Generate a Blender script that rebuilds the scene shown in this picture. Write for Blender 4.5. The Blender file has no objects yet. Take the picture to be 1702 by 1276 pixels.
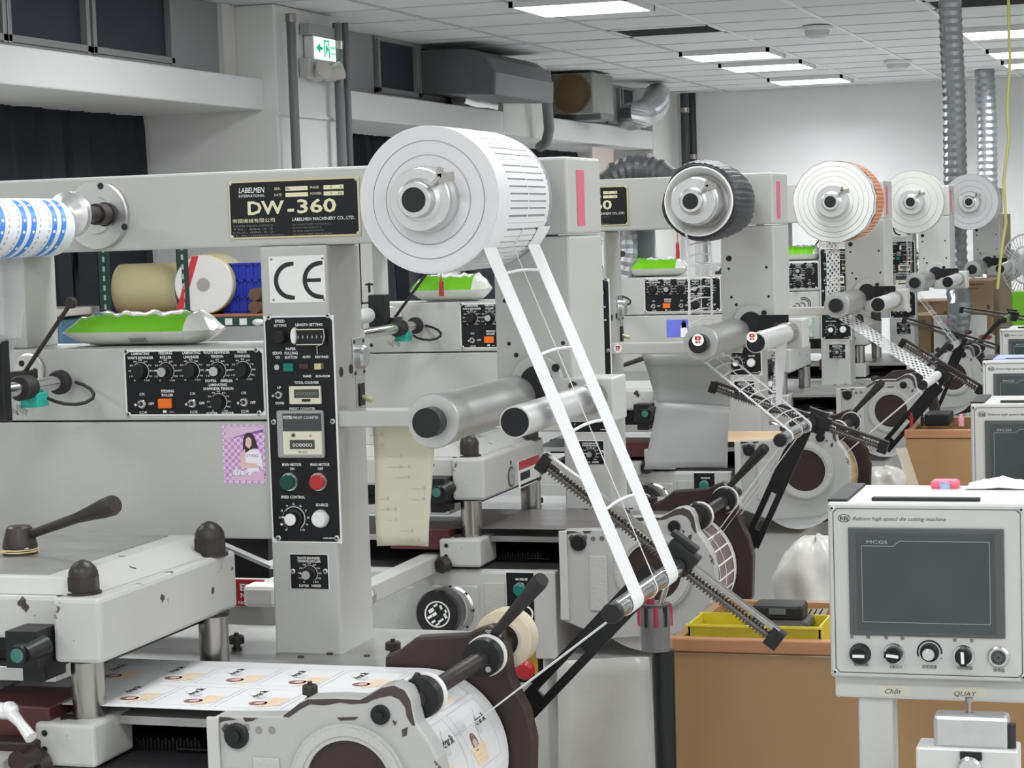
import bpy, math, random
from mathutils import Vector, Matrix
random.seed(7)
SC = bpy.context.scene
COL = SC.collection
# ---------------------------------------------------------------- camera
F, CX, CY, H0 = 3600.0, 851.0, 638.0, 1.6
_vx, _vy, _roll = 1129.0, -300.0, 0.032
_L = (F*F + _vy*(_vy + _roll*_vx))/(_vx - _vy*_roll)
AY = Vector((_vx, -_vy, -F)).normalized()
AX = Vector((_L, _vy + _roll*(_L + _vx), F)).normalized()
AZ = AX.cross(AY)
ROT = Matrix((AX, AY, AZ))
cam_data = bpy.data.cameras.new('camera')
cam_data.sensor_fit = 'HORIZONTAL'
cam_data.sensor_width = 36.0
cam_data.lens = 36.0*F/1702.0
cam_data.clip_start = 0.05
cam = bpy.data.objects.new('camera', cam_data)
cam.matrix_world = Matrix.Translation((0, 0, H0)) @ ROT.to_4x4()
COL.objects.link(cam)
SC.camera = cam
# ---------------------------------------------------------------- light
SC.view_settings.view_transform = 'Standard'
SC.view_settings.look = 'None'
SC.view_settings.gamma = 1.0
SC.view_settings.use_curve_mapping = False
SC.view_settings.exposure = -0.10
world = bpy.data.worlds.new('world')
SC.world = world
world.use_nodes = True
_b = world.node_tree.nodes['Background']
_b.inputs[0].default_value = (0.93, 0.96, 1.0, 1)
_b.inputs[1].default_value = 0.82
def area(name, loc, sx, sy, power, rot=(0, 0, 0), col=(0.97, 0.99, 1.0)):
    l = bpy.data.lights.new(name, 'AREA')
    l.shape = 'RECTANGLE'; l.size = sx; l.size_y = sy; l.energy = power; l.color = col
    o = bpy.data.objects.new(name, l); o.location = loc; o.rotation_euler = rot
    COL.objects.link(o); return o
CEIL = 2.66
LAMPS = [(x, y) for y in (-3.4, -1.2, 1.0, 3.2, 5.4, 7.6) for x in (-3.0, -1.0, 1.0, 2.6)]
for i, (x, y) in enumerate(LAMPS):
    area('tube_light', (x, y, CEIL - 0.04), 0.58, 0.52, 21)
# ---------------------------------------------------------------- pixel <-> world
def ray(px, py):
    d = Vector(((px - CX)/F, -(py - CY)/F, -1.0))
    return Vector((AX.dot(d), AY.dot(d), AZ.dot(d)))
C0 = Vector((0, 0, H0))
def aY(px, py, y):
    r = ray(px, py); return C0 + r*(y/r.y)
def aX(px, py, x):
    r = ray(px, py); return C0 + r*(x/r.x)
def aZ(px, py, z):
    r = ray(px, py); return C0 + r*((z - H0)/r.z)
def mpp(p):                                     # metres per photo pixel at a world point
    d = Vector(p) - C0
    return -(d.x*AX.z + d.y*AY.z + d.z*AZ.z)/F
# machine offsets: identical machines in a row
OFF = [Vector(q) for q in ((0, 0, 0), (-.009, 1.64, 0), (0, 3.34, 0), (0, 5.12, 0), (.05, 6.70, 0))]
def L(px, py, y, k=0):                          # photo pixel on machine k -> point in machine 0's frame
    return aY(px, py, y + OFF[k].y) - OFF[k]
def mL(px, py, y, k=0):
    return mpp(aY(px, py, y + OFF[k].y))
# ---------------------------------------------------------------- materials
MATS = {}
def mat(name, col, rough=0.5, metal=0.0, var=0.0, scale=8.0, bump=0.0, bscale=60.0, emit=None, es=1.0, alpha=1.0, trans=0.0, coat=0.0, stretch=None, wear=None, wear_amt=0.0, spec=0.5):
    if name in MATS: return MATS[name]
    m = bpy.data.materials.new(name); m.use_nodes = True
    nt = m.node_tree; N = nt.nodes; K = nt.links
    b = N['Principled BSDF']
    b.inputs['Base Color'].default_value = (*col, 1)
    b.inputs['Roughness'].default_value = rough
    b.inputs['Metallic'].default_value = metal
    b.inputs['Alpha'].default_value = alpha
    b.inputs['Transmission Weight'].default_value = trans
    b.inputs['Coat Weight'].default_value = coat
    b.inputs['Specular IOR Level'].default_value = spec
    tc = N.new('ShaderNodeTexCoord'); mp = N.new('ShaderNodeMapping')
    K.new(tc.outputs['Object'], mp.inputs[0])
    if stretch: mp.inputs['Scale'].default_value = stretch
    last = None
    n = N.new('ShaderNodeTexNoise'); n.inputs['Scale'].default_value = scale; n.inputs['Detail'].default_value = 5
    K.new(mp.outputs[0], n.inputs[0])
    if var > 0:
        mx = N.new('ShaderNodeMix'); mx.data_type = 'RGBA'
        K.new(n.outputs[0], mx.inputs[0])
        mx.inputs[6].default_value = (*[c*(1 - var) for c in col], 1)
        mx.inputs[7].default_value = (*[min(1, c*(1 + var)) for c in col], 1)
        last = mx.outputs[2]
    if wear:
        n2 = N.new('ShaderNodeTexNoise'); n2.inputs['Scale'].default_value = 22; n2.inputs['Detail'].default_value = 8
        K.new(mp.outputs[0], n2.inputs[0])
        cr = N.new('ShaderNodeValToRGB'); cr.color_ramp.elements[0].position = 0.5 + 0.22*(1 - wear_amt); cr.color_ramp.elements[1].position = cr.color_ramp.elements[0].position + 0.02
        K.new(n2.outputs[0], cr.inputs[0])
        mx2 = N.new('ShaderNodeMix'); mx2.data_type = 'RGBA'
        K.new(cr.outputs[0], mx2.inputs[0])
        if last: K.new(last, mx2.inputs[6])
        else: mx2.inputs[6].default_value = (*col, 1)
        mx2.inputs[7].default_value = (*wear, 1); last = mx2.outputs[2]
    if last: K.new(last, b.inputs['Base Color'])
    if bump > 0:
        n3 = N.new('ShaderNodeTexNoise'); n3.inputs['Scale'].default_value = bscale; n3.inputs['Detail'].default_value = 4
        K.new(mp.outputs[0], n3.inputs[0])
        bp = N.new('ShaderNodeBump'); bp.inputs['Strength'].default_value = bump; bp.inputs['Distance'].default_value = 0.004
        K.new(n3.outputs[0], bp.inputs['Height']); K.new(bp.outputs[0], b.inputs['Normal'])
    if emit:
        b.inputs['Emission Color'].default_value = (*emit, 1); b.inputs['Emission Strength'].default_value = es
    MATS[name] = m
    return m
GREY = mat('grey_paint', (0.475, 0.475, 0.455), 0.42, var=0.05, scale=5, bump=0.05, bscale=150)
GREYW = mat('worn_grey_paint', (0.475, 0.475, 0.455), 0.36, var=0.08, scale=6, bump=0.08, bscale=120, wear=(0.05, 0.035, 0.03), wear_amt=0.25)
GREYD = mat('side_grey_paint', (0.47, 0.47, 0.45), 0.45, var=0.06, scale=4)
CAST = mat('cast_grey_paint', (0.44, 0.44, 0.42), 0.5, var=0.08, scale=9, bump=0.35, bscale=220)
WHITEP = mat('white_plate', (0.80, 0.80, 0.78), 0.35, var=0.02)
SILVER = mat('brushed_aluminium', (0.60, 0.60, 0.60), 0.34, 0.95, var=0.15, scale=30, bump=0.05, bscale=300)
ALU = mat('matt_aluminium', (0.50, 0.50, 0.49), 0.40, 0.75, var=0.22, scale=14, stretch=(1, 0.25, 1))
CHROME = mat('chrome', (0.66, 0.66, 0.66), 0.16, 1.0, var=0.1, scale=12)
STEEL = mat('ground_steel', (0.40, 0.385, 0.36), 0.26, 1.0, var=0.25, scale=10, stretch=(1, 1, 0.1))
DECK = mat('scratched_steel', (0.42, 0.42, 0.41), 0.4, 0.8, var=0.3, scale=18)
BLACK = mat('black_plastic', (0.010, 0.010, 0.011), 0.42, var=0.2, spec=.35)
PANEL = mat('black_panel', (0.008, 0.008, 0.010), 0.38, spec=0.3)
RUBBER = mat('dark_rubber', (0.018, 0.0175, 0.0175), 0.6, var=0.2, scale=40, bump=0.1)
IRON = mat('blackened_iron', (0.038, 0.031, 0.029), 0.42, 0.35, var=0.35, scale=14, bump=0.1)
BROWNI = mat('brown_oxide_iron', (0.040, 0.025, 0.022), 0.40, 0.3, var=0.35, scale=9, bump=0.08)
GREEN = mat('green_button', (0.0, 0.16, 0.12), 0.3)
GREEND = mat('dark_green_button', (0.0, 0.055, 0.04), 0.25)
RED = mat('red_button', (0.42, 0.02, 0.03), 0.3)
ORANGE = mat('orange_button', (0.85, 0.16, 0.01), 0.35)
PRINTW = mat('white_print', (0.85, 0.85, 0.83), 0.6)
PRINTK = mat('black_print', (0.012, 0.012, 0.013), 0.6)
BRASS = mat('brass', (0.62, 0.56, 0.36), 0.35, 0.6, var=0.1)
GOLD = mat('pale_gold_print', (0.75, 0.72, 0.48), 0.5)
CREAMP = mat('cream_plastic', (0.70, 0.68, 0.55), 0.4, var=0.05)
LCD = mat('counter_display', (0.06, 0.065, 0.055), 0.25)
PAPER = mat('white_paper', (0.70, 0.70, 0.71), 0.55, var=0.02, scale=14)
PAPERG = mat('paper_edge', (0.70, 0.69, 0.70), 0.6, var=0.04, scale=20)
DARK = mat('dark_void_shade', (0.016, 0.015, 0.018), 0.7)  # near black, puts the shade of hollows into the colour
PINK = mat('pink_tape', (0.62, 0.13, 0.20), 0.55, var=0.2, scale=25)
TEAL = mat('teal_plastic', (0.02, 0.42, 0.33), 0.35)
# ---------------------------------------------------------------- mesh builder
class MB:
    def __init__(s): s.v = []; s.f = []; s.m = []; s.sm = []
    def add(s, vs, fs, m=0, smooth=False):
        o = len(s.v); s.v += [tuple(v) for v in vs]
        for f in fs: s.f.append(tuple(i + o for i in f)); s.m.append(m); s.sm.append(smooth)
        return s
    def box(s, x0, x1, y0, y1, z0, z1, m=0):
        if x0 > x1: x0, x1 = x1, x0
        if y0 > y1: y0, y1 = y1, y0
        if z0 > z1: z0, z1 = z1, z0
        v = [(x0,y0,z0),(x1,y0,z0),(x1,y1,z0),(x0,y1,z0),(x0,y0,z1),(x1,y0,z1),(x1,y1,z1),(x0,y1,z1)]
        return s.add(v, [(0,3,2,1),(4,5,6,7),(0,1,5,4),(1,2,6,5),(2,3,7,6),(3,0,4,7)], m)
    def obox(s, c, ax, ay, az, m=0):             # oriented box, half-axis vectors
        c = Vector(c); ax = Vector(ax); ay = Vector(ay); az = Vector(az)
        v = [c+i*ax+j*ay+k*az for k in (-1,1) for j in (-1,1) for i in (-1,1)]
        return s.add(v, [(0,2,3,1),(4,5,7,6),(0,1,5,4),(1,3,7,5),(3,2,6,7),(2,0,4,6)], m)
    def prism(s, poly, y0, y1, m=0, axis='y'):   # poly in XZ (or YZ / XY), extruded
        n = len(poly)
        def P(a, b, t):
            return (a, t, b) if axis == 'y' else ((t, a, b) if axis == 'x' else (a, b, t))
        v = [P(a, b, y0) for a, b in poly] + [P(a, b, y1) for a, b in poly]
        f = [tuple(range(n)), tuple(range(2*n - 1, n - 1, -1))]
        f += [(i, i + n, (i+1) % n + n, (i+1) % n) for i in range(n)]
        return s.add(v, f, m)
    def lathe(s, p, d, prof, n=24, m=0, smooth=True, cap=True, sharp=True):   # prof: (t along d, radius)
        p = Vector(p); d = Vector(d).normalized()
        u = d.orthogonal().normalized(); w = d.cross(u)
        vs = []; fs = []
        for t, r in prof:
            for i in range(n):
                a = 2*math.pi*i/n; vs.append(p + d*t + (u*math.cos(a) + w*math.sin(a))*r)
        for j in range(len(prof) - 1):
            for i in range(n):
                a = j*n + i; b = j*n + (i+1) % n; fs.append((a, b, b + n, a + n))
        if sharp:
            for j in range(len(prof) - 1):
                s.add(vs[j*n:(j+2)*n], [(i, (i+1) % n, n+(i+1) % n, n+i) for i in range(n)], m, smooth)
        else: s.add(vs, fs, m, smooth)
        if cap:
            s.add(vs[:n], [tuple(range(n - 1, -1, -1))], m)
            s.add(vs[-n:], [tuple(range(n))], m)
        return s
    def cyl(s, p, q, r0, r1=None, n=20, m=0):
        p = Vector(p); q = Vector(q); r1 = r0 if r1 is None else r1
        return s.lathe(p, q - p, [(0, r0), ((q-p).length, r1)], n, m)
    def tube(s, pts, r, n=10, m=0, caps=True, smooth=True):
        pts = [Vector(p) for p in pts]; N = len(pts)
        rr = r if isinstance(r, (list, tuple)) else [r]*N
        t0 = (pts[1]-pts[0]).normalized(); u = t0.orthogonal().normalized(); vs = []
        for i, p in enumerate(pts):
            t = (pts[min(i+1, N-1)] - pts[max(i-1, 0)]).normalized()
            u = (u - t*u.dot(t)).normalized(); w = t.cross(u)
            for k in range(n):
                a = 2*math.pi*k/n; vs.append(p + (u*math.cos(a) + w*math.sin(a))*rr[i])
        fs = [(j*n+k, j*n+(k+1) % n, (j+1)*n+(k+1) % n, (j+1)*n+k) for j in range(N-1) for k in range(n)]
        s.add(vs, fs, m, smooth)
        if caps:
            s.add(vs[:n], [tuple(range(n-1, -1, -1))], m); s.add(vs[-n:], [tuple(range(n))], m)
        return s
    def sphere(s, c, r, m=0, n=14, sx=1, sy=1, sz=1, lo=-90):
        c = Vector(c); k = n//2; vs = []
        for j in range(k+1):
            a = math.radians(lo + (90-lo)*j/k)
            for i in range(n):
                b = 2*math.pi*i/n
                vs.append((c.x + r*sx*math.cos(a)*math.cos(b), c.y + r*sy*math.cos(a)*math.sin(b), c.z + r*sz*math.sin(a)))
        fs = [(j*n+i, j*n+(i+1) % n, (j+1)*n+(i+1) % n, (j+1)*n+i) for j in range(k) for i in range(n)]
        return s.add(vs, fs, m, True)
    def disc(s, cx, cz, r, y, m=0, n=24):        # flat disc facing -Y
        return s.add([(cx + r*math.cos(2*math.pi*i/n), y, cz + r*math.sin(2*math.pi*i/n)) for i in range(n)], [tuple(range(n))], m)
    def arc(s, cx, cz, r0, r1, a0, a1, y0, y1, m=0, n=24):   # annular sector between y0 (front) and y1
        pts = []
        for i in range(n+1):
            a = math.radians(a0 + (a1-a0)*i/n); pts.append((math.cos(a), math.sin(a)))
        v = []
        for y in (y0, y1):
            for r in (r0, r1):
                v += [(cx + r*c, y, cz + r*q) for c, q in pts]
        k = n+1; f = []
        for i in range(n):
            f += [(i, i+1, k+i+1, k+i), (2*k+i, 3*k+i, 3*k+i+1, 2*k+i+1), (i, 2*k+i, 2*k+i+1, i+1), (k+i, k+i+1, 3*k+i+1, 3*k+i)]
        if abs(a1-a0) < 359.9: f += [(0, k, 3*k, 2*k), (n, 2*k+n, 3*k+n, k+n)]
        return s.add(v, f, m)
    def ribbon(s, path, y0, y1, t=0.0006, m=0, smooth=True):  # path in XZ, band between y0 and y1
        v = []; n = len(path)
        for i, (x, z) in enumerate(path):
            a = path[max(i-1, 0)]; b = path[min(i+1, n-1)]
            dx, dz = b[0]-a[0], b[1]-a[1]; q = math.hypot(dx, dz) or 1; nx, nz = -dz/q*t, dx/q*t
            v += [(x+nx, y0, z+nz), (x+nx, y1, z+nz), (x-nx, y1, z-nz), (x-nx, y0, z-nz)]
        f = []
        for i in range(n-1):
            a = 4*i; f += [(a+j, a+(j+1) % 4, a+4+(j+1) % 4, a+4+j) for j in range(4)]
        f += [(0, 3, 2, 1), (4*n-4, 4*n-3, 4*n-2, 4*n-1)]
        return s.add(v, f, m, False)
    def text(s, txt, x0, x1, z, h, y, m=0, shear=0.0, bold=0.0):   # fitted between x0 and x1, baseline z, facing -Y
        vs, fs, w, hh = glyphs(txt, shear, bold)
        if w <= 0: return s
        sx = (x1 - x0)/w; sz = h/0.7
        return s.add([(x0 + a*sx, y, z + b*sz) for a, b in vs], fs, m)
    def islands(s):
        par = list(range(len(s.v)))
        def fd(a):
            while par[a] != a: par[a] = par[par[a]]; a = par[a]
            return a
        for f in s.f:
            a = fd(f[0])
            for q in f[1:]: par[fd(q)] = a
        g = {}
        for i, f in enumerate(s.f): g.setdefault(fd(f[0]), []).append(i)
        bx = []
        for fl in g.values():
            P = [s.v[q] for i in fl for q in s.f[i]]; e = 2e-4
            bx.append([[min(p[k] for p in P) - e for k in range(3)], [max(p[k] for p in P) + e for k in range(3)], list(fl)])
        done = False
        while not done:
            done = True
            for i in range(len(bx)):
                for j in range(len(bx)-1, i, -1):
                    A, B = bx[i], bx[j]
                    if all(A[0][k] <= B[1][k] and B[0][k] <= A[1][k] for k in range(3)):
                        A[0] = [min(A[0][k], B[0][k]) for k in range(3)]; A[1] = [max(A[1][k], B[1][k]) for k in range(3)]; A[2] += B[2]; bx.pop(j); done = False
        out = []
        for _, _, fl in bx:
            m = MB(); mp = {}
            for i in fl:
                f = []
                for q in s.f[i]:
                    if q not in mp: mp[q] = len(m.v); m.v.append(s.v[q])
                    f.append(mp[q])
                m.f.append(tuple(f)); m.m.append(s.m[i]); m.sm.append(s.sm[i])
            out.append(m)
        return out
    SPLIT = {'screw', 'bolt_hole', 'socket_bolt', 'flange_bolt', 'plug_hole', 'digit_wheel', 'shelf_tag', 'edge_band', 'deck_bolt', 'reset_button', 'tool_grip', 'paper_tape', 'pivot_flange', 'shaft_collar', 'rail_end', 'ceiling_bar', 'tool', 'rim', 'ce_mark', 'crate_rib_', 'emergency_lamp', 'blue_print_'}
    def build(s, name, mats, parent=None, bevel=0.0, org=None, seg=2):
        if name in MB.SPLIT and parent is not None:
            o = None
            for m in s.islands(): o = m._build(name, mats, parent, bevel, org, seg)
            return o
        return s._build(name, mats, parent, bevel, org, seg)
    def _build(s, name, mats, parent=None, bevel=0.0, org=None, seg=2):
        if not isinstance(mats, (list, tuple)): mats = [mats]
        top = parent
        while top is not None and top.parent is not None: top = top.parent
        if org is None: org = Vector(top.location) if top is not None else Vector((0, 0, 0))
        org = Vector(org)
        me = bpy.data.meshes.new(name)
        me.from_pydata([(a-org.x, b-org.y, c-org.z) for a, b, c in s.v], [], s.f)
        for q in mats: me.materials.append(q)
        me.polygons.foreach_set('material_index', s.m)
        me.polygons.foreach_set('use_smooth', s.sm)
        me.update()
        o = bpy.data.objects.new(name, me); COL.objects.link(o)
        if parent is not None: o.parent = parent
        else: o.location = org
        if bevel > 0:
            b = o.modifiers.new('bevel', 'BEVEL'); b.width = bevel; b.segments = seg; b.limit_method = 'ANGLE'; b.angle_limit = math.radians(40)
        return o
_G = {}
def glyphs(txt, shear=0.0, bold=0.0):
    key = (txt, shear, bold)
    if key in _G: return _G[key]
    cu = bpy.data.curves.new('lettering', 'FONT'); cu.body = txt; cu.size = 1.0; cu.resolution_u = 2; cu.shear = shear; cu.offset = bold
    ob = bpy.data.objects.new('lettering', cu)
    me = ob.to_mesh()
    vs = [(v.co.x, v.co.y) for v in me.vertices]; fs = [tuple(p.vertices) for p in me.polygons]
    ob.to_mesh_clear(); bpy.data.objects.remove(ob); bpy.data.curves.remove(cu)
    if vs:
        x0 = min(a for a, b in vs); x1 = max(a for a, b in vs); vs = [(a-x0, b) for a, b in vs]; w = x1-x0
    else: w = 0
    _G[key] = (vs, fs, w, 0.7); return _G[key]
def fit(poly, y, k=0): return [(L(a, b, y, k).x, L(a, b, y, k).z) for a, b in poly]
def rect(a, b, c, d, y, k=0):                    # pixel rectangle -> x0,x1,z0,z1 on plane y
    mx, my = (a+c)/2, (b+d)/2
    return L(a, my, y, k).x, L(c, my, y, k).x, L(mx, d, y, k).z, L(mx, b, y, k).z
def tag(o, label=None, cat=None, group=None, kind=None):
    if label: o['label'] = label
    if cat: o['category'] = cat
    if group: o['group'] = group
    if kind: o['kind'] = kind
    return o
def thing(name, label, cat, loc, group=None):
    o = bpy.data.objects.new(name, None); o.location = loc; o.empty_display_size = 0.05; COL.objects.link(o)
    return tag(o, label, cat, group)
def solo(mb, name, mats, label, cat, group=None, bevel=0.0, kind=None):
    xs = [v[0] for v in mb.v]; ys = [v[1] for v in mb.v]; zs = [v[2] for v in mb.v]
    o = mb.build(name, mats, None, bevel, ((min(xs)+max(xs))/2, (min(ys)+max(ys))/2, min(zs)))
    return tag(o, label, cat, group, kind)
def copy_tree(o, parent=None):
    c = o.copy(); COL.objects.link(c)
    if parent is not None: c.parent = parent
    for ch in list(o.children): copy_tree(ch, c)
    return c
def T(mb, txt, a, c, base, hpx, y, k=0, m=0, **kw):   # text between pixel columns, baseline row, pixel height
    p = L(a, base, y, k); q = L(c, base, y, k)
    return mb.text(txt, p.x, q.x, p.z, hpx*mL(a, base, y, k), y, m, **kw)
# ================================================================ THE ROOM
XW = -4.12           # inner face of ledges
XBK = -4.85          # recessed wall behind curtains
YFAR = 18.0
XR = 4.4
WALLP = mat('wall_paint', (0.74, 0.74, 0.73), 0.75, var=0.03, scale=2.5, bump=0.04, bscale=40)
WALLB = mat('cream_wall_paint', (0.70, 0.69, 0.65), 0.75, var=0.04, scale=2.5)
CEILM = mat('ceiling_tile', (0.72, 0.73, 0.73), 0.85, var=0.03, scale=3, bump=0.1, bscale=120)
FLOORM = mat('floor_vinyl', (0.50, 0.51, 0.50), 0.45, var=0.1, scale=1.5)
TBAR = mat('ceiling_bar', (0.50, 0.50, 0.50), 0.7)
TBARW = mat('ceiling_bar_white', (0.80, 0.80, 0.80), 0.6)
STRUCT = 'structure'
def struct(mb, name, m, bevel=0.0, parent=None):
    o = mb.build(name, m, parent, bevel)
    if parent is None: o['kind'] = STRUCT
    return o
fl_ = struct(MB().box(XBK - .2, XR, -4.5, YFAR + .2, -0.1, 0), 'floor', FLOORM)
struct(MB().box(3.1, 3.3, -4.5, YFAR + .2, 0, CEIL + .1), 'wall_right', WALLP)
struct(MB().box(XBK - .2, XR, -4.7, -4.5, 0, CEIL + .1), 'wall_back', WALLP)
fw = struct(MB().box(XBK - .2, XR, YFAR, YFAR + .2, 0, 3.0), 'wall_far', WALLP)
def yx(px, py, x=XW): return aX(px, py, x).y
zl_b, zl_t = aX(0, 139, XW).z, aX(0, 72, XW).z        # ledge bottom / top
Yc0, Yc1 = yx(463, 200, -4.05), yx(560, 200, -4.05)
Y2e = yx(835, 120); Y3a, Y3b = yx(908, 120), yx(1085, 220)
# back wall (behind curtains), columns, solid strip
wl = MB()
wl.box(XBK - .2, XBK, -4.5, YFAR, 0, 3.0)
wl.box(XBK, XW - .001, Y2e, Y3a, zl_b, CEIL)
wl.box(XBK, XW, Y3b, yx(1128, 250), 0, CEIL)
wl.box(XBK, XW - .1, yx(1160, 250), YFAR, 0, CEIL)
struct(wl, 'wall_left', WALLB)
struct(MB().box(XBK, -4.05, Yc0, Yc1, 0, CEIL), 'trim_8', WALLP, bevel=.01)
struct(MB().box(-4.06, -4.035, Yc0 - .01, Yc1, aX(520, 192, -4.05).z, aX(520, 197, -4.05).z), 'trim_1', WALLP)
struct(MB().box(XBK, XW, -4.5, Yc0, zl_b, zl_t), 'trim_2', WALLP, bevel=.008)
struct(MB().box(XBK, XW, Yc1, Y2e, zl_b, zl_t), 'trim_3', WALLP, bevel=.008)
struct(MB().box(XBK, XW, Y3a, Y3b, zl_b, zl_t), 'trim_4', WALLP, bevel=.008)
# clerestory windows above the ledges
FRM = mat('window_frame', (0.33, 0.33, 0.33), 0.45, 0.4, var=.05)
PANEN = mat('night_glass', (0.035, 0.040, 0.055), 0.55, spec=.2)
PANEG = mat('frosted_pane', (0.27, 0.29, 0.29), 0.35, var=.08, scale=4)
xg = XW - .16
def window(n, ya, yb_, panes):
    """panes: list of (y0, y1, material); the window is one structure with frame and pane children"""
    z0, z1 = zl_t, CEIL
    r = MB().box(xg - .06, xg + .02, ya, yb_, z0, z0 + .035).box(xg - .06, xg + .02, ya, yb_, z1 - .02, z1).build('window_%d' % n, FRM, None, .002, (xg, ya, z0))
    r['kind'] = STRUCT
    for a, b, m in panes:
        f = MB(); w = .028
        f.box(xg - .03, xg + .03, a, a + w, z0 + .03, z1 - .01).box(xg - .03, xg + .03, b - w, b, z0 + .03, z1 - .01).box(xg - .03, xg + .03, a, b, z0 + .035, z0 + .035 + w)
        f.build('window_frame', FRM, r, .002)
        MB().box(xg - .006, xg, a + w, b - w, z0 + .06, z1 - .005).build('pane', m, r)
    return r
g = lambda px, py=60: yx(px, py, xg)
window(1, g(-400, 40), g(280, 110), [(g(-400, 40), g(-260, 40), PANEN), (g(-255, 40), g(0, 40), PANEN), (g(2, 40), g(140, 60), PANEN), (g(145, 60), g(280, 80), PANEN)])
struct(MB().box(xg - .02, xg + .005, g(284, 90), Yc0 - .02, zl_t, CEIL), 'window_5', PANEG)
struct(MB().box(XBK, xg + .03, Yc0 - .14, Yc0 - .005, zl_t, CEIL), 'trim_5', WALLB)
window(2, g(620, 120), g(838, 170), [(g(622, 120), g(690, 130), PANEN), (g(692, 130), g(760, 140), PANEN), (g(762, 140), g(836, 160), PANEN)])
struct(MB().box(xg - .02, xg + .005, Yc1 + .02, g(619, 110), zl_t, CEIL), 'window_6', PANEG)
window(3, g(922, 170), g(1082, 200), [(g(924, 170), g(1000, 180), PANEN), (g(1003, 180), g(1027, 190), PANEG), (g(1030, 190), g(1080, 195), PANEN)])
# curtains behind the ledge, continuous folds
def curtain(n, ya, yb_, x, label, step=.055, z0=.4):
    random.seed(n); pts = []; y = ya
    while y < yb_: pts.append((x + random.uniform(.02, .10)*(1 if len(pts) % 2 else -.2), y)); y += step*random.uniform(.6, 1.4)
    pts.append((x, yb_)); v = []; f = []; m = len(pts); zt_ = zl_b + .02
    for j, z in enumerate((z0, 1.2, 1.7, 2.1, zt_)):
        for i, (a, b) in enumerate(pts): v.append((x + (a - x)*(1.3 - .2*j), b + (math.sin(i*1.7)*.02*(4-j) if 0 < i < m-1 else 0), z))
    for j in range(4):
        for i in range(m-1): q = j*m+i; f.append((q, q+1, q+m+1, q+m))
    t = MB().add(v, f, 0, True)
    o = solo(t, 'curtain', mat('dark_navy_curtain', (.016, .019, .030), .7, var=.3, scale=30), label, 'curtain'); s_ = o.modifiers.new('cloth', 'SOLIDIFY'); s_.thickness = .004
curtain(1, yx(-60, 200, XBK + .1), yx(362, 240, XBK + .1) , XBK + .08, 'dark navy pleated curtain hanging under the first ledge')
curtain(2, Yc1 + .1, Y2e + .4, XBK + .08, 'dark curtain under the ledge just past the exit sign pillar')
curtain(3, Y3a + .2, yx(985, 260, XBK+.1), XBK + .08, 'short dark curtain under the ledge with the round fan box')
# ceiling: suspended grid
XG0 = -2.50; ST = .60; cl = None
cl = struct(MB().box(XBK - .2, XR, -4.5, YFAR + .1, CEIL + .1, CEIL + .13), 'ceiling', TBAR)
CL_TOP = cl
YG0 = 9.32
# bars
bw = MB(); bk = MB()
ix = range(-3, 11)
for i in ix:
    x = XG0 + i*ST
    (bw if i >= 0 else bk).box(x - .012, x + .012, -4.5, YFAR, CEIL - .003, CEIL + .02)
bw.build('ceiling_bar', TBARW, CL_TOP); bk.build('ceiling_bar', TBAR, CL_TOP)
bt = MB()
j = -23
while YG0 + j*ST < YFAR:
    y = YG0 + j*ST; bt.box(XW, XR, y - .009, y + .009, CEIL - .002, CEIL + .02); j += 1
bt.build('ceiling_bar', mat('ceiling_bar_mid', (.60, .60, .60), .7), CL_TOP)
# fixtures and vents sit in tile cells (i, j): x cell start index, y cell index
def cell(px, py):
    p = aZ(px, py, CEIL); return math.floor((p.x - XG0)/ST), math.floor((p.y - YG0)/ST)
lights = [((960, 8), 1), ((1200, 82), 1), ((1285, 107), 1), ((1352, 129), 1), ((1668, 48), 1), ((1700, 88), 1), ((1704, 107), 1)]
vents = [((1098, 48), 1), ((1640, 8), 1)]
taken = set(); LIGHTC = []; VENTC = []
def claim(px, py, n):
    a, b = cell(px, py); a -= (n-1)//2 if n > 2 else 0
    # choose the start so that the wide fixture is centred on the pixel
    p = aZ(px, py, CEIL); a = round((p.x - XG0)/ST - n/2); r = [(a+i, b) for i in range(n)]
    if any(q in taken for q in r): b += 1; r = [(a+i, b) for i in range(n)]
    taken.update(r); return a, b
for (q, n) in lights: LIGHTC.append((*claim(*q, n), n))
for (q, n) in vents: VENTC.append((*claim(*q, n), n))
tm = None; cnt = 0; jmax = int((YFAR - YG0)/ST)
extra = MB()
for j in range(-23, jmax + 1):
    for i in range(-3, 11):
        if (i, j) in taken: continue
        x = XG0 + i*ST; y = YG0 + j*ST
        x0_ = max(x + .012, XW)
        if j >= -1 and cnt < 290 and y + ST < YFAR:
            if i == -3 or tm is None and i == -3:
                pass
            if tm is None:
                o = MB().box(-ST/2 + .012, ST/2 - .012, -ST/2 + .009, ST/2 - .009, 0, .012).build('ceiling_tile', CEILM, CL_TOP); tm = o
                o.location = (x + ST/2, y + ST/2, CEIL + .002); cnt += 1
            else:
                o = tm.copy(); o.location = (x + ST/2, y + ST/2, CEIL + .002 + random.uniform(-.0015, .0015)); COL.objects.link(o); o.parent = CL_TOP; cnt += 1
        else:
            extra.box(x + .012, x + ST - .012, y + .009, min(y + ST - .009, YFAR - .01), CEIL + .002, CEIL + .014)
o = extra.build('ceiling_tile', CEILM, CL_TOP); o['kind'] = 'stuff'
TUBE = mat('lamp_tube', (1, 1, 1), .4, emit=(.93, .97, 1), es=9.0)
LOUV = mat('louvre_mirror', (.75, .77, .8), .18, .9)
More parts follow.
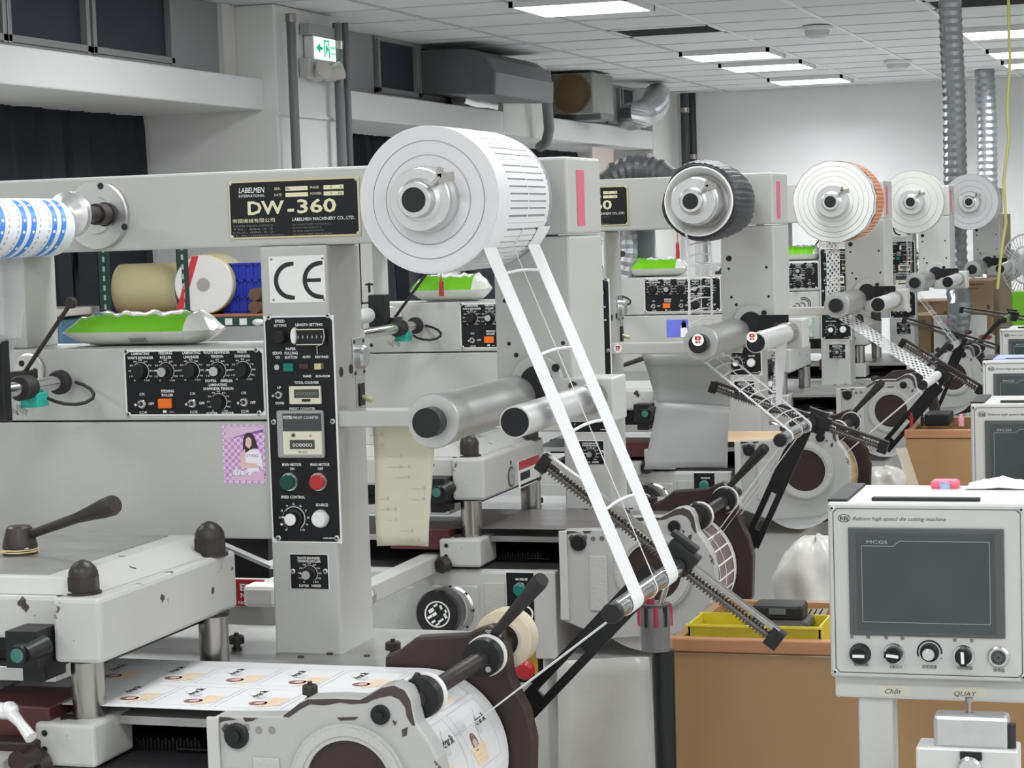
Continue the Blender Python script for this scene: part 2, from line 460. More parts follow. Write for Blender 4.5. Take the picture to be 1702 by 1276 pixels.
names = ['ceiling light at the top edge above the big white waste roll', 'ceiling light beside the open vent, over the black wrapped roll', 'ceiling light between two others above the orange printed roll', 'ceiling light farthest back, close to the far wall, over the reels', 'ceiling light by the yellow cable, nearest of the lights at the ribbed ducts', 'ceiling light by the yellow cable, middle one beyond the ribbed ducts', 'ceiling light by the yellow cable, nearest the far wall']
for (a, b, n), lab in zip(LIGHTC, names):
    x0 = XG0 + a*ST + .012; x1 = XG0 + (a+n)*ST - .012; y0 = YG0 + b*ST + .01; y1 = y0 + ST - .02
    r = thing('ceiling_light', lab, 'light', (x0, y0, CEIL), 'louvred ceiling lights')
    t = MB(); t.box(x0, x1, y0, y0+.02, CEIL - .03, CEIL + .08).box(x0, x1, y1-.02, y1, CEIL - .03, CEIL + .08).box(x0, x0+.02, y0, y1, CEIL - .03, CEIL + .08).box(x1-.02, x1, y0, y1, CEIL - .03, CEIL + .08).box(x0, x1, y0, y1, CEIL + .075, CEIL + .08)
    t.build('frame', mat('lamp_frame', (.75, .75, .75), .5), r)
    for q in range(4):
        yy = y0 + .075 + q*.142; MB().cyl((x0+.03, yy, CEIL + .045), (x1-.03, yy, CEIL + .045), .014, n=10).build('tube', TUBE, r)
    t = MB()
    for q in range(1, 5): t.box(x0+.02, x1-.02, y0 + q*.116 - .004, y0 + q*.116 + .004, CEIL - .028, CEIL - .004)
    for q in range(1, 7): xx = x0 + q*(x1-x0)/7; t.box(xx - .002, xx + .002, y0+.02, y1-.02, CEIL - .028, CEIL - .004)
    t.build('louvre', LOUV, r)
    area('tube_light', ((x0+x1)/2, (y0+y1)/2, CEIL - .001), x1-x0-.05, .52, 46)
for (a, b, n), lab in zip(VENTC, ['dark open air vent in the ceiling near the first louvred light', 'long dark air vent in the ceiling by the ribbed duct']):
    x0 = XG0 + a*ST + .012; x1 = XG0 + (a+n)*ST - .012; y0 = YG0 + b*ST + .06; y1 = y0 + ST - .12
    r = thing('ceiling_vent', lab, 'vent', (x0, y0, CEIL))
    MB().box(x0, x1, y0 - .05, y1 + .05, CEIL + .02, CEIL + .025).build('backing', DARK, r)
    t = MB().box(x0, x1, y0 - .05, y0 + .02, CEIL - .002, CEIL + .01).box(x0, x1, y1 - .02, y1 + .05, CEIL - .002, CEIL + .01).box(x0, x0 + .02, y0 - .05, y1 + .05, CEIL - .002, CEIL + .01).box(x1 - .02, x1, y0 - .05, y1 + .05, CEIL - .002, CEIL + .01); t.build('frame', CEILM, r)
    for q in range(9):
        yy = y0 + .05 + q*(y1 - y0 - .1)/8; t = MB(); t.obox(((x0+x1)/2, yy, CEIL + .004), ((x1-x0)/2 - .03, 0, 0), (0, .012, .007), (0, -.0006, .001)); t.build('slat', mat('vent_slat', (.12, .12, .12), .5), r)
for px, py, lab in ((1358, 43, 'white smoke detector on the ceiling nearer the camera'), (1492, 100, 'white smoke detector on the ceiling near the far wall')):
    p = aZ(px, py, CEIL); r = .085 if px < 1400 else .095
    r_ = thing('smoke_detector', lab, 'detector', (p.x, p.y, CEIL))
    MB().lathe((p.x, p.y, CEIL - .002), (0, 0, -1), [(0, r), (.018, r), (.022, r*.92)], 28).build('base', WHITEP, r_)
    MB().lathe((p.x, p.y, CEIL - .024), (0, 0, -1), [(0, r*.85), (.03, r*.75), (.045, r*.5), (.048, r*.2)], 28).build('sensor_head', mat('sensor_head', (.6, .6, .6), .5), r_)
# pipes on the wall
PIPE = mat('grey_pvc_pipe', (.16, .16, .165), .4, var=.1)
PIPEK = mat('black_pipe', (.03, .03, .035), .45)
def pipe(px, py0, py1, x, rpx, lab, m=PIPE, name='wall_pipe', pxb=None, clips=()):
    a = aX(px, py0, x); s = mpp(a)*rpx
    p = aX(pxb or px, py1, x)
    r = thing(name, lab, 'pipe', (x, a.y, p.z))
    MB().cyl((x, a.y, min(a.z, CEIL)), (x, a.y, p.z), s, n=16).build('tube', m, r)
    for c_ in clips:
        q = aX(px, c_, x); MB().cyl((x, a.y, q.z - .02), (x, a.y, q.z + .02), s*1.18, n=16).build('pipe_clip', STEEL, r)
pipe(483, 25, 300, -3.99, 8, 'grey wall pipe left of the lit exit sign', clips=(30,))
pipe(560, 38, 300, -3.99, 8, 'grey wall pipe directly right of the lit exit sign', clips=(75,))
pipe(573, 38, 300, -3.99, 6, 'thinner grey wall pipe, second right of the exit sign', mat('grey_pipe_b', (.12, .12, .13), .4))
t = MB(); t.tube([aX(906, 118, -4.0), aX(910, 180, -4.0), aX(913, 215, -4.0), aX(908, 236, -4.02), aX(898, 244, -4.1)], .035, 12)
solo(t, 'drain_pipe', PIPE, 'grey drain pipe bending into the wall beside the round fan box', 'pipe')
for i, (px, m, rr) in enumerate(((1137, PIPEK, 7), (1150, PIPEK, 6), (1166, PIPE, 5.5), (1184, PIPE, 5.5))):
    pipe(px, 155, 330, (-4.0, -4.0, -4.1, -4.15)[i], rr, ['black pipe next to the far white pillar', 'black pipe, second from the far white pillar', 'grey pipe with clips, third from the far white pillar', 'grey pipe with clips nearest the far corner'][i], m, clips=((183,) if i in (0,) else (190,) if i > 1 else (260,)))
struct(MB().box(XBK, XW - .06, yx(1128, 250), yx(1160, 250), 0, CEIL), 'trim_6', PIPEK)
struct(MB().box(XW - .1, XW - .08, YFAR - .03, YFAR, 0, CEIL), 'trim_7', PIPEK)
# exit sign on the pillar
xs_ = -4.045
def sx(px, py): return aX(px, py, xs_)
a = sx(505, 75); b = sx(546, 90); cz_ = (sx(526, 58).z + sx(526, 108).z)/2
r = thing('exit_sign', 'lit green and white emergency exit sign on the white pillar', 'sign', (xs_, a.y, cz_ - .1))
hh = (sx(505, 59).z - sx(508, 99).z)/2; ya, yb_ = a.y, b.y
xx = xs_ + .05
MB().box(xs_, xx, ya, yb_, cz_ - hh, cz_ + hh).build('housing', WHITEP, r, .004)
MB().box(xx, xx + .002, ya + .004, yb_ - .004, cz_ - hh + .004, cz_ + hh - .004).build('lit_face', mat('lit_sign_face', (.8, .9, .85), .4, emit=(.72, .98, .85), es=1.0), r)
SG = mat('sign_green', (.0, .35, .16), .5, emit=(.0, .5, .22), es=.55)
w = yb_ - ya; t = MB(); X_ = xx + .003
def yz(pts, m=0): t.prism([(ya + u*w, cz_ - hh + v*2*hh) for u, v in pts], X_, X_ + .001, m, axis='x')
yz([(.08, .5), (.24, .72), (.24, .58), (.34, .55), (.34, .45), (.24, .42), (.24, .28)])
yz([(.40, .14), (.44, .14), (.44, .86), (.40, .86)]); yz([(.40, .82), (.62, .82), (.62, .88), (.40, .88)]); yz([(.59, .14), (.62, .14), (.62, .86), (.59, .86)])
yz([(.48, .3), (.51, .3), (.55, .5), (.57, .35), (.58, .5), (.54, .62), (.54, .7), (.51, .7), (.47, .55)])
for q in range(4):
    yz([(.68+q*.07, .52), (.71+q*.07, .52), (.71+q*.07, .66), (.68+q*.07, .66)]); yz([(.67+q*.065, .30), (.70+q*.065, .30), (.70+q*.065, .38), (.67+q*.065, .38)])
t.build('sign_symbols', SG, r)
MB().box(xs_, xs_ + .05, sx(498, 52).y, sx(547, 60).y, sx(520, 62).z, sx(520, 44).z).build('bracket', mat('grey_bracket', (.35, .35, .35), .5), r, .003)
a = sx(497, 112); b = sx(545, 122)
t = MB().box(xs_, xs_ + .05, a.y, b.y, a.z - .05, a.z + .045); t.build('battery_box', mat('battery_box', (.5, .5, .49), .5), r, .004)
t = MB(); t.cyl((xs_ + .02, (a.y*2+b.y)/3, a.z - .04), (xs_ + .10, (a.y*2+b.y)/3 - .05, a.z - .01), .03, .045, 14); t.cyl((xs_ + .02, (a.y+b.y*2)/3, a.z - .03), (xs_ + .10, (a.y+2*b.y)/3 + .06, a.z), .03, .045, 14); t.build('emergency_lamp', mat('dusty_lamp', (.55, .52, .48), .3), r)
# galvanised hood leaving the second window
GALV = mat('galvanised_sheet', (.36, .37, .38), .38, .7, var=.12, scale=7)
GALVD = mat('shaded_galvanised', (.14, .145, .15), .45, .4, var=.12, scale=5)  # galvanised sheet with the shade on the hood face put into its colour
yh = yx(700, 120, -4.25)
A = aY(690, 84, yh); B = aY(775, 80, yh); Cc = aY(804, 95, yh); D = aY(818, 120, yh); E_ = aY(823, 157, yh); G = aY(690, 157, yh)
prof = [(G.x, G.z), (E_.x, E_.z), (D.x + .02, D.z), (Cc.x + .015, Cc.z), ((B.x + Cc.x)/2 + .01, (B.z*2+Cc.z)/3), (B.x, B.z), (A.x, A.z)]
solo(MB().prism(prof, yh, yh + 1.2), 'duct_hood', [GALVD], 'large grey sheet metal duct hood curving down out of the window', 'duct', bevel=.01)
t = MB(); q = aX(800, 176, XW - .04); t.tube([aX(762, 163, XW - .05), aX(780, 170, XW - .05), aX(800, 172, XW - .05), aX(815, 176, XW - .05)], [.05, .06, .05, .055], 10)
solo(t, 'foil_duct', mat('foil', (.7, .7, .7), .22, .9, bump=.8, bscale=30), 'crumpled silver foil duct under the sheet metal hood', 'duct')
# boxy fan housing in the third window
yf = yx(930, 150, -4.2); x0 = aY(917, 150, yf).x; x1 = aY(986, 150, yf).x; zt2 = aY(950, 121, yf).z; zb2 = aY(950, 190, yf).z
r = thing('fan_box', 'square metal fan box with rusty round opening in the window', 'fan', (x0, yf, zb2))
MB().box(x0 - .1, x1, yf, yf + .55, zb2, zt2).build('housing', mat('olive_grey_sheet', (.27, .275, .25), .45, .4, var=.15), r, .01)
p = aY(950, 155, yf); MB().lathe(p, (0, -1, 0), [(0, .14), (.012, .14), (.012, .125), (.004, .12)], 36).build('round_opening', mat('rusty_disc', (.13, .085, .045), .8, var=.3, scale=20, bump=.3), r)
MB().box(x0 - .1, x1 + .02, yf + .1, yf + .45, zb2 - .04, zb2).build('mount_rail', GALVD, r)
t = MB()
path = [aX(1046, 194, -4.05), aX(1060, 192, -3.95), aX(1076, 186, -3.9), aX(1087, 176, -3.88), aX(1092, 165, -3.88), aX(1092, 158, -3.95)]
pts = []; 
for i in range(len(path)-1):
    for u in range(5): pts.append(path[i].lerp(path[i+1], u/5))
t.tube(pts, [.10*(1 + .07*(i % 2)) for i in range(len(pts))], 24, smooth=False)
solo(t, 'foil_elbow', mat('shiny_duct', (.5, .5, .51), .3, .85), 'shiny ribbed duct elbow beside the round fan box', 'duct')
# pale notices below the far ledge
for a, b, c_, d, lab in ((984, 244, 1021, 292, 'pale pink notice sheet under the third ledge'), (1078, 254, 1107, 286, 'small beige notice near the far white pillar')):
    p = aX(a, b, XW - .01); q = aX(c_, d, XW - .01)
    solo(MB().box(XW - .03, XW - .01, p.y, q.y, q.z, p.z), 'wall_notice', mat('old_pink_paper', (.55, .47, .42), .8, var=.06), lab, 'notice')
# ================================================================ THE PRESS (built once, then copied down the row)
YF = 3.0
M = thing('label_press', 'grey label printing press nearest the camera, black and gold DW-360 plate on its top beam', 'machine', (-1.3, 3.0, 0), 'label presses in a row')
def part(mb, name, mats, parent=None, bevel=0.0, label=None, kind=None):
    o = mb.build(name, mats, parent or M, bevel)
    if label: o['label'] = label
    if kind: o['kind'] = kind
    return o
def hexagon(mb, p, r, t, m=0, axis=(0, -1, 0)):
    return mb.lathe(p, axis, [(0, r), (t, r)], 6, m, smooth=False)
def screw(mb, px, py, r, y, k=0, m=0, m2=1, out=0.003):
    p = L(px, py, y, k); rr = r*mL(px, py, y, k)
    mb.lathe(p, (0, -1, 0), [(0, rr), (out*0.6, rr), (out, rr*0.7)], 12, m)
    mb.obox((p.x, p.y - out, p.z), (rr*0.5, 0, rr*0.2), (0, 0.0003, 0), (-rr*0.06, 0, rr*0.15), m2)
    mb.obox((p.x, p.y - out, p.z), (-rr*0.2, 0, rr*0.5), (0, 0.0003, 0), (rr*0.15, 0, rr*0.06), m2)
# ---- top beam
zt, zb = L(300, 288, YF).z, L(400, 411, YF).z
xcl, xcr = L(178, 0, 3.0).x, 0
XL = L(600, 540, YF, 1).x                        # left end of the machine (seen on the second press)
XC0, XC1 = L(826, 500, YF).x, L(950, 400, YF).x  # hanging right column
part(MB().box(XL, XC0 + 0.02, YF, YF + 0.12, zb, zt), 'top_beam', GREY, bevel=0.004)
part(MB().box(XL, XL + 0.03, YF + 0.01, YF + 0.11, L(0, 578, YF).z, zb), 'end_post', GREYD, bevel=0.003)
fl = MB(); c = L(165, 358, YF); r = 57*mpp(c)
fl.lathe((c.x, YF, c.z), (0, -1, 0), [(0, r), (0.008, r), (0.011, r*0.97), (0.011, r*0.55), (0.016, r*0.53), (0.016, r*0.40)], 40)
fo = part(fl, 'flange', SILVER, label='round machined flange on the beam')
h = MB()
for a, b in ((167, 309), (134, 382), (207, 377), (128, 325)):
    q = L(a, b, YF - 0.011); h.lathe(q, (0, -1, 0), [(0, 0.0052), (0.0006, 0.0052)], 14)
c2 = L(174, 356, YF - 0.016); h.lathe(c2, (0, -1, 0), [(0, 0.0185), (0.002, 0.0185), (0.002, 0.014)], 24)
part(h, 'bolt_hole', RUBBER, fo)
sh = MB(); sh.cyl((c2.x, YF, c2.z), (c2.x, 2.60, c2.z), 0.0125, n=20); sh.cyl((c2.x, YF - 0.01, c2.z), (c2.x, YF - 0.045, c2.z), 0.0165)
part(sh, 'unwinder_shaft', IRON)
cd = MB(); cq = (c2.x, 2.885, c2.z)
cd.lathe(cq, (0, -1, 0), [(0, 0.012), (0, 0.031), (0.004, 0.034), (0.008, 0.034), (0.010, 0.028), (0.012, 0.034), (0.016, 0.034), (0.02, 0.028), (0.03, 0.018), (0.032, 0.0125)], 32)
part(cd, 'core_flange', SILVER)
# ---- name plate on the beam
def nameplate(par):
    x0, x1, z0, z1 = rect(381, 297, 599, 395, YF)
    y = YF - 0.0015
    o = MB().box(x0, x1, y - 0.001, YF, z0, z1).build('nameplate', BRASS, par, 0.0006)
    o['label'] = 'black plate with gold border and DW-360 lettering'
    cx = 0.0045; i = 0.003
    poly = [(x0+i+cx, z0+i), (x1-i-cx, z0+i), (x1-i, z0+i+cx), (x1-i, z1-i-cx), (x1-i-cx, z1-i), (x0+i+cx, z1-i), (x0+i, z1-i-cx), (x0+i, z0+i+cx)]
    MB().prism(poly, y - 0.0014, y - 0.0009).build('plate_field', PANEL, o)
    t = MB(); yy = y - 0.0018; W = x1 - x0; Hh = z1 - z0
    def tt(s_, u0, u1, v, hh, m=0, **kw): t.text(s_, x0+u0*W, x0+u1*W, z0+v*Hh, hh*Hh, yy, m, **kw)
    tt('LABELMEN', .085, .285, .79, .09, 1, shear=0.2, bold=.01); tt('INTERNATIONAL', .085, .285, .715, .045, 1)
    tt('SER.', .36, .41, .82, .045); tt('DATE', .36, .415, .715, .045); tt('PHASE', .635, .70, .82, .045); tt('POWER:', .635, .72, .715, .045)
    for u0, u1, v in ((.445, .615, .80), (.445, .615, .695), (.735, .885, .80), (.735, .885, .695)):
        t.box(x0+u0*W, x0+u1*W, yy, yy+.0003, z0+v*Hh, z0+(v+.07)*Hh, 0)
    yy2 = yy - 0.0003
    for s_, u0, u1, v in (('No.', .45, .485, .815), ('Ø', .785, .80, .815), ('A', .86, .875, .815), ('V', .785, .80, .71), ('Hz', .845, .875, .71)):
        t.text(s_, x0+u0*W, x0+u1*W, z0+v*Hh, .045*Hh, yy2, 2)
    tt('DW', .15, .43, .42, .22, bold=.025); tt('-', .455, .505, .40, .22, bold=.03); tt('360', .53, .825, .42, .225, bold=.02)
    tt('帝國機械有限公司', .03, .355, .285, .055); tt('LABELMEN MACHINERY CO., LTD.', .49, .96, .285, .055, 1, bold=.006)
    for i2, s_ in enumerate(('TAIPEI MAIN OFFICE', 'TEL: 886-2-2', 'FAX: 886-2-2', 'TEL: 886-2 (INTERNATIONAL)')):
        tt(s_, .03, .34 if i2 < 3 else .42, .21 - i2*.055, .03, 3)
    for i2, u in enumerate((.79, .71, .73, .79)): tt('NO. ROAD TAIPEI TAIWAN R.O.C.', .49, u, .21 - i2*.055, .026, 3)
    t.build('lettering', [GOLD, PRINTW, PRINTK, mat('faded_print', (0.22, 0.22, 0.20), 0.6)], o)
    s2 = MB()
    for u, v in ((x0+.004, z0+.004), (x1-.004, z0+.004), (x0+.004, z1-.004), (x1-.004, z1-.004)):
        s2.lathe((u, y, v), (0, -1, 0), [(0, .0028), (.002, .0026), (.0026, .0015)], 12)
    s2.build('screw', SILVER, o)
nameplate(M)
# ---- control column
XK0, XK1 = L(447, 750, YF).x, L(558, 750, YF).x
zdeck = L(520, 1084, YF).z
YK = YF - 0.006
part(MB().box(XK0, XK1, YK, YF + 0.13, zdeck - 0.01, zb), 'control_column', GREY, bevel=0.004)
# CE plate
x0, x1, z0, z1 = rect(448, 425, 541, 503, YK)
ce = part(MB().box(x0, x1, YK - .0015, YK, z0, z1), 'ce_plate', WHITEP, bevel=0.0005, label='white plate with black CE mark')
t = MB(); cz = L(500, 466, YK).z; s = mL(500, 466, YK)
for q, px in ((0, 485), (1, 533)):
    cx = L(px, 466, YK).x
    t.arc(cx, cz, 24*s, 31.5*s, 90, 270, YK - .0020, YK - .0015)
    t.box(cx, cx + 5*s, YK - .002, YK - .0015, cz + 25*s, cz + 31.5*s); t.box(cx, cx + 5*s, YK - .002, YK - .0015, cz - 31.5*s, cz - 25*s)
    if q: t.box(cx - 25.5*s, cx + 1*s, YK - .002, YK - .0015, cz - 3*s, cz + 3*s)
t.build('ce_mark', PRINTK, ce)
t = MB()
for a, b in ((451, 431), (536, 429), (455, 498), (539, 498)): screw(t, a, b, 2.4, YK - .0015, out=.0015)
t.build('screw', [SILVER, BLACK], ce)
# ---- helpers for dials, toggles, push buttons
def dial(par, px, py, r, silver, y, k=0, label=None, rscale=1.0, nums=True, smax='100', big=False):
    """scale ring with numbers, black skirted knob and (some) silver cap"""
    p = L(px, py, y, k); s = mL(px, py, y, k); R = r*s
    t = MB(); yy = y - .0006
    t.arc(p.x, p.z, R*1.04, R*1.09, -52, 140, yy, y)
    if nums:
        vals = ('0', '1' if big else '10', '2' if big else '20', '3' if big else '30', '4' if big else '40', '5' if big else '50', '6' if big else '60', '7' if big else '70', '8' if big else '80', '9' if big else '90', '10' if big else '100')
        for i, v in enumerate(vals):
            a = math.radians(235 - i*29); cx, cz2 = p.x + math.cos(a)*R*1.42, p.z + math.sin(a)*R*1.32
            w = (1.7*len(v))*s*rscale; t.text(v, cx - w, cx + w, cz2 - 1.5*s*rscale, 3.1*s*rscale, yy)
    if big:
        for i in range(34):
            a = math.radians(232 - i*8.5); c_, s_ = math.cos(a), math.sin(a); q = 1.22 if i % 3 == 0 else 1.16
            t.obox((p.x + c_*R*(1.08+q)/2, yy, p.z + s_*R*(1.08+q)/2), (c_*R*(q-1.08)/2, 0, s_*R*(q-1.08)/2), (0, .0002, 0), (-s_*.0002, 0, c_*.0002))
    t.build('dial_scale', PRINTW, par)
    t = MB()
    if silver:
        t.lathe(p, (0, -1, 0), [(0, R*.9), (.003, R*.88), (.004, R*.62), (.014, R*.55)], 24)
        t.lathe((p.x, y - .014, p.z), (0, -1, 0), [(0, R*.55), (.003, R*.55), (.003, R*.5)], 24, 1)
        t.obox((p.x - R*.62, y - .0155, p.z + R*.2), (R*.22, 0, -R*.05), (0, .0008, 0), (0, 0, R*.05), 2)
    else:
        t.lathe(p, (0, -1, 0), [(0, R*.92), (.004, R*.9), (.012, R*.8), (.013, R*.7)], 24)
    o = t.build('control_knob', [BLACK, (WHITEP if silver == 2 else SILVER), PRINTW], par)
    if silver: o['label'] = 'black knob with %s cap' % ('white' if silver == 2 else 'silver')
def toggle(par, px, py, r, y, k=0):
    p = L(px, py, y, k); s = mL(px, py, y, k)
    t = MB(); t.lathe(p, (0, -1, 0), [(0, r*s), (.002, r*s), (.004, r*s*.8), (.004, r*s*.4)], 12)
    t.lathe((p.x, y - .004, p.z), (0, -1, 0), [(0, r*s*.45), (.001, r*s*.45)], 12, 1)
    t.tube([(p.x, y - .003, p.z), (p.x - .004, y - .012, p.z - .0005)], [r*s*.2, r*s*.33], 8); t.sphere((p.x - .0042, y - .013, p.z - .0005), r*s*.36, 0, 8)
    t.build('toggle_switch', [CHROME, BLACK], par)
def pushb(par, px, py, r, m, y, k=0, label=None, out=.010):
    p = L(px, py, y, k); s = mL(px, py, y, k); R = r*s
    t = MB(); t.lathe(p, (0, -1, 0), [(0, R), (.004, R), (.006, R*.94), (.006, R*.82)], 28)
    t.lathe((p.x, y - .004, p.z), (0, -1, 0), [(0, R*.8), (out, R*.78), (out + .001, R*.7)], 28, 1)
    o = t.build('push_button', [CHROME, m], par)
    if label: o['label'] = label
def plate(par, name, a, b, c, d, y, k=0, border=3.0, bev=6, lab=None):
    x0, x1, z0, z1 = rect(a, b, c, d, y, k); s = mL((a+c)/2, (b+d)/2, y, k); i = border*s; cx = bev*s
    o = MB().box(x0, x1, y - .0015, y + .001, z0, z1).build(name, WHITEP, par, 0.0007)
    if lab: o['label'] = lab
    poly = [(x0+i+cx, z0+i), (x1-i-cx, z0+i), (x1-i, z0+i+cx), (x1-i, z1-i-cx), (x1-i-cx, z1-i), (x0+i+cx, z1-i), (x0+i, z1-i-cx), (x0+i, z0+i+cx)]
    MB().prism(poly, y - .0022, y - .0015).build('panel_face', PANEL, o)
    return o, y - .0022
# ---- main control panel
pan, yp = plate(M, 'control_panel', 446, 524, 562, 902, YK, lab='tall black control panel with white lettering')
# panel in the photo is slightly skewed: 443..548 at the top, 457..566 at the bottom
t = MB(); ty = yp - .0004
def tp(s_, a, c, base, h_, **kw): T(t, s_, a, c, base, h_, ty, 0, 0, bold=.02, **kw)
tp('SPEED', 457, 473, 536, 4.6); tp('SETTING', 455, 476, 543, 4.2); tp('LENGTH SETTING', 491, 536, 542, 4.4)
tp('PAPER', 475, 492, 582, 4.4); tp('SERVO', 453, 469, 589, 4.4); tp('PULLING', 473, 495, 589, 4.4); tp('ON', 458, 465, 596, 4.4); tp('BUTTON', 474, 494, 596, 4.4)
tp('AUTO', 503, 516, 595, 4.0); tp('REV-PASS', 524, 546, 595, 4.0); tp('HAND', 504, 518, 627, 4.2); tp('RUN-FROM', 525, 548, 627, 4.0)
tp('TOTAL COUNTER', 489, 530, 638, 4.4); tp('UP', 461, 467, 646, 4.4); tp('DOWN', 458, 472, 672, 4.4); tp('PRESET COUNTER', 481, 524, 681, 4.0)
tp('MAIN MOTOR', 469, 501, 774, 4.6); tp('ON', 482, 489, 781, 4.4); tp('MAIN MOTOR', 516, 548, 774, 4.6); tp('OFF', 528, 537, 781, 4.4)
tp('SPEED CONTROL', 467, 507, 828, 4.6); tp('SOURCE', 525, 545, 841, 4.6); tp('LABELMEN', 537, 555, 895, 2.4)
t.build('lettering', PRINTW, pan)
t = MB()
for a, b in ((447, 527), (545, 524), (455, 901 - 200), (553, 901 - 201), (463, 894), (560, 894)): screw(t, a, b, 4.6, yp, out=.002)
t.build('screw', [SILVER, BLACK], pan)
def pbox(par, name, a, b, c, d, y0, out, m, bev=.001, lab=None):
    x0, x1, z0, z1 = rect(a, b, c, d, y0); o = MB().box(x0, x1, y0 - out, y0, z0, z1).build(name, m, par, bev)
    if lab: o['label'] = lab
    return o
p = L(468, 560, yp); part(MB().lathe(p, (0, -1, 0), [(0, .011), (.006, .0105), (.014, .009), (.015, .008)], 24), 'control_knob', BLACK, pan)
lw = pbox(pan, 'thumbwheel_counter', 489, 546, 543, 572, yp, .006, BLACK)
x0, x1, z0, z1 = rect(495, 547, 541, 572, yp); t = MB()
t.tube([(x0, yp-.007, z1), (x1, yp-.007, z1), (x1 + .001, yp-.007, (z0+z1)/2), (x1 - .003, yp-.007, z0), (x0, yp-.007, z0)], .0008, 6)
t.tube([(x1-.004, yp-.006, z0), (x1-.013, yp-.004, z0 - .003), (x1-.013, yp-.003, z0 - .015)], .0006, 6)
t.build('clear_cover_edge', CREAMP, lw)
t = MB(); y8 = yp - .0066
for i in range(6):
    xa = L(497 + i*7.7, 558, yp).x; za = L(500, 563, yp).z; t.box(xa, xa + .0028, y8, y8 + .0005, za, za + .0062, 1); t.text('0', xa + .0005, xa + .0022, za + .001, .004, y8 - .0003, 0)
t.build('digit_wheel', [PRINTW, LCD], lw)
x0, x1, z0, z1 = rect(486, 544, 496, 572, yp); t = MB(); p = L(491, 558, yp)
t.lathe((p.x, yp, p.z), (0, -1, 0), [(0, .0095), (.005, .0095), (.010, .008)], 20)
for i, v in enumerate(t.v): t.v[i] = (p.x + (v[0]-p.x)*.5, v[1], p.z + (v[2]-p.z)*1.35)
t.build('white_cap', WHITEP, pan)
p = L(461, 610, yp); t = MB().lathe(p, (0, -1, 0), [(0, .0042), (.003, .0042), (.003, .0025), (.001, .0025)], 16); t.build('indicator_socket', SILVER, pan)
pbox(pan, 'push_key', 472, 603, 489, 617, yp, .005, GREEN, lab='square green key')
pbox(pan, 'push_key', 498, 604, 514, 613, yp, .004, mat('dark_red_key', (.06, .015, .02), .4), lab='dark red rocker key')
o = pbox(pan, 'key_lever', 527, 603, 538, 613, yp, .012, BRASS, lab='brass key lever')
toggle(pan, 464, 656, 7.5, yp)
o = pbox(pan, 'total_counter', 483, 641, 535, 671, yp, .006, CREAMP, lab='cream framed counter')
pbox(o, 'display', 489, 647, 530, 661, yp - .006, .0006, LCD, 0); pbox(o, 'reset_key', 502, 663, 516, 667, yp - .006, .002, BLACK, .0005)
t = MB(); T(t, '000000', 492, 527, 657, 6, yp - .0069); t.build('digits', mat('dim_digits', (.25, .26, .22), .5), o)
o = pbox(pan, 'preset_counter', 464, 681, 541, 760, yp, .010, mat('grey_bezel', (.33, .33, .33), .4), .003, lab='grey framed preset counter')
pbox(o, 'dark_window', 470, 687, 534, 716, yp - .010, .0006, mat('smoked_window', (.055, .058, .062), .2), 0)
pbox(o, 'counter_face', 471, 717, 535, 755, yp - .010, .0006, CREAMP, 0); pbox(o, 'display', 482, 731, 523, 746, yp - .0106, .0006, LCD, 0)
t = MB(); T(t, 'FOTEK', 471, 486, 696, 5, yp - .011, 0, 0, bold=.03); T(t, 'PRESET COUNTER', 487, 529, 696, 4.4, yp - .011); T(t, '000000', 486, 519, 742, 5.5, yp - .0114)
T(t, 'MC-321P', 496, 511, 753, 3.4, yp - .0112, 0, 1); t.build('lettering', [PRINTW, PRINTK], o)
t = MB(); t.lathe(L(488, 723, yp - .0106), (0, -1, 0), [(0, .0028), (.002, .0028)], 14); t.lathe(L(516, 724, yp - .0106), (0, -1, 0), [(0, .002), (.001, .002)], 14, 1); t.build('reset_button', [LCD, mat('pale_red', (.6, .25, .22), .4)], o)
pushb(pan, 483, 800, 16, GREEND, yp, label='dark green push button in chrome ring', out=.012)
pushb(pan, 531, 800, 16, RED, yp, label='red push button in chrome ring')
dial(pan, 489, 861, 18, 2, yp, big=True, rscale=1.15)
pushb(pan, 535, 861, 16, mat('milky_button', (.78, .78, .80), .25), yp, label='milky white push button')
# ---- tension panel low on the column
tn, yt = plate(M, 'tension_panel', 483, 920, 547, 979, YK, border=1.2, bev=1, lab='small black panel with one dial')
t = MB(); T(t, 'WASTE REWINDER', 494, 532, 929, 4, yt-.0004, bold=.02); T(t, 'TENSION ROLLER', 494, 533, 934, 4, yt-.0004, bold=.02); T(t, 'SOFTER', 497, 514, 975, 4, yt-.0004, bold=.02); T(t, 'HARDER', 518, 534, 975, 4, yt-.0004, bold=.02); t.build('lettering', PRINTW, tn)
dial(tn, 515, 953, 13, 1, yt, rscale=.9)
t = MB(); screw(t, 487, 949, 4.5, yt, out=.002); screw(t, 541, 949, 4.5, yt, out=.002); t.build('screw', [SILVER, BLACK], tn)
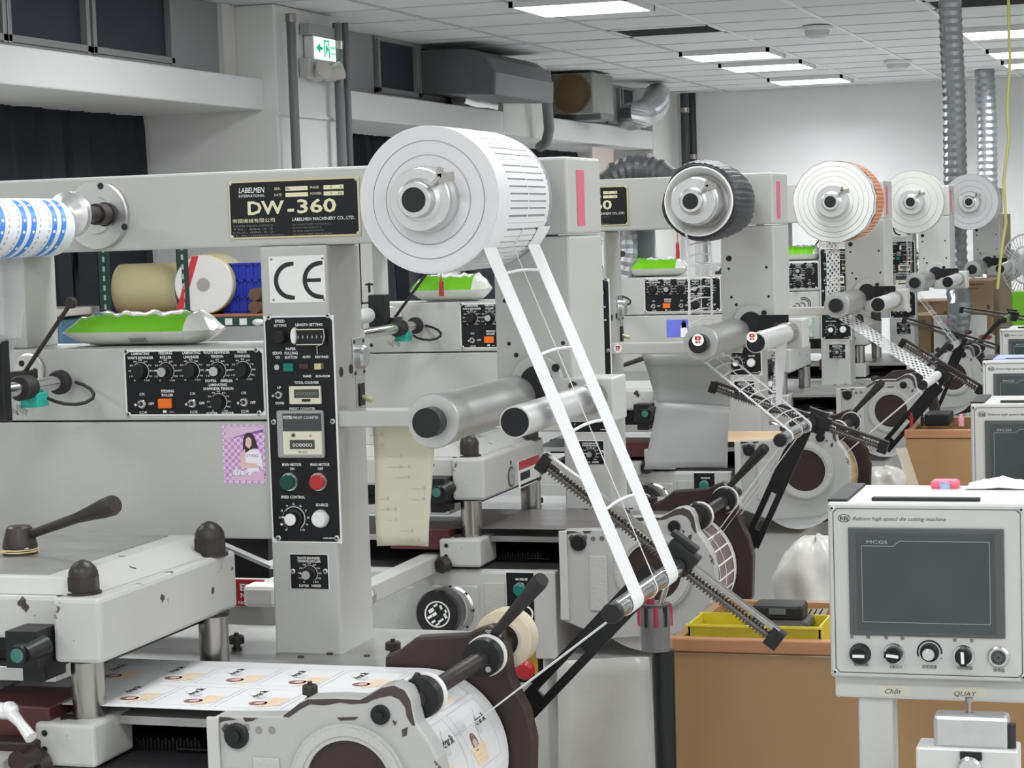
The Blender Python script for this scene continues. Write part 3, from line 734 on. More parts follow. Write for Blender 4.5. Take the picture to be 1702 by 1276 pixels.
# ---- fittings on the column's side
xs = XK1
def side(px, py): q = aX(px, py, xs); return q
t = MB()
for a, b in ((567, 618), (583, 613)): q = side(a, b); t.lathe(q, (1, 0, 0), [(0, .0075), (.0006, .0075), (.0006, .0055)], 16)
t.build('plug_hole', BLACK, M)
q = side(595, 593); q.y = min(q.y, YF + .105); t = MB(); t.box(xs, xs + .002, q.y - .024, q.y + .024, q.z - .030, q.z + .030)
sp_ = part(t, 'switch_plate', SILVER, bevel=.0006)
t = MB(); t.lathe((xs + .002, q.y, q.z), (1, 0, 0), [(0, .018), (.008, .018), (.012, .015), (.012, .011)], 24); t.lathe((xs + .009, q.y, q.z), (1, 0, 0), [(0, .0105), (.001, .0105)], 20, 1); t.build('selector_ring', [SILVER, BLACK], sp_)
t = MB()
for a, b in ((-.019, .024), (.019, .024), (-.019, -.024), (.019, -.024)): t.lathe((xs + .002, q.y + a, q.z + b), (1, 0, 0), [(0, .003), (.001, .003)], 10)
t.build('screw', BLACK, sp_)
q = side(599, 655); q.y = min(q.y, YF + .11); t = MB(); t.box(xs, xs + .0015, q.y - .018, q.y + .018, q.z - .028, q.z + .028); tb = part(t, 'toggle_plate', SILVER, bevel=.0005)
t = MB(); t.box(xs + .0015, xs + .004, q.y - .010, q.y + .010, q.z - .017, q.z + .017, 0); t.tube([(xs + .003, q.y, q.z - .004), (xs + .020, q.y - .003, q.z - .010)], [.0035, .0045], 8, 1); t.build('brass_toggle', [BLACK, BRASS], tb)
# ---- upper control box and lower cover
zbt = L(300, 577, YF + .006).z; zbm = L(300, 699.5, YF + .006).z; YB = YF + .006
part(MB().box(XL, XK0, YB, YF + .16, zbm + .0012, zbt), 'control_box', GREY, bevel=.003)
zcv = L(300, 894, YB).z
part(MB().box(XL, XK0, YB, YF + .14, zcv, zbm - .0012), 'lower_cover', GREY, bevel=.003)
lp, yl = plate(M, 'dial_panel', 208, 580, 441, 691, YB, border=3.4, bev=5, lab='wide black panel of five dials, three toggles and an orange key')
t = MB(); yy = yl - .0004
def tq(s_, a, c, base, h_): T(t, s_, a, c, base, h_, yy, 0, 0, bold=.02)
tq('LAMINATING', 218, 248, 590, 4.4); tq('WASTE REWINDER', 212, 255, 597, 4.4); tq('FEEDING', 264, 286, 589, 4.4); tq('ROLLER', 266, 285, 596, 4.4)
tq('LAMINATING', 303, 333, 588.5, 4.4); tq('UNWINDER', 305, 331, 595.5, 4.4); tq('WASTE REWINDER', 338, 382, 588, 4.4); tq('TENSION', 350, 371, 594.5, 4.4); tq('WASTE', 394, 410, 587, 4.4); tq('REWINDER', 390, 416, 594, 4.4)
tq('SOFTER', 341, 360, 635, 4.4); tq('HARDER', 367, 387, 635, 4.4); tq('LAMINATING', 347, 377, 641.5, 4.2); tq('UNWINDER TENSION', 338, 388, 648, 4.4); tq('SOFTER', 343, 362, 689, 4.2); tq('HARDER', 369, 389, 688.5, 4.2)
tq('FEEDING', 268, 289, 652, 4.4); tq('ROLLER', 269, 288, 658.5, 4.4)
for px in (236, 320, 405):
    d = (320 - px)*.012; tq('C.W.', px - 4, px + 5, 656 + d, 4.2); tq('OFF', px + 11, px + 20, 672 + d, 4.4); tq('C.C.W.', px - 4, px + 9, 686.5 + d, 4.2)
p = L(270, 685, yy); T(t, '■', 271, 277, 686, 4, yy); T(t, '-', 282, 289, 687, 8, yy)
t.build('lettering', PRINTW, lp)
for px, py, sv in ((234, 617, 0), (276, 617, 1), (318, 616, 0), (362, 616, 1), (404, 615, 0)): dial(lp, px, py, 14, sv, yl, rscale=.95)
dial(lp, 364, 668, 13.5, 0, yl, rscale=.9)
for px, py in ((236, 671), (320, 670), (406, 668)): toggle(lp, px, py, 8, yl)
x0, x1, z0, z1 = rect(265, 662, 287, 678, yl); t = MB().box(x0, x1, yl - .006, yl, z0, z1); o = t.build('rocker_key', ORANGE, lp, .001); o['label'] = 'orange rocker key'
t = MB()
for a, b in ((210, 584), (426, 581), (214, 689), (431, 686)): screw(t, a, b, 4.6, yl + .0007, out=.002)
t.build('screw', [SILVER, BLACK], lp)
# ---- clamp, lever, chrome bar and cable on the left of the box
t = MB(); p = L(50, 615, YB); t.lathe(p, (0, -1, 0), [(0, .027), (.005, .027), (.006, .024), (.006, .008)], 28, 0)
for a, b in ((36, 604), (58, 617)): t.lathe(L(a, b, YB - .006), (0, -1, 0), [(0, .005), (.0006, .005)], 12, 1)
t.lathe(L(4, 681, YB), (0, -1, 0), [(0, .004), (.0006, .004)], 12, 1)
part(t, 'pivot_flange', [SILVER, BLACK])
# the bar runs outward toward the operator (Y), slightly left in the picture
t = MB(); b0 = L(93, 636, 2.97); t.cyl((b0.x, 2.985, b0.z), (b0.x, 2.64, b0.z), .0115, n=20); part(t, 'tension_bar', CHROME)
t = MB(); t.lathe((b0.x, 2.99, b0.z), (0, -1, 0), [(0, .014), (.004, .019), (.014, .019), (.018, .016)], 24); t.lathe((b0.x, 2.89, b0.z), (0, -1, 0), [(0, .018), (.03, .019), (.032, .017)], 24); part(t, 'shaft_collar', RUBBER)
t = MB(); a = L(40, 620, 2.93); b = L(118, 503, 2.93); t.tube([a, a.lerp(b, .5), b], .0035, 8); t.lathe((b.x, b.y - .006, b.z), (0, 1, 0), [(0, .008), (.003, .009), (.010, .009)], 14); t.box(a.x - .008, a.x + .012, 2.90, 2.95, a.z - .012, a.z + .004); part(t, 'tension_lever', IRON)
t = MB(); p = L(58, 663, 2.90); t.box(p.x - .017, p.x + .013, 2.885, 2.92, p.z - .012, p.z + .010); part(t, 'sensor_block', TEAL, bevel=.002, label='teal plastic sensor block')
t = MB(); p = L(30, 672, 2.88); t.tube([(p.x, p.y, p.z), (p.x, p.y, p.z - .008)], .003, 8)
for sg in (-1, 1): t.obox((p.x + sg*.008, p.y, p.z - .010), (.006, 0, -.003*1), (0, .0015, 0), (.0015*sg, 0, .0035))
part(t, 'wing_nut', STEEL)
t = MB(); t.tube([L(80, 662, 2.9), L(92, 667, 2.92), L(108, 671, 2.93), L(126, 672, 2.94), L(142, 669, 2.95), L(154, 662, 2.96), L(156, 655, 2.965), L(150, 646, 2.975), L(138, 639, 2.985), L(126, 635, 3.0)], .0027, 10); part(t, 'sensor_cable', RUBBER)
# ---- lower bar to the hanging column
x0, x1, z0, z1 = rect(569, 682, 1000, 708, YF); zl0 = L(620, 709, YF).z; zl1 = L(620, 683, YF).z
part(MB().box(XK1, XC0 + .03, YF, YF + .055, zl0, zl1), 'lower_bar', GREYW, bevel=.002)
# ---- hanging column with its shafts
zc1 = L(900, 262, YF).z; zcs = L(930, 391, YF).z; zc0 = L(960, 694, YF).z
part(MB().box(XC0, XC1, YF - .012, YF + .17, zcs + .0012, zc1), 'column_head', GREY, bevel=.004)
part(MB().box(XC0, XC1, YF - .012, YF + .17, zc0, zcs - .0012), 'hanging_column', GREY, bevel=.004)
q0 = aX(957, 282, XC1); q1 = aX(972, 375, XC1)
part(MB().box(XC1, XC1 + .001, q0.y, q1.y, q1.z, q0.z), 'warning_strip', PINK, label='faded red vertical strip on the column side')
t = MB(); yc = YF - .012
for a, b, r_ in ((839, 475, .0065), (839, 500, .003), (930, 497, .003), (846, 571, .003), (858, 590, .0035), (936, 570, .003)): t.lathe(L(a, b, yc), (0, -1, 0), [(0, r_), (.0006, r_)], 14)
part(t, 'bolt_hole', BLACK)
# arm block reaching right, with the two rollers
xa1 = L(1027, 655, YF).x; za1 = L(980, 626, YF).z
part(MB().box(XC1 - .06, xa1, yc - .014, YF + .05, zc0 - .004, za1), 'roller_arm', GREYD, bevel=.003)
t = MB(); p = L(896, 640, yc); r_ = .038
t.lathe((p.x, yc, p.z + .006), (0, -1, 0), [(0, r_), (.010, r_), (.012, r_*.97), (.012, r_*.72)], 36)
o = part(t, 'bearing_flange', GREYD)
t = MB(); t.lathe((p.x, yc - .012, p.z + .004), (0, -1, 0), [(0, r_*.66), (.003, r_*.62)], 32, 0); t.lathe((p.x + .03, yc - .0142, p.z + .026), (0, -1, 0), [(0, .006), (.001, .006)], 14, 0)
t.lathe((p.x + .055, yc - .0142, p.z), (0, -1, 0), [(0, .006), (.003, .006), (.003, .003)], 16, 1)
t.build('bearing', [BLACK, IRON], o)
# waste roller (big, matt) and guide roller (small)
a = L(712, 702, 2.60); Rr = 46*mL(735, 693, 2.62)
t = MB(); t.lathe((a.x, 2.985, a.z), (0, -1, 0), [(0, Rr*.88), (.30, Rr*.90), (.33, Rr*.97), (.365, Rr), (.368, Rr*.97)], 40)
part(t, 'waste_roller', ALU, label='matt aluminium roller on the column arm')
t = MB(); t.cyl((a.x, 2.62, a.z), (a.x, 2.592, a.z), 25*mL(712, 702, 2.6), n=28); part(t, 'roller_cap', BLACK)
a = L(854, 702, 2.60); Rg = 27*mL(854, 702, 2.6)
t = MB(); t.cyl((a.x, 2.95, a.z), (a.x, 2.605, a.z), Rg, n=32); part(t, 'guide_roller', mat('white_worn_roller', (.56, .56, .55), .38, .25, var=.14, scale=16), label='slim white guide roller')
t = MB(); t.cyl((a.x, 3.04, a.z), (a.x, 2.915, a.z), Rg*1.12, n=28); part(t, 'roller_sleeve', STEEL)
t = MB(); t.lathe((a.x, 2.606, a.z), (0, -1, 0), [(0, Rg*.9), (.003, Rg*.9)], 28); part(t, 'roller_cap', PANEL)
# rewind shaft carrying the waste roll
a = L(687, 332, 2.60)
t = MB(); t.cyl((a.x, 2.99, a.z), (a.x, 2.60, a.z), 21*mL(687, 332, 2.6), n=24); t.lathe((a.x, 2.99, a.z), (0, -1, 0), [(0, .034), (.02, .034), (.022, .03)], 32, 1); part(t, 'rewind_shaft', [BLACK, ALU])
# ---- deck
zD = zdeck
xd0, xd1 = L(-100, 1100, 2.5).x - .2, L(742, 1092, 3.0).x
part(MB().box(xd0, xd1, 2.56, 3.2, zD - .012, zD), 'deck', DECK, bevel=.001)
t = MB()
for a, b in ((548, 1087), (500, 1092), (610, 1090)): p = aZ(a, b, zD); t.lathe(p, (0, 0, 1), [(0, .005), (.002, .005)], 12)
part(t, 'deck_bolt', IRON)
def thumbscrew(px, py, y, zbase):
    p = L(px, py, y); t = MB(); s = mpp(p)
    z = p.z
    t.lathe((p.x, y, zbase), (0, 0, 1), [(0, 9*s), (z - zbase - .016, 9*s), (z - zbase - .016, 6*s), (z - zbase - .010, 6*s), (z - zbase - .010, 13*s), (z - zbase, 13*s), (z - zbase + .002, 11*s), (z - zbase + .002, 4*s), (z - zbase + .006, 4*s)], 16)
    part(t, 'thumb_screw', IRON)
thumbscrew(653, 1068, 2.93, zD); thumbscrew(393, 1058, 3.0, zD)
# ---- die station, platen and pillars
XP = L(167, 1050, 2.5).x; XP0 = L(88, 1050, 2.5).x
zp1 = L(167, 996, 2.5).z; zp0 = L(167, 1104, 2.5).z
yb = aX(394, 960, XP).y
y1a = 2.5
XQ = xd0 - .05
poly = [(XP0, zp0), (XP, zp0), (XP, zp1), (XP0, zp1)]
part(MB().box(XP0, XP, 2.5, yb, zp0, zp1).box(XQ, XP0, 2.515, yb, L(40, 1062, 2.515).z, zp1), 'platen', GREYW, bevel=.006)
# raised, chamfered top of the platen
t = MB(); zq = L(100, 930, 2.6).z; zq = zp1 + .022
a0, a1 = XQ, L(270, 905, 2.8).x
v = [(XQ, 2.52, zp1), (XP - .025, 2.52, zp1), (XP - .012, yb, zp1), (XQ, yb, zp1), (XQ, 2.54, zq), (XP - .075, 2.54, zq), (XP - .065, yb - .005, zq), (XQ, yb - .005, zq)]
t.add(v, [(0, 3, 2, 1), (4, 5, 6, 7), (0, 1, 5, 4), (1, 2, 6, 5), (2, 3, 7, 6), (3, 0, 4, 7)])
part(t, 'platen_top', GREYW, bevel=.003)
part(MB().box(XQ, XP - .10, 2.55, yb - .02, zq, zq + .0015), 'rubbed_plate', DECK)
def dome(px, py, y, k=0):
    p = L(px, py, y); s = mpp(p); R = 27*s; z = zp1
    t = MB(); t.lathe((p.x, y, z - .001), (0, 0, 1), [(0, R*1.1), (.004, R*1.1), (.004, R)], 24)
    t.lathe((p.x, y, z + .003), (0, 0, 1), [(0, R), (R*.95, R)], 6, 0, smooth=False)
    t.lathe((p.x, y, z + .003 + R*.95), (0, 0, 1), [(0, R*.92), (R*.3, R*.9), (R*.6, R*.74), (R*.85, R*.48), (R, R*.15), (R*1.02, 0.0001)], 24, 0, sharp=False)
    part(t, 'dome_nut', IRON, label='dark domed hexagon nut')
    return p, R
p1, R1 = dome(140, 990, 2.54); p2, R2 = dome(349, 905, yb - .05)
zblk = L(130, 1188, 2.54).z
for p, q in ((p1, 1), (p2, 0)):
    t = MB(); t.lathe((p.x, p.y, zp0), (0, 0, -1), [(-.002, R1*1.15), (.004, R1*1.1)], 28, 1); t.cyl((p.x, p.y, zp0 - .003), (p.x, p.y, zblk - .001), R1*1.02, n=28); part(t, 'pillar', [STEEL, IRON])
bx0, bx1, _, _ = rect(58, 1200, 157, 1276, 2.49)
zlow = L(900, 945, 2.49, 1).z
part(MB().box(bx0, bx1, 2.49, 2.60, zlow, zblk), 'guide_block', GREYW, bevel=.005)
part(MB().box(p2.x - .04, p2.x + .04, p2.y - .04, p2.y + .05, zlow, zD - .012), 'guide_block', GREYW, bevel=.004)
t = MB()
for b in (1218, 1245, 1262): t.lathe(L(74, b, 2.489), (0, -1, 0), [(0, .0042), (.0008, .0042)], 12)
part(t, 'bolt_hole', BLACK)
# locking handle on the platen
t = MB(); p = aZ(34, 922, zq); s = mpp(p); yH = p.y
t.lathe((p.x, yH, zq), (0, 0, 1), [(0, 29*s), (17*s, 29*s), (30*s, 26*s), (46*s, 21*s), (49*s, 17*s)], 28)
hb = L(50, 888, yH); he = L(192, 838, yH - .05); md = hb.lerp(he, .55)
t.tube([hb, md, hb.lerp(he, .72), hb.lerp(he, .85), hb.lerp(he, .97), he], [.0065, .0075, .0105, .0135, .0145, .012], 14)
part(t, 'locking_handle', IRON, label='dark iron lever handle on a conical hub')
t = MB(); zz = zq + .006
for dz, rr in ((0, 29.5), (.003, 29)):
    ring = [(p.x + rr*s*math.cos(a), yH + rr*s*math.sin(a), zz + dz) for a in [math.pi*2*i/20 for i in range(21)]]; t.tube(ring, .0011, 5)
t.tube([(p.x + 26*s, yH - .015, zz + .006), (p.x - 20*s, yH - .03, zz + .002), (p.x - 55*s, yH - .05, zz - .003)], .0011, 5)
part(t, 'rubber_band', mat('rubber_band', (.62, .50, .28), .5), label='tan rubber bands round the hub')
# black bracket with knob in front of platen
t = MB(); x0, x1, z0, z1 = rect(36, 1040, 88, 1100, 2.5); t.box(x0, x1 - .001, 2.46, 2.515, z0, z1)
t.cyl(L(75, 1072, 2.46), L(40, 1088, 2.42), .013, .011, 18); p = L(32, 1088, 2.42); t.lathe(p, (0, -1, 0), [(-.012, .0125), (0, .0135), (.006, .0125)], 18); t.lathe((p.x, p.y - .006, p.z), (0, -1, 0), [(0, .0095), (.001, .009)], 16, 1)
part(t, 'pressure_adjuster', [BLACK, mat('oxidised_green', (.05, .17, .14), .5, .3, var=.4, scale=60)])
part(MB().box(L(50, 1120, 2.52).x, L(86, 1120, 2.52).x, 2.50, 2.56, L(70, 1133, 2.5).z, zp0 + .003), 'adjuster_foot', BLACK, bevel=.002)
part(MB().box(XQ, L(86, 1120, 2.53).x, 2.54, yb, L(40, 1132, 2.54).z, L(40, 1108, 2.54).z), 'die_plate', SILVER, bevel=.001)
part(MB().box(XQ, L(320, 1060, 2.8).x - .02, 2.58, yb, L(40, 1108, 2.54).z, zp0 + .002).box(XQ, L(86, 1120, 2.53).x, 2.57, yb, zp0 - .002, L(40, 1060, 2.54).z), 'die_holder', BLACK, bevel=.002)
# brown carriage and white crank at the left edge
t = MB(); x0, x1, z0, z1 = rect(-60, 1172, 82, 1225, 2.50); t.box(x0, x1, 2.50, 2.62, z0, z1); part(t, 'carriage', mat('maroon_enamel', (.075, .018, .02), .3, var=.2), bevel=.003)
t = MB(); t.tube([L(-10, 1180, 2.45), L(16, 1182, 2.45)], .011, 12); t.tube([L(16, 1182, 2.45), L(34, 1202, 2.44), L(52, 1226, 2.43)], [.0095, .0065, .0085], 12); t.sphere(L(16, 1180, 2.45), .012, 0, 12); part(t, 'crank_arm', mat('chipped_white_crank', (.72, .72, .72), .35, .2, var=.08, scale=50))
t = MB(); x0, x1, z0, z1 = rect(-40, 1232, 56, 1290, 2.47); t.box(x0, x1, 2.47, 2.55, z0, z1); t.cyl(L(54, 1255, 2.46), L(28, 1265, 2.42), .014, .013, 18); part(t, 'side_adjuster', BROWNI, bevel=.003)
# bellows and a dark block for the shade under the deck
t = MB(); yk = 2.66
for i in range(34):
    xa = L(158 + i*6, 1250, yk).x; t.box(xa, xa + .0036, yk - .05, yk + .25, zlow - .1, L(165 + i*6, 1212 + 4*(i % 2), yk).z)
part(t, 'bellows', BLACK, kind='stuff')
part(MB().box(L(292, 1240, 2.60).x, L(350, 1240, 2.60).x, 2.60, 2.8, zlow, L(320, 1244, 2.6).z), 'bed_block', BLACK, bevel=.002)
part(MB().box(XQ, xd1 - .01, 2.90, 3.2, zlow, zD - .014), 'deck_shade', DARK)  # dark block added to draw the shade in the hollow behind the bellows
# ---- rotary unit: front casting with round opening
YR = 2.47
front = [(350, 1196), (358, 1190), (470, 1190), (478, 1187), (496, 1168), (512, 1160), (560, 1159), (598, 1161), (612, 1154), (634, 1141), (655, 1137), (674, 1146), (684, 1164), (688, 1188), (692, 1204), (712, 1232), (728, 1262), (737, 1300), (738, 1345), (722, 1395), (690, 1440), (640, 1470), (470, 1475), (350, 1420)]
cst = MB().prism(fit(front, YR), YR, YR + .035)
ro = part(cst, 'front_casting', mat('chipped_casting_paint', (.40, .40, .39), .42, var=.06, scale=6, bump=.1, bscale=150, wear=(.06, .045, .04), wear_amt=.2), bevel=.003)
pc = L(582, 1303, YR); s = mpp(pc)
t = MB(); t.arc(pc.x, pc.z, 76*s, 104*s, 0, 360, YR - .007, YR, n=48); t.arc(pc.x, pc.z, 84*s, 98*s, 0, 360, YR - .009, YR - .006, n=48); t.build('ring_boss', CAST, ro)
t = MB(); t.disc(pc.x, pc.z, 77*s, YR - .0015, n=48); t.lathe((pc.x + .004, YR - .0015, pc.z + .02), (0, -1, 0), [(0, .004), (.001, .004)], 12); t.build('bore_disc', BROWNI, ro)
t = MB(); x0, x1, z0, z1 = rect(424, 1258, 468, 1400, YR); t.box(x0, x1, YR - .003, YR, z0, z1); t.build('cast_panel', CAST, ro, .002)
t = MB(); x0, x1, z0, z1 = rect(350, 1190, 370, 1420, YR); t.box(x0, x1, YR - .006, YR, z0, z1); t.build('edge_rib', GREY, ro, .002)
t = MB()
for a, b, r_ in ((394, 1222, .0165), (633, 1187, .0125)): t.lathe(L(a, b, YR), (0, -1, 0), [(0, r_), (.004, r_), (.006, r_*.85), (.006, r_*.5), (.010, r_*.45)], 20)
t.build('socket_bolt', BLACK, ro)
t = MB()
for a, b in ((430, 1213), (452, 1213), (410, 1208)): t.lathe(L(a, b, YR), (0, -1, 0), [(0, .0048), (.0008, .0048), (.0008, .003)], 12)
t.build('bolt_hole', STEEL, ro)
chips = [(470, 1190), (496, 1170), (512, 1162), (560, 1161), (598, 1163), (612, 1156), (634, 1143), (655, 1139), (672, 1147), (682, 1164), (686, 1188), (690, 1206), (684, 1204), (676, 1190), (674, 1176), (664, 1162), (650, 1156), (636, 1158), (622, 1162), (610, 1168), (584, 1170), (566, 1167), (540, 1172), (516, 1170), (500, 1178), (480, 1192)]
t = MB().prism(fit(chips, YR), YR - .0006, YR)
for cc_ in ([(352, 1197), (366, 1191), (382, 1192), (394, 1195), (372, 1198), (360, 1203)], [(404, 1186 + 6), (428, 1193), (420, 1198), (408, 1199)], [(668, 1212), (678, 1208), (676, 1222), (669, 1224)], [(560, 1192), (596, 1191), (590, 1196), (566, 1197)], [(652, 1196), (660, 1200), (656, 1206)]): t.prism(fit(cc_, YR), YR - .0006, YR)
t.build('bare_chip', mat('bare_chipped_iron', (.05, .038, .036), .6, var=.3, scale=40), ro)['label'] = 'dark bare edge where the paint has chipped'
thumbscrew(515, 1140, 2.50, L(515, 1160, 2.5).z)
# rear casting
YQ = 2.84
rear = [(662, 1082), (690, 1060), (772, 1056), (790, 1047), (812, 1040), (834, 1052), (842, 1075), (846, 1120), (858, 1150), (874, 1180), (886, 1230), (884, 1330), (850, 1400), (700, 1420), (640, 1300), (640, 1090)]
part(MB().prism(fit(rear, YQ), YQ, YQ + .03), 'rear_casting', BROWNI, bevel=.003)
# nip wheels on their shaft
c_ = L(693, 1163, 2.50); xw, zw = c_.x, c_.z
t = MB(); t.cyl((xw, 2.50, zw), (xw, 2.90, zw), .0115, n=20); part(t, 'nip_shaft', IRON)
for yw, nm in ((2.505, 'nip_wheel'), (2.755, 'nip_wheel')):
    t = MB(); t.lathe((xw, yw, zw), (0, 1, 0), [(0, .008), (.002, .026), (.030, .027), (.032, .020)], 36, 0); t.lathe((xw, yw + .020, zw), (0, 1, 0), [(0, .0285), (.010, .0285)], 36, 1)
    if yw > 2.6: q = (xw + .010, yw + .002, zw - .014); t.lathe(q, (0, -1, 0), [(0, .0045), (.002, .004)], 12, 2)
    part(t, nm, [BLACK, WHITEP, SILVER])
t = MB(); p = L(700, 1125, 2.52); q = L(682, 1158, 2.52); t.cyl((p.x, 2.52, p.z), (q.x, 2.52, q.z), .0095, .011, 16); t.lathe((p.x, 2.52, p.z), (p.x-q.x, 0, p.z-q.z), [(0, .0095), (.001, .0095), (.001, .005), (-.004, .005)], 14); part(t, 'collar_screw', IRON)
# hub, handle
t = MB(); p = L(806, 1095, 2.80); t.lathe((p.x, 2.80, p.z), (0, 1, 0), [(0, .022), (.03, .026), (.035, .02)], 24); q = L(820, 1052, 2.80); t.cyl(p, q, .013, .012, 16); part(t, 'lever_hub', BROWNI)
t = MB(); p = L(818, 1058, 2.80); q = L(901, 962, 2.74); t.tube([p, p.lerp(q, .3), p.lerp(q, .95), q], [.006, .0075, .0115, .010], 14); part(t, 'nip_handle', RUBBER, label='thick black rubber lever grip')
# printed drum between the castings
LBL = mat('label_web_print', (.82, .82, .83), .4)
dc = L(640, 1300, 2.66); dr = .118
t = MB(); t.lathe((dc.x, YR + .036, dc.z), (0, 1, 0), [(0, dr), (YQ - YR - .04, dr)], 56, 0); part(t, 'print_drum', PAPER, label='drum wrapped with the label web')
DRUM = (dc.x, dc.z, dr)
# rear casting curved guard
# ---- dancer frame: web bar, rail with spring, clamp and slotted arms
def dancer(k, bar, barfar, railA, railB, arm0, arm1, clampc, rsp=.007):
    root = M if k == 0 else MK[k]
    def part_(mb, name, m, bevel=0.0, label=None):
        if k: mb.v = [tuple(Vector(v) + OFF[k]) for v in mb.v]
        o = mb.build(name, m, root, bevel)
        if label: o['label'] = label
        return o
    p = L(*bar, 2.60, k); r_ = .0125
    t = MB(); t.cyl((p.x, 2.965, p.z), (p.x, 2.602, p.z), r_, n=24); part_(t, 'web_bar', CHROME if k != 2 else PAPER)
    t = MB(); t.lathe((p.x, 2.603, p.z), (0, -1, 0), [(-.01, r_*1.1), (0, r_*1.1), (.003, r_*.95)], 24); part_(t, 'bar_cap', BLACK)
    a = L(*railA, 2.985, k); b = L(*railB, 2.985, k); d = (b-a).normalized(); n_ = Vector((-d.z, 0, d.x))
    t = MB(); c = (a+b)/2; hl = (b-a).length/2
    t.obox(c + n_*.0115, d*hl, (0, .008, 0), n_*.0035); ra = part_(t, 'slide_rail', STEEL if k == 0 else IRON, .001)
    t = MB(); t.obox(b, d*.010, (0, .010, 0), n_*.014); t.obox(a, d*.008, (0, .010, 0), n_*.013); part_(t, 'rail_end', BLACK, .001)
    # threaded spindle
    turns = int(hl*2/.0058) if k < 2 else int(hl*2/.009); pts = []
    for i in range(turns*8+1):
        u = i/(turns*8); an = i/8*2*math.pi; q = a.lerp(b, u) - n_*.003; pts.append(q + n_*(rsp*math.cos(an)) + Vector((0, 1, 0))*(rsp*math.sin(an)))
    t = MB(); t.tube(pts, .0013 if k < 2 else .0018, 4); t.tube([a - n_*.003, b - n_*.003], .0045, 8); part_(t, 'coil_spring', mat('spring_steel', (.17, .15, .14), .32, .85))
    cc = L(*clampc, 2.985, k); t = MB(); t.obox(cc + n_*.002, d*.024, (0, .013, 0), n_*.014); t.obox(cc - n_*.014 + d*.004, d*.014, (0, .012, 0), n_*.010); t.obox(cc + n_*.022 - d*.008, d*.022, (0, .01, 0), n_*.004); part_(t, 'rail_clamp', BLACK, .0015)
    w = MB(); u = L(*arm0, 3.01, k); v = L(*arm1, 3.01, k); dd = (v-u).normalized(); nn = Vector((-dd.z, 0, dd.x)); hl2 = (v-u).length/2; cc = (u+v)/2
    for sg in (-1, 1): w.obox(cc + nn*sg*.0125, dd*hl2, (0, .004, 0), nn*.0065)
    w.obox(u + dd*hl2*.55, dd*hl2*.55, (0, .0038, 0), nn*.012); w.obox(v - dd*.015, dd*.022, (0, .0038, 0), nn*.012)
    part_(w, 'slotted_arm', BLACK)
# ---- base body (hidden below the frame here, seen on the second press)
YBs = 2.50
xb0 = XL; xb1 = L(905, 1020, YBs, 1).x; zbase = L(760, 946, YBs, 1).z
part(MB().box(xb0, xb1, YBs, 3.25, 0, zbase), 'base_casting', GREY, bevel=.008)
part(MB().box(xb0 + .02, xd1 - .01, 2.515, 3.2, zbase, zbase + .002), 'base_shade', DARK)  # dark sheet laid on the base top as painted shade
x0, x1, z0, z1 = rect(622, 975, 742, 1085, YBs, 1)
part(MB().box(xb0 + .04, x1, YBs - .004, YBs, z0 - .1, z1), 'raised_panel', CAST, bevel=.004)
x0, x1, z0, z1 = rect(806, 968, 841, 1060, YBs, 1); part(MB().box(x0, x1, YBs - .003, YBs, z0, z1), 'raised_panel', CAST, bevel=.003)
p = L(752, 1012, YBs, 1); t = MB(); t.lathe((p.x, YBs, p.z), (0, -1, 0), [(0, .05), (.008, .05), (.012, .046), (.03, .043), (.032, .038)], 36)
fh = part(t, 'hub_flange', SILVER)
t = MB()
for a in range(8): t.lathe((p.x + .047*math.cos(a*.785), YBs - .008, p.z + .047*math.sin(a*.785)), (0, -1, 0), [(0, .0035), (.003, .0035)], 10)
t.build('flange_bolt', BLACK, fh)
t = MB(); t.box(p.x - .058, p.x + .058, YBs - .006, YBs, p.z - .05, p.z + .05); part(t, 'hub_pad', CAST, bevel=.004)
p = L(725, 1017, YBs - .11, 1); hx, hz = p.x, p.z; yh = YBs - .075
pp = L(752, 1012, YBs, 1); hx, hz = pp.x - .006, pp.z + .003
R = 40*mL(725, 1017, 2.42, 1)
t = MB(); t.lathe((hx, YBs - .03, hz), (0, -1, 0), [(0, R*.8), (.006, R), (.040, R), (.046, R*.92)], 40, 0)
hw = part(t, 'handwheel', mat('gloss_black', (.008, .008, .009), .18, coat=.5), label='glossy black handwheel with white round emblem')
yq = YBs - .0765; t = MB(); t.arc(hx, hz, R*.50, R*.56, 0, 360, yq, yq + .001, n=36)
random.seed(3)
for a, r0_, w_, h_ in ((200, .35, .12, .05), (150, .3, .13, .07), (240, .36, .10, .04), (300, .30, .14, .04), (350, .36, .06, .10), (100, .38, .10, .04), (60, .34, .05, .08), (180, .12, .10, .06), (20, .40, .04, .06), (270, .42, .10, .03)):
    a = math.radians(a); t.obox((hx + R*r0_*math.cos(a), yq, hz + R*r0_*math.sin(a)), (R*w_*.8, 0, R*w_*.5), (0, .0004, 0), (-R*h_*.5, 0, R*h_))
t.build('emblem', PRINTW, hw)
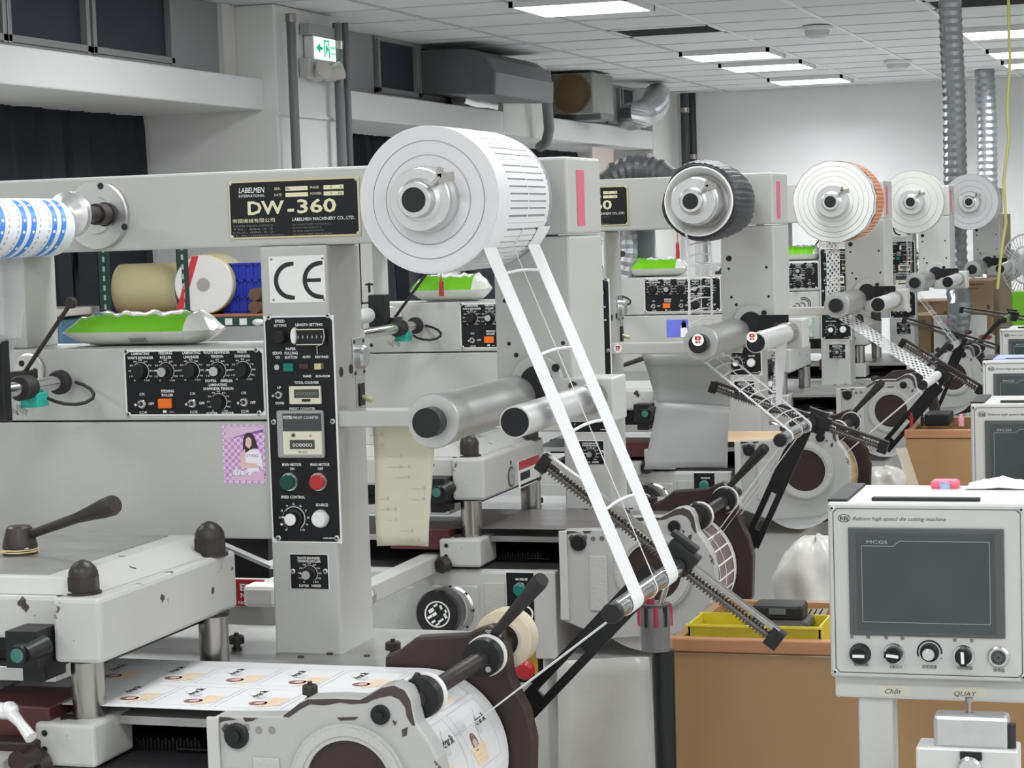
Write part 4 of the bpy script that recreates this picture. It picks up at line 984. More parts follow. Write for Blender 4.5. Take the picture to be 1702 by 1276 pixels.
# green/red control strip on the base
bp, yb_ = plate(M, 'base_panel', 843, 950, 903, 1135, YBs, 1, border=1.5, bev=1, lab='black panel with green button and red stop button')
t = MB(); T(t, 'INCREASE', 857, 877, 964, 3.6, yb_ - .0004, 1, bold=.02); T(t, 'MOTOR', 864, 881, 1044, 3.6, yb_ - .0004, 1, bold=.02); p = L(873, 1020, yb_, 1); t.arc(p.x, p.z, .014, .0175, -110, 80, yb_ - .001, yb_, n=20); t.build('lettering', PRINTW, bp)
pushb(bp, 865, 979, 12, GREEN, yb_, 1, label='round green button')
p = L(880, 1062, yb_, 1); t = MB(); t.lathe(p, (0, -1, 0), [(0, .010), (.014, .010), (.016, .017), (.022, .017), (.026, .012)], 24); o = t.build('stop_button', RED, bp); o['label'] = 'red mushroom button'
x0, x1, z0, z1 = rect(866, 1078, 894, 1120, yb_, 1); MB().box(x0, x1, yb_ - .001, yb_, z0, z1).build('warning_plate', mat('amber_plate', (.55, .30, .04), .5), bp)
p = L(877, 1110, yb_, 1); t = MB(); t.lathe(p, (0, -1, 0), [(0, .011), (.014, .011), (.016, .020), (.022, .020), (.028, .012)], 24); o = t.build('stop_button', RED, bp); o['label'] = 'large red stop button'
# right body under the rotary unit
xr0, xr1 = L(906, 1200, 2.55, 1).x, L(1100, 1200, 2.62, 1).x
zr = L(1000, 1088, 2.55, 1).z
part(MB().box(xr0, xr1, 2.56, 3.2, 0, zr), 'right_body', GREYD, bevel=.006)
part(MB().box(xr0 + .002, L(931, 1000, 2.52, 1).x, 2.49, 3.0, zr, L(320, 1292, 2.49).z), 'side_plate', GREYD, bevel=.003)
# grey beam running out toward the operator, foil wrapped at its end
x0, x1, z0, z1 = rect(708, 917, 738, 946, 2.54, 1)
part(MB().box(x0, x1, 2.10, 2.54, z0, z1), 'feed_beam', GREY, bevel=.003)
p_ = L(724, 932, 2.54, 1); t = MB(); t.lathe((p_.x, 2.14, p_.z - .002), (0, -1, 0), [(0, .024), (.02, .027), (.05, .024), (.07, .028), (.09, .022)], 10, smooth=False)
part(t, 'foil_wrap', mat('crumpled_foil', (.65, .65, .65), .3, .8, bump=.8, bscale=60), label='crumpled foil wrapped round the beam end')
t = MB(); t.cyl(L(768, 922, 2.53, 1), L(735, 940, 2.49, 1), .010, .015, 16); t.cyl(L(742, 936, 2.49, 1), L(732, 941, 2.475, 1), .017, .016, 18); part(t, 'adjusting_knob', IRON)
# ================================================================ copies down the row
MK = [M]
for k, lab in ((1, 'second label press, half hidden behind the big white waste roll and its column'),
               (2, 'third label press, carrying the wavy roll with the orange printed band'),
               (3, 'fourth label press, between the orange printed roll and the last one'),
               (4, 'farthest label press, under the last small white reel beside the ribbed duct')):
    c = copy_tree(M)
    for ch in list(c.children):
        if ch.name.split('.')[0] in ('crank_arm', 'side_adjuster', 'bare_chip', 'rubber_band'): bpy.data.objects.remove(ch)
    c.location = Vector(M.location) + OFF[k]; c['label'] = lab; MK.append(c)
# parts only the nearest press shows
part(MB().box(L(-60, 500, 3.03).x, L(42, 500, 3.03).x, 3.03, 3.13, zbt, zb), 'left_post', GREYD, bevel=.003)
part(MB().box(L(-100, 920, 3.17).x, L(446, 920, 3.17).x, 3.17, 3.20, L(300, 958, 3.17).z, L(300, 886, 3.17).z), 'cover_shade', DARK)  # dark backing added to paint the shade below the lower cover
# second press: roller bracket beside the chrome bar
def pk(mb, k, name, m, bevel=0.0, label=None):
    mb.v = [tuple(Vector(v) + OFF[k]) for v in mb.v]; o = mb.build(name, m, MK[k], bevel)
    if label: o['label'] = label
    return o
x0, x1, z0, z1 = rect(612, 490, 638, 545, 2.86, 1); t = MB().box(x0, x1, 2.86, 2.90, z0, z1); q = L(614, 486, 2.88, 1); t.cyl(q, (q.x, q.y, q.z + .022), .003, n=10); t.lathe((q.x, q.y, q.z + .016), (0, 0, 1), [(0, .009), (.004, .009)], 12)
pk(t, 1, 'roller_bracket', BLACK, .002)
q = L(612, 524, 2.84, 1); pk(MB().cyl((q.x, 2.84, q.z), (q.x, 2.60, q.z), .0165, n=24), 1, 'bracket_roller', PAPER, label='white roller in a black bracket')
x0, x1, z0, z1 = rect(1262, 523, 1311, 548, yc - .014, 1)
for k in (1, 2, 3, 4): pk(MB().box(x0, x1, yc - .016, yc - .013, z0, z1), k, 'arm_recess', PANEL)
# second press drum carries a web of framed dark labels, third press one of kraft labels
def drumprint(k, m, line, nm):
    t = MB(); rr = DRUM[2] + .001; t.lathe((DRUM[0], 2.54, DRUM[1]), (0, 1, 0), [(0, rr), (.27, rr)], 56, 0, cap=False)
    for i in range(26):
        a = 2*math.pi*i/26; c_, s_ = math.cos(a), math.sin(a); t.obox((DRUM[0] + c_*(rr + .0006), 2.675, DRUM[1] + s_*(rr + .0006)), (-s_*.0016, 0, c_*.0016), (0, .135, 0), (c_*.0004, 0, s_*.0004), 1)
    for yy in (2.54, 2.60, 2.66, 2.72, 2.80): t.lathe((DRUM[0], yy, DRUM[1]), (0, 1, 0), [(0, rr + .0012), (.004, rr + .0012)], 56, 1, cap=False)
    pk(t, k, 'label_winding', [m, line], label=nm)
drumprint(1, mat('dusky_label_print', (.20, .15, .14), .4, var=.3, scale=12), PRINTW, 'dusky labels framed in white round the drum')
drumprint(2, mat('kraft_label_print', (.55, .38, .20), .5, var=.15, scale=30), mat('kraft_line', (.70, .55, .36), .5), 'kraft coloured labels round the drum')
zw_ = DRUM[1] + DRUM[2] + .0015
pk(MB().box(L(100, 1150, 2.6).x, DRUM[0], 2.54, 2.83, zw_ - .0008, zw_), 2, 'kraft_web', mat('peach_kraft_web', (.62, .45, .28), .5, var=.08, scale=20), label='peach coloured web lying flat')
pk(MB().box(L(100, 1150, 2.6).x, DRUM[0], 2.54, 2.83, zw_ - .0008, zw_), 1, 'dusky_web', mat('dusky_web', (.17, .155, .15), .35, var=.4, scale=14, stretch=(.3, 3, 1)), label='dark striped web lying flat')
# photo sticker on the lower cover
x0, x1, z0, z1 = rect(371, 706, 441, 803, YB)
PKM = mat('pink_gingham', (.62, .42, .60), .4)
def gingham():
    m = PKM; nt = m.node_tree; tc = nt.nodes.new('ShaderNodeTexCoord'); ck = nt.nodes.new('ShaderNodeTexChecker'); ck.inputs['Scale'].default_value = 190
    ck.inputs[1].default_value = (.78, .55, .74, 1); ck.inputs[2].default_value = (.52, .26, .58, 1)
    nt.links.new(tc.outputs['Object'], ck.inputs[0]); nt.links.new(ck.outputs[0], nt.nodes['Principled BSDF'].inputs['Base Color'])
gingham()
def sticker(root, k, a, b, c, d, y):
    """flat photo sticker: gingham ground, purple bar, dark haired person in a white top"""
    x0, x1, z0, z1 = rect(a, b, c, d, y, k); ofs = OFF[k]
    x0 += ofs.x; x1 += ofs.x; y += ofs.y; W = x1-x0; Hh = z1-z0
    o = MB().box(x0, x1, y - .0006, y, z0, z1).build('photo_sticker', PKM, root); o['label'] = 'pink chequered sticker showing a person with long dark hair'
    t = MB()
    def P_(pts, m, l=1): t.prism([(x0+u*W, z0+v*Hh) for u, v in pts], y - .0007 - .0001*l, y - .0006, m)
    P_([(.08, .98), (.95, .98), (.98, .93), (.08, .74)], 3, 1); P_([(.08, .755), (.98, .93), (.98, .88), (.6, .83)], 4, 2)
    P_([(.2, .05), (.98, .05), (.98, .22), (.1, .08)], 3, 1)
    P_([(.50, .40), (.48, .62), (.50, .78), (.56, .86), (.66, .87), (.74, .83), (.80, .72), (.84, .60), (.70, .60), (.62, .45)], 0, 3)
    P_([(.54, .66), (.56, .76), (.62, .80), (.69, .76), (.69, .66), (.64, .60), (.58, .62)], 1, 4)
    P_([(.52, .36), (.54, .52), (.66, .58), (.82, .58), (.90, .50), (.94, .28), (.84, .30), (.84, .20), (.56, .20), (.56, .36)], 2, 4)
    P_([(.40, .30), (.44, .48), (.52, .60), (.54, .52), (.52, .36), (.80, .34), (.86, .27), (.50, .26)], 1, 5)
    for i in range(14):
        u = .04 + i*.072; P_([(u, .97), (u+.025, .97), (u+.025, .99), (u, .99)], 2); P_([(u, .01), (u+.025, .01), (u+.025, .03), (u, .03)], 2)
    for i in range(18):
        v = .03 + i*.054; P_([(.01, v), (.03, v), (.03, v+.02), (.01, v+.02)], 2); P_([(.96, v), (.98, v), (.98, v+.02), (.96, v+.02)], 2)
    t.text('Stars', x0 + .22*W, x0 + .68*W, z0 + .15*Hh, .09*Hh, y - .0013, 2, shear=.3, bold=.05)
    t.text('STARS', x0 + .56*W, x0 + .84*W, z0 + .45*Hh, .05*Hh, y - .0013, 4)
    t.build('sticker_print', [mat('print_dark_hair', (.03, .02, .025), .5), mat('print_skin', (.72, .52, .47), .5), mat('print_white', (.85, .83, .88), .5), mat('print_pink', (.70, .48, .62), .5), mat('print_purple', (.16, .10, .35), .5)], o)
sticker(M, 0, 371, 706, 441, 803, YB)
def small_sticker(root, k, a, b, c, d, y):
    x0, x1, z0, z1 = rect(a, b, c, d, y, k); x0 += OFF[k].x; x1 += OFF[k].x; y += OFF[k].y; W = x1-x0; Hh = z1-z0
    o = MB().box(x0, x1, y-.0008, y, z0, z1).build('photo_sticker', mat('violet_blue_print', (.14, .17, .70), .4, var=.5, scale=14), root); o['label'] = 'blue violet sticker showing a person in white'
    t = MB()
    for pts, m in (([(.6, 0), (.62, .5), (.68, .78), (.78, .84), (.88, .7), (.92, .3), (.98, 0)], 2), ([(.66, .5), (.66, .85), (.76, .95), (.86, .85), (.88, .5), (.8, .55)], 0), ([(.71, .68), (.72, .84), (.79, .84), (.80, .68), (.75, .62)], 1)): t.prism([(x0+u*W, z0+v*Hh) for u, v in pts], y - .0012, y - .0008, m)
    t.build('sticker_print', [MATS['print_dark_hair'], MATS['print_skin'], MATS['print_white']], o)
small_sticker(MK[2], 2, 1108, 531, 1146, 560, YB)
# wavy black line logo on the third press cover and a colourful sticker
t = MB(); 
for px, py, r_ in ((1325, 509, 4), (1333, 508, 4.5), (1320, 512, 3), (1336, 506, 8), (1336, 506, 11)):
    p = L(px, py, YB, 3) + OFF[3]; s = mpp(p); t.arc(p.x, p.z, r_*s, (r_+1.3)*s, -40, 120, p.y - .001, p.y, n=10)
t.build('black_swirl_decal', PRINTK, MK[3])
x0, x1, z0, z1 = rect(1331, 528, 1350, 560, YB - .02, 3); o = MB().box(x0, x1, YB - .02 + 5.12, YB + 5.12, z0, z1).build('colourful_card', mat('colour_card', (.45, .62, .50), .5, var=.8, scale=90), MK[3])
# red and white round decals on second press
def decal(root, px, py, r_, y, k):
    p = L(px, py, y, k) + OFF[k]; s = mpp(p); t = MB(); t.lathe(p, (0, -1, 0), [(0, r_*s), (.0006, r_*s)], 24, 0)
    q = p.y - .0009
    t.box(p.x - .5*r_*s, p.x + .5*r_*s, q, q + .0003, p.z - .05*r_*s, p.z + .62*r_*s, 1); t.box(p.x - .12*r_*s, p.x + .12*r_*s, q - .0003, q, p.z + .15*r_*s, p.z + .4*r_*s, 0)
    t.box(p.x - .4*r_*s, p.x - .08*r_*s, q, q + .0003, p.z - .5*r_*s, p.z - .2*r_*s, 2); t.box(p.x + .08*r_*s, p.x + .4*r_*s, q, q + .0003, p.z - .5*r_*s, p.z - .2*r_*s, 1)
    o = t.build('round_decal', [PRINTW, RED, PRINTK], root); o['label'] = 'round white decal with red square mark'
decal(MK[1], 1160, 565, 10, 2.5915, 1); decal(MK[1], 1250, 560, 9, 2.6025, 1); decal(MK[1], 1027, 579, 7, YF - .0005, 1)
# warning label and oval badge on the second press platen
p = aX(887, 780, XP + OFF[1].x + .001); s = mpp(p)
o = MB().box(p.x - .001, p.x + .0006, p.y - .11, p.y + .04, p.z - 22*s, p.z + 22*s).build('warning_label', WHITEP, MK[1]); o['label'] = 'white and red warning label'
MB().box(p.x + .0006, p.x + .001, p.y - .11, p.y + .04, p.z + 8*s, p.z + 22*s).box(p.x + .0006, p.x + .001, p.y - .10, p.y - .03, p.z - 10*s, p.z + 3*s, 1).box(p.x + .0006, p.x + .001, p.y - .10, p.y + .03, p.z - 20*s, p.z - 16*s, 1).build('label_print', [RED, PRINTK], o)
p = aX(850, 792, XP + OFF[1].x + .001); t = MB(); t.lathe(p, (1, 0, 0), [(0, .022), (.001, .022)], 28); t.lathe((p.x + .001, p.y, p.z), (1, 0, 0), [(0, .017), (.0006, .017)], 28, 1)
t.build('round_badge', [mat('badge_dark', (.08, .08, .08), .4), mat('badge_grey', (.35, .35, .35), .4, var=.8, scale=90)], MK[1])
# ---- dancer frames, one setting for each press
dancer(0, (1016, 1020), None, (905, 770), (1288, 1060), (1090, 950), (872, 1180), (1132, 925))
dancer(1, (1296, 732), None, (1186, 643), (1468, 742), (1335, 712), (1248, 905), (1362, 702))
dancer(2, (1533, 640), None, (1500, 570), (1629, 648), (1560, 640), (1470, 745), (1566, 622))
dancer(3, (1578, 577), None, (1503, 533), (1662, 580), (1596, 577), (1552, 680), (1596, 567), .004)
dancer(4, (1668, 532), None, (1598, 515), (1716, 532), (1690, 545), (1660, 610), (1684, 524), .004)
# ================================================================ waste rolls and their webs
ax = L(687, 332, 2.6); AXX, AXZ = ax.x, ax.z
def coreparts(r, o, rf=.041, y0=2.622, wing=True, y1=2.665):
    t = MB(); c = (AXX + o.x, 0, AXZ + o.z)
    t.lathe((c[0], y0 + o.y, c[2]), (0, 1, 0), [(0, rf*.97), (.002, rf), (.012, rf), (.02, rf*1.06), (y1 - y0, rf*1.06)], 40)
    t.lathe((c[0], 2.601 + o.y, c[2]), (0, 1, 0), [(0, .0165), (0, .0215), (.001, .0225), (.018, .0235), (.022, .030)], 32)
    t.build('core_holder', SILVER, r, 0)
    if wing:
        t = MB(); a = (c[0] + .020, y0 + o.y - .006, c[2] + .018); t.tube([a, (a[0] + .012, a[1], a[2] + .010)], .003, 8)
        for d in ((.001, .012), (.016, .002)): t.obox((a[0] + .010 + d[0]*.6, a[1], a[2] + .008 + d[1]*.6), (d[0]*.6 + .001, 0, d[1]*.6), (0, .0015, 0), (-d[1]*.3, 0, d[0]*.3 + .001))
        t.build('wing_screw', STEEL, r)
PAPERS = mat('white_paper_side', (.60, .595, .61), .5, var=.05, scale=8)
def rings(t, R, rin, y, m, n=5, dish=.0, wob=0.0):
    pr = []
    for i in range(n):
        a = rin + (R - rin)*i/n; b = rin + (R - rin)*(i + 1)/n; d = dish*(1 - i/n)
        pr += [(-d, a), (-d + .0006, b - .0016), (-d + .0035, b - .0013), (-d + .0035, b - .0005)]
    pr += [(0.0, R)]
    t.lathe((AXX, y, AXZ), (0, 1, 0), pr, 64, m, cap=False)
def shift(t, o): t.v = [(a + o.x, b + o.y, c + o.z) for a, b, c in t.v]; return t
# press 1: big white ladder roll
r = thing('waste_roll', 'largest white waste roll, slotted ladder strip wound on the nearest shaft', 'roll', (AXX, 2.66, AXZ - .1), 'waste rolls on the shafts')
R0 = 123*mL(716, 331, 2.66)
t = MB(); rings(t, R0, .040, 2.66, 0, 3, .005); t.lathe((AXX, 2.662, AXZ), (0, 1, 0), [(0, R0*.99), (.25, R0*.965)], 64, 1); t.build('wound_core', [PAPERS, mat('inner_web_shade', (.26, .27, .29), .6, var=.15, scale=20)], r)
t = MB()
t.lathe((AXX, 2.66, AXZ), (0, 1, 0), [(0, R0*.985), (0, R0), (.048, R0*.998)], 72, 0, cap=False); t.lathe((AXX, 2.878, AXZ), (0, 1, 0), [(0, R0*.975), (.034, R0*.96), (.034, R0*.94)], 72, 0, cap=False)
t.lathe((AXX, 2.79, AXZ), (0, 1, 0), [(0, R0*.988), (.005, R0*.988)], 72, 0, cap=False)
t.build('edge_band', PAPER, r)
t = MB(); random.seed(5); nb = 62
for i in range(nb):
    a = 2*math.pi*i/nb + random.uniform(-.008, .008); c_, s_ = math.cos(a), math.sin(a)
    for y0, y1 in ((2.705, 2.792), (2.793, 2.882)):
        rr = R0*(.996 - (y0-2.66)*.08); w = .0038
        t.obox((AXX + c_*rr*.992, (y0+y1)/2, AXZ + s_*rr*.992), (-s_*w, 0, c_*w), (0, (y1-y0)/2, 0), (c_*.0012, 0, s_*.0012))
t.build('ladder_rung', PAPER, r)['kind'] = 'stuff'
coreparts(r, Vector((0, 0, 0)))
def bez(p0, p1, p2, n=10): return [((1-u)**2*p0[0] + 2*u*(1-u)*p1[0] + u*u*p2[0], (1-u)**2*p0[1] + 2*u*(1-u)*p1[1] + u*u*p2[1]) for u in [i/n for i in range(n+1)]]
# web of press 1: roll bottom right tangent down to the bar, round it, then down to the nip
bp0 = L(1016, 1020, 2.6); rb = .0138
tp0 = L(793, 449, 2.66); ang0 = math.atan2(tp0.z - AXZ, tp0.x - AXX)
def arcp(cx, cz, rr, a0, a1, n=10): return [(cx + rr*math.cos(a0 + (a1-a0)*i/n), cz + rr*math.sin(a0 + (a1-a0)*i/n)) for i in range(n+1)]
barR = math.radians(25)
path = arcp(AXX, AXZ, R0*1.003, math.radians(-20 - 60), math.radians(-28), 10)[::-1][-4:]
st = (AXX + R0*1.003*math.cos(math.radians(-38)), AXZ + R0*1.003*math.sin(math.radians(-38)))
E0 = L(706, 1262, 2.62)
down = arcp(AXX, AXZ, R0*1.004, math.radians(-24), math.radians(-42), 8) + arcp(bp0.x, bp0.z, rb, math.radians(22), math.radians(-130), 8) + [(E0.x, E0.z)]
tw = MB()
dn = down
def strips(tm, pth, ys, wd, m=0, th=.0005):
    for y in ys: tm.ribbon(pth, y, y + wd, th, m)
strips(tw, dn, (2.662,), .052); strips(tw, dn, (2.858,), .054)
tw.tube([Vector((x, 2.79, z)) for x, z in dn], .0008, 5)
lad = down[8:10]; A_, B_ = Vector((lad[0][0], 0, lad[0][1])), Vector((lad[1][0], 0, lad[1][1]))
for u in (.075, .31, .53, .755):
    c = A_.lerp(B_, u); n_ = Vector((-(B_-A_).z, 0, (B_-A_).x)).normalized()
    pts = [Vector((c.x, 2.712 + (2.860-2.712)*i/8, c.z)) - (B_-A_).normalized()*.0025*math.sin(math.pi*i/8) for i in range(9)]
    tw.tube(pts, .0021, 6)
wb = tw.build('web_strip', PAPER, r); wb['label'] = 'ladder of two white strips running to the lower bar'
# press 2: dark wrinkled roll
def websty(k, root, style, m, down_from_left=True, bar=None, strands=None, y0=2.66, y1=2.90, rr=.1, rungs=22):
    o = OFF[k]; a = L(712, 702, 2.6); Rr_ = Rr*.93
    p = L(*bar, 2.6, k); xl = a.x - Rr_
    pth = [(xl - .002, AXZ - rr*.8), (xl, AXZ - rr*.8 - .08)] + arcp(a.x, a.z, Rr_ + .0012, math.radians(180), math.radians(235), 6) + arcp(p.x, p.z, rb, math.radians(60), math.radians(-120), 8)
    E = (E0.x + .0, E0.z); pth.append(E)
    t = MB()
    for (ya, wd) in strands: t.ribbon(pth, ya, ya + wd, .0005)
    # cumulative walk for rungs
    segs = []; tot = 0
    for i in range(len(pth)-2): d = math.dist(pth[i], pth[i+1]); segs.append((tot, d, pth[i], pth[i+1])); tot += d
    for q in range(rungs):
        s_ = tot*(q + .5)/rungs
        for (c, d, A, B) in segs:
            if c <= s_ < c + d and d > .012:
                u = (s_-c)/d; x = A[0] + (B[0]-A[0])*u; z = A[1] + (B[1]-A[1])*u; dx, dz = (B[0]-A[0])/d, (B[1]-A[1])/d
                if style == 'ladder': t.tube([Vector((x - dx*.005*math.sin(math.pi*i/6), y0 + (y1-y0)*i/6, z - dz*.005*math.sin(math.pi*i/6))) for i in range(7)], .0015, 5)
                else:
                    n = len(strands)
                    for j in range(n-1):
                        sg = (q + j) % 2; ya = strands[j][0] + strands[j][1]*.5; yb_ = strands[j+1][0] + strands[j+1][1]*.5; e = tot/rungs*.5*(1 if sg else 0)
                        t.obox((x + dx*e, (ya+yb_)/2, z + dz*e), (0, (yb_-ya)/2, 0), (dx*.0028, 0, dz*.0028), (-dz*.0005, 0, dx*.0005))
                break
    return shift(t, o).build('web_strip', m, root)
o = OFF[1]
r = thing('waste_roll', 'dark grey wrinkled waste roll bulging behind its bright silver core', 'roll', (AXX + o.x, 2.68 + o.y, AXZ - .07), 'waste rolls on the shafts')
t = MB(); R2 = .077; n = 132; rows = [(0, .93), (.0, .99), (.02, 1.03), (.06, 1.06), (.10, 1.07), (.15, 1.05), (.20, .98), (.25, .86), (.28, .72), (.285, .5)]
random.seed(11); vs = []; ph = [random.uniform(0, 6) for _ in range(9)]
for j, (yy, q) in enumerate(rows):
    for i in range(n):
        a = 2*math.pi*i/n; w = 1 + .025*math.sin(3*a + ph[0]) + .02*math.sin(5*a + ph[1] + j*.3) + (.022*math.sin(41*a + j*.35) + .012*math.sin(67*a - j*.5) + random.uniform(-.012, .012) if j > 1 else 0)
        vs.append((AXX + R2*q*w*math.cos(a), 2.68 + yy, AXZ + R2*q*w*math.sin(a)))
fs = [(j*n+i, j*n+(i+1) % n, (j+1)*n+(i+1) % n, (j+1)*n+i) for j in range(len(rows)-1) for i in range(n)]
t.add(vs, fs, 0, True); shift(t, o).build('wrinkled_winding', mat('dark_liner', (.020, .020, .025), .42, var=.4, scale=20, bump=.3), r)
t = MB(); t.lathe((AXX, 2.675, AXZ), (0, 1, 0), [(.0, .0685), (.004, .066), (.045, .052), (.05, .03)], 48, 0, cap=False); t.lathe((AXX, 2.675, AXZ), (0, 1, 0), [(.0, .0685), (.0, .071), (.02, .0715)], 48, 0, cap=False); shift(t, o).build('white_inner_cone', WHITEP, r)
coreparts(r, o, .046, y1=2.70)
w2 = websty(1, r, 'ladder', mat('clear_film_strip', (.74, .74, .75), .25, .1), bar=(1296, 732), strands=((2.665, .017), (2.785, .003), (2.882, .017)), rr=.07, rungs=24); w2['label'] = 'narrow shiny ladder strip'
# presses 3, 4, 5
def roll3(k, R, y0, y1, lab, m, band=None, wavy=0.0, n=6, dish=.0, core=.041, stripes=False):
    o = OFF[k]; r = thing('waste_roll', lab, 'roll', (AXX + o.x, y0 + o.y, AXZ - R), 'waste rolls on the shafts')
    t = MB(); rings(t, R, core, y0, 0, n, dish); t.lathe((AXX, y0 + .0015, AXZ), (0, 1, 0), [(0, R*.995), (y1 - y0, R*.97)], 64, 0)
    if wavy:
        for i, v in enumerate(t.v):
            a = math.atan2(v[2]-AXZ, v[0]-AXX); d = math.hypot(v[2]-AXZ, v[0]-AXX)
            if d > R*.75: f_ = 1 + wavy*math.sin(13*a + math.sin(3*a)*2)*(d/R - .75)*4; t.v[i] = (AXX + d*f_*math.cos(a), v[1], AXZ + d*f_*math.sin(a))
    shift(t, o).build('wound_core', m, r)
    if band:
        t = MB(); t.lathe((AXX, band[0], AXZ), (0, 1, 0), [(0, R*1.0), (band[1] - band[0], R*.99)], 64, 0, cap=False)
        shift(t, o).build('printed_band', band[2], r)['label'] = 'orange printed outer wrap'
        t = MB()
        for i in range(60):
            a = 2*math.pi*i/60; c_, s_ = math.cos(a), math.sin(a); t.obox((AXX + c_*R*1.0, (band[0]+band[1])/2, AXZ + s_*R*1.0), (-s_*.0007, 0, c_*.0007), (0, (band[1]-band[0])/2, 0), (c_*.0008, 0, s_*.0008))
        for q in range(7): yy = band[0] + (band[1]-band[0])*q/6; t.lathe((AXX, yy, AXZ), (0, 1, 0), [(0, R*1.006), (.003, R*1.006)], 64, 0, cap=False)
        shift(t, o).build('band_lattice', mat('band_lattice_cream', (.75, .62, .48), .6), r)
    coreparts(r, o, core, y1=y0 + .01)
    return r
OR = mat('orange_print', (.62, .13, .03), .5, var=.7, scale=60)
r3 = roll3(2, .113, 2.66, 2.86, 'white roll with wavy rim and an orange printed band', mat('greenish_white_paper', (.64, .65, .62), .5, var=.05, scale=10), (2.71, 2.862, OR), wavy=.012, n=5, dish=.01, core=.043)
st = tuple((2.665 + i*.038, .005) for i in range(7))
websty(2, r3, 'lattice', PAPER, bar=(1533, 640), strands=st, rr=.11, rungs=70)
r4 = roll3(3, .112, 2.66, 2.76, 'smooth white reel between the orange printed roll and the last reel', mat('ivory_white_paper', (.66, .67, .63), .5, var=.04, scale=10), n=3, dish=.006, core=.043)
websty(3, r4, 'ladder', PAPER, bar=(1578, 577), strands=((2.67, .005), (2.70, .003), (2.76, .003), (2.80, .005)), rr=.11, rungs=10, y1=2.80)
r5 = roll3(4, .118, 2.66, 2.86, 'farthest white reel, overlapped by the ribbed duct behind it', PAPERS, n=3, dish=.004, core=.043)
# ================================================================ label web on press 1
dx0, dz0, dR = DRUM
zW = dz0 + dR + .0015
xL = L(-150, 1150, 2.6).x; sl = dx0 - xL
def webpt(s, y, h=0.0):
    if s < sl: return (xL + s, y, zW + h)
    a = (s - sl)/dR; return (dx0 + math.sin(a)*(dR + .0015 + h), y, dz0 + math.cos(a)*(dR + .0015 + h))
Y0w, Y1w = 2.535, 2.83
r = thing('label_web', 'printed white label web lying on the nearest press and wrapping over its drum', 'paper', (dx0, 2.7, dz0 + dR))
t = MB(); vs = []; n = 60; s1 = sl + dR*1.9
ss = [sl*i/12 for i in range(12)] + [sl + (s1-sl)*i/24 for i in range(25)]
for h in (0, -.0008):
    for s in ss: vs += [webpt(s, Y0w, h), webpt(s, Y1w, h)]
m_ = len(ss); f = []
for i in range(m_-1):
    f.append((2*i, 2*i+1, 2*i+3, 2*i+2)); q = 2*m_; f.append((q+2*i, q+2*i+2, q+2*i+3, q+2*i+1)); f += [(2*i, 2*i+2, q+2*i+2, q+2*i), (2*i+1, q+2*i+1, q+2*i+3, 2*i+3)]
t.add(vs, f, 0, False).build('sheet', PAPER, r)
def wprism(t, pts, h, m):       # polygon in (s, y) laid on the web
    t.add([webpt(a, b, h) for a, b in pts], [tuple(range(len(pts)))], m)
def wline(t, a, b, w, h, m):
    d = Vector((b[0]-a[0], b[1]-a[1], 0)); q = Vector((-d.y, d.x, 0)).normalized()*w; n = max(1, int(d.length/.012))
    for i in range(n):
        u0, u1 = i/n, (i+1)/n; p = Vector((*a, 0)) + d*u0; e = Vector((*a, 0)) + d*u1
        wprism(t, [(p.x-q.x, p.y-q.y), (e.x-q.x, e.y-q.y), (e.x+q.x, e.y+q.y), (p.x+q.x, p.y+q.y)], h, m)
t = MB(); pitch = .094; h = .0004
gv = glyphs('drar.ik', .2, .02)
s = .02
while s < s1 - .12:
    for row in range(2):
        y0 = Y0w + .018 + row*.132; y1 = y0 + .112; a, b = s, s + .086
        for P_, Q_ in (((a, y0), (b, y0)), ((b, y0), (b, y1)), ((b, y1), (a, y1)), ((a, y1), (a, y0))): wline(t, P_, Q_, .0004, h, 3)
        for v in range(4):      # peach text blocks
            wline(t, (b - .027 + v*.0066, y0 + .006 + .004*v), (b - .027 + v*.0066, y0 + .062), .0030, h, 1)
        # writing along Y
        vs2 = [webpt(a + .034 - q*.017, y0 + .062 + p*.040/gv[2], h) for p, q in gv[0]]; t.add(vs2, gv[1], 0)
        cxs, cys = a + .050, y0 + .028
        wprism(t, [(cxs + .013*math.cos(k_*.52), cys + .012*math.sin(k_*.52)) for k_ in range(12)], h, 2); wprism(t, [(cxs + .002 + .007*math.cos(k_*.52), cys + .007*math.sin(k_*.52)) for k_ in range(12)], h + .0002, 4)
        wprism(t, [(cxs - .012 + .008*math.cos(k_*.52), cys + .038 + .010*math.sin(k_*.52)) for k_ in range(12)], h, 5)
        wline(t, (a + .012, y1 - .03), (a + .034, y0 + .055), .0005, h, 3); wline(t, (a + .034, y0 + .055), (a + .06, y0 + .05), .0005, h, 3)
    s += pitch
t.build('print', [PRINTK, mat('peach_print', (.78, .62, .45), .5), mat('brown_print', (.22, .12, .10), .5), mat('faint_line_print', (.50, .52, .52), .5), mat('dusty_pink_print', (.62, .42, .40), .5), mat('light_grey_print', (.60, .60, .60), .5)], r)
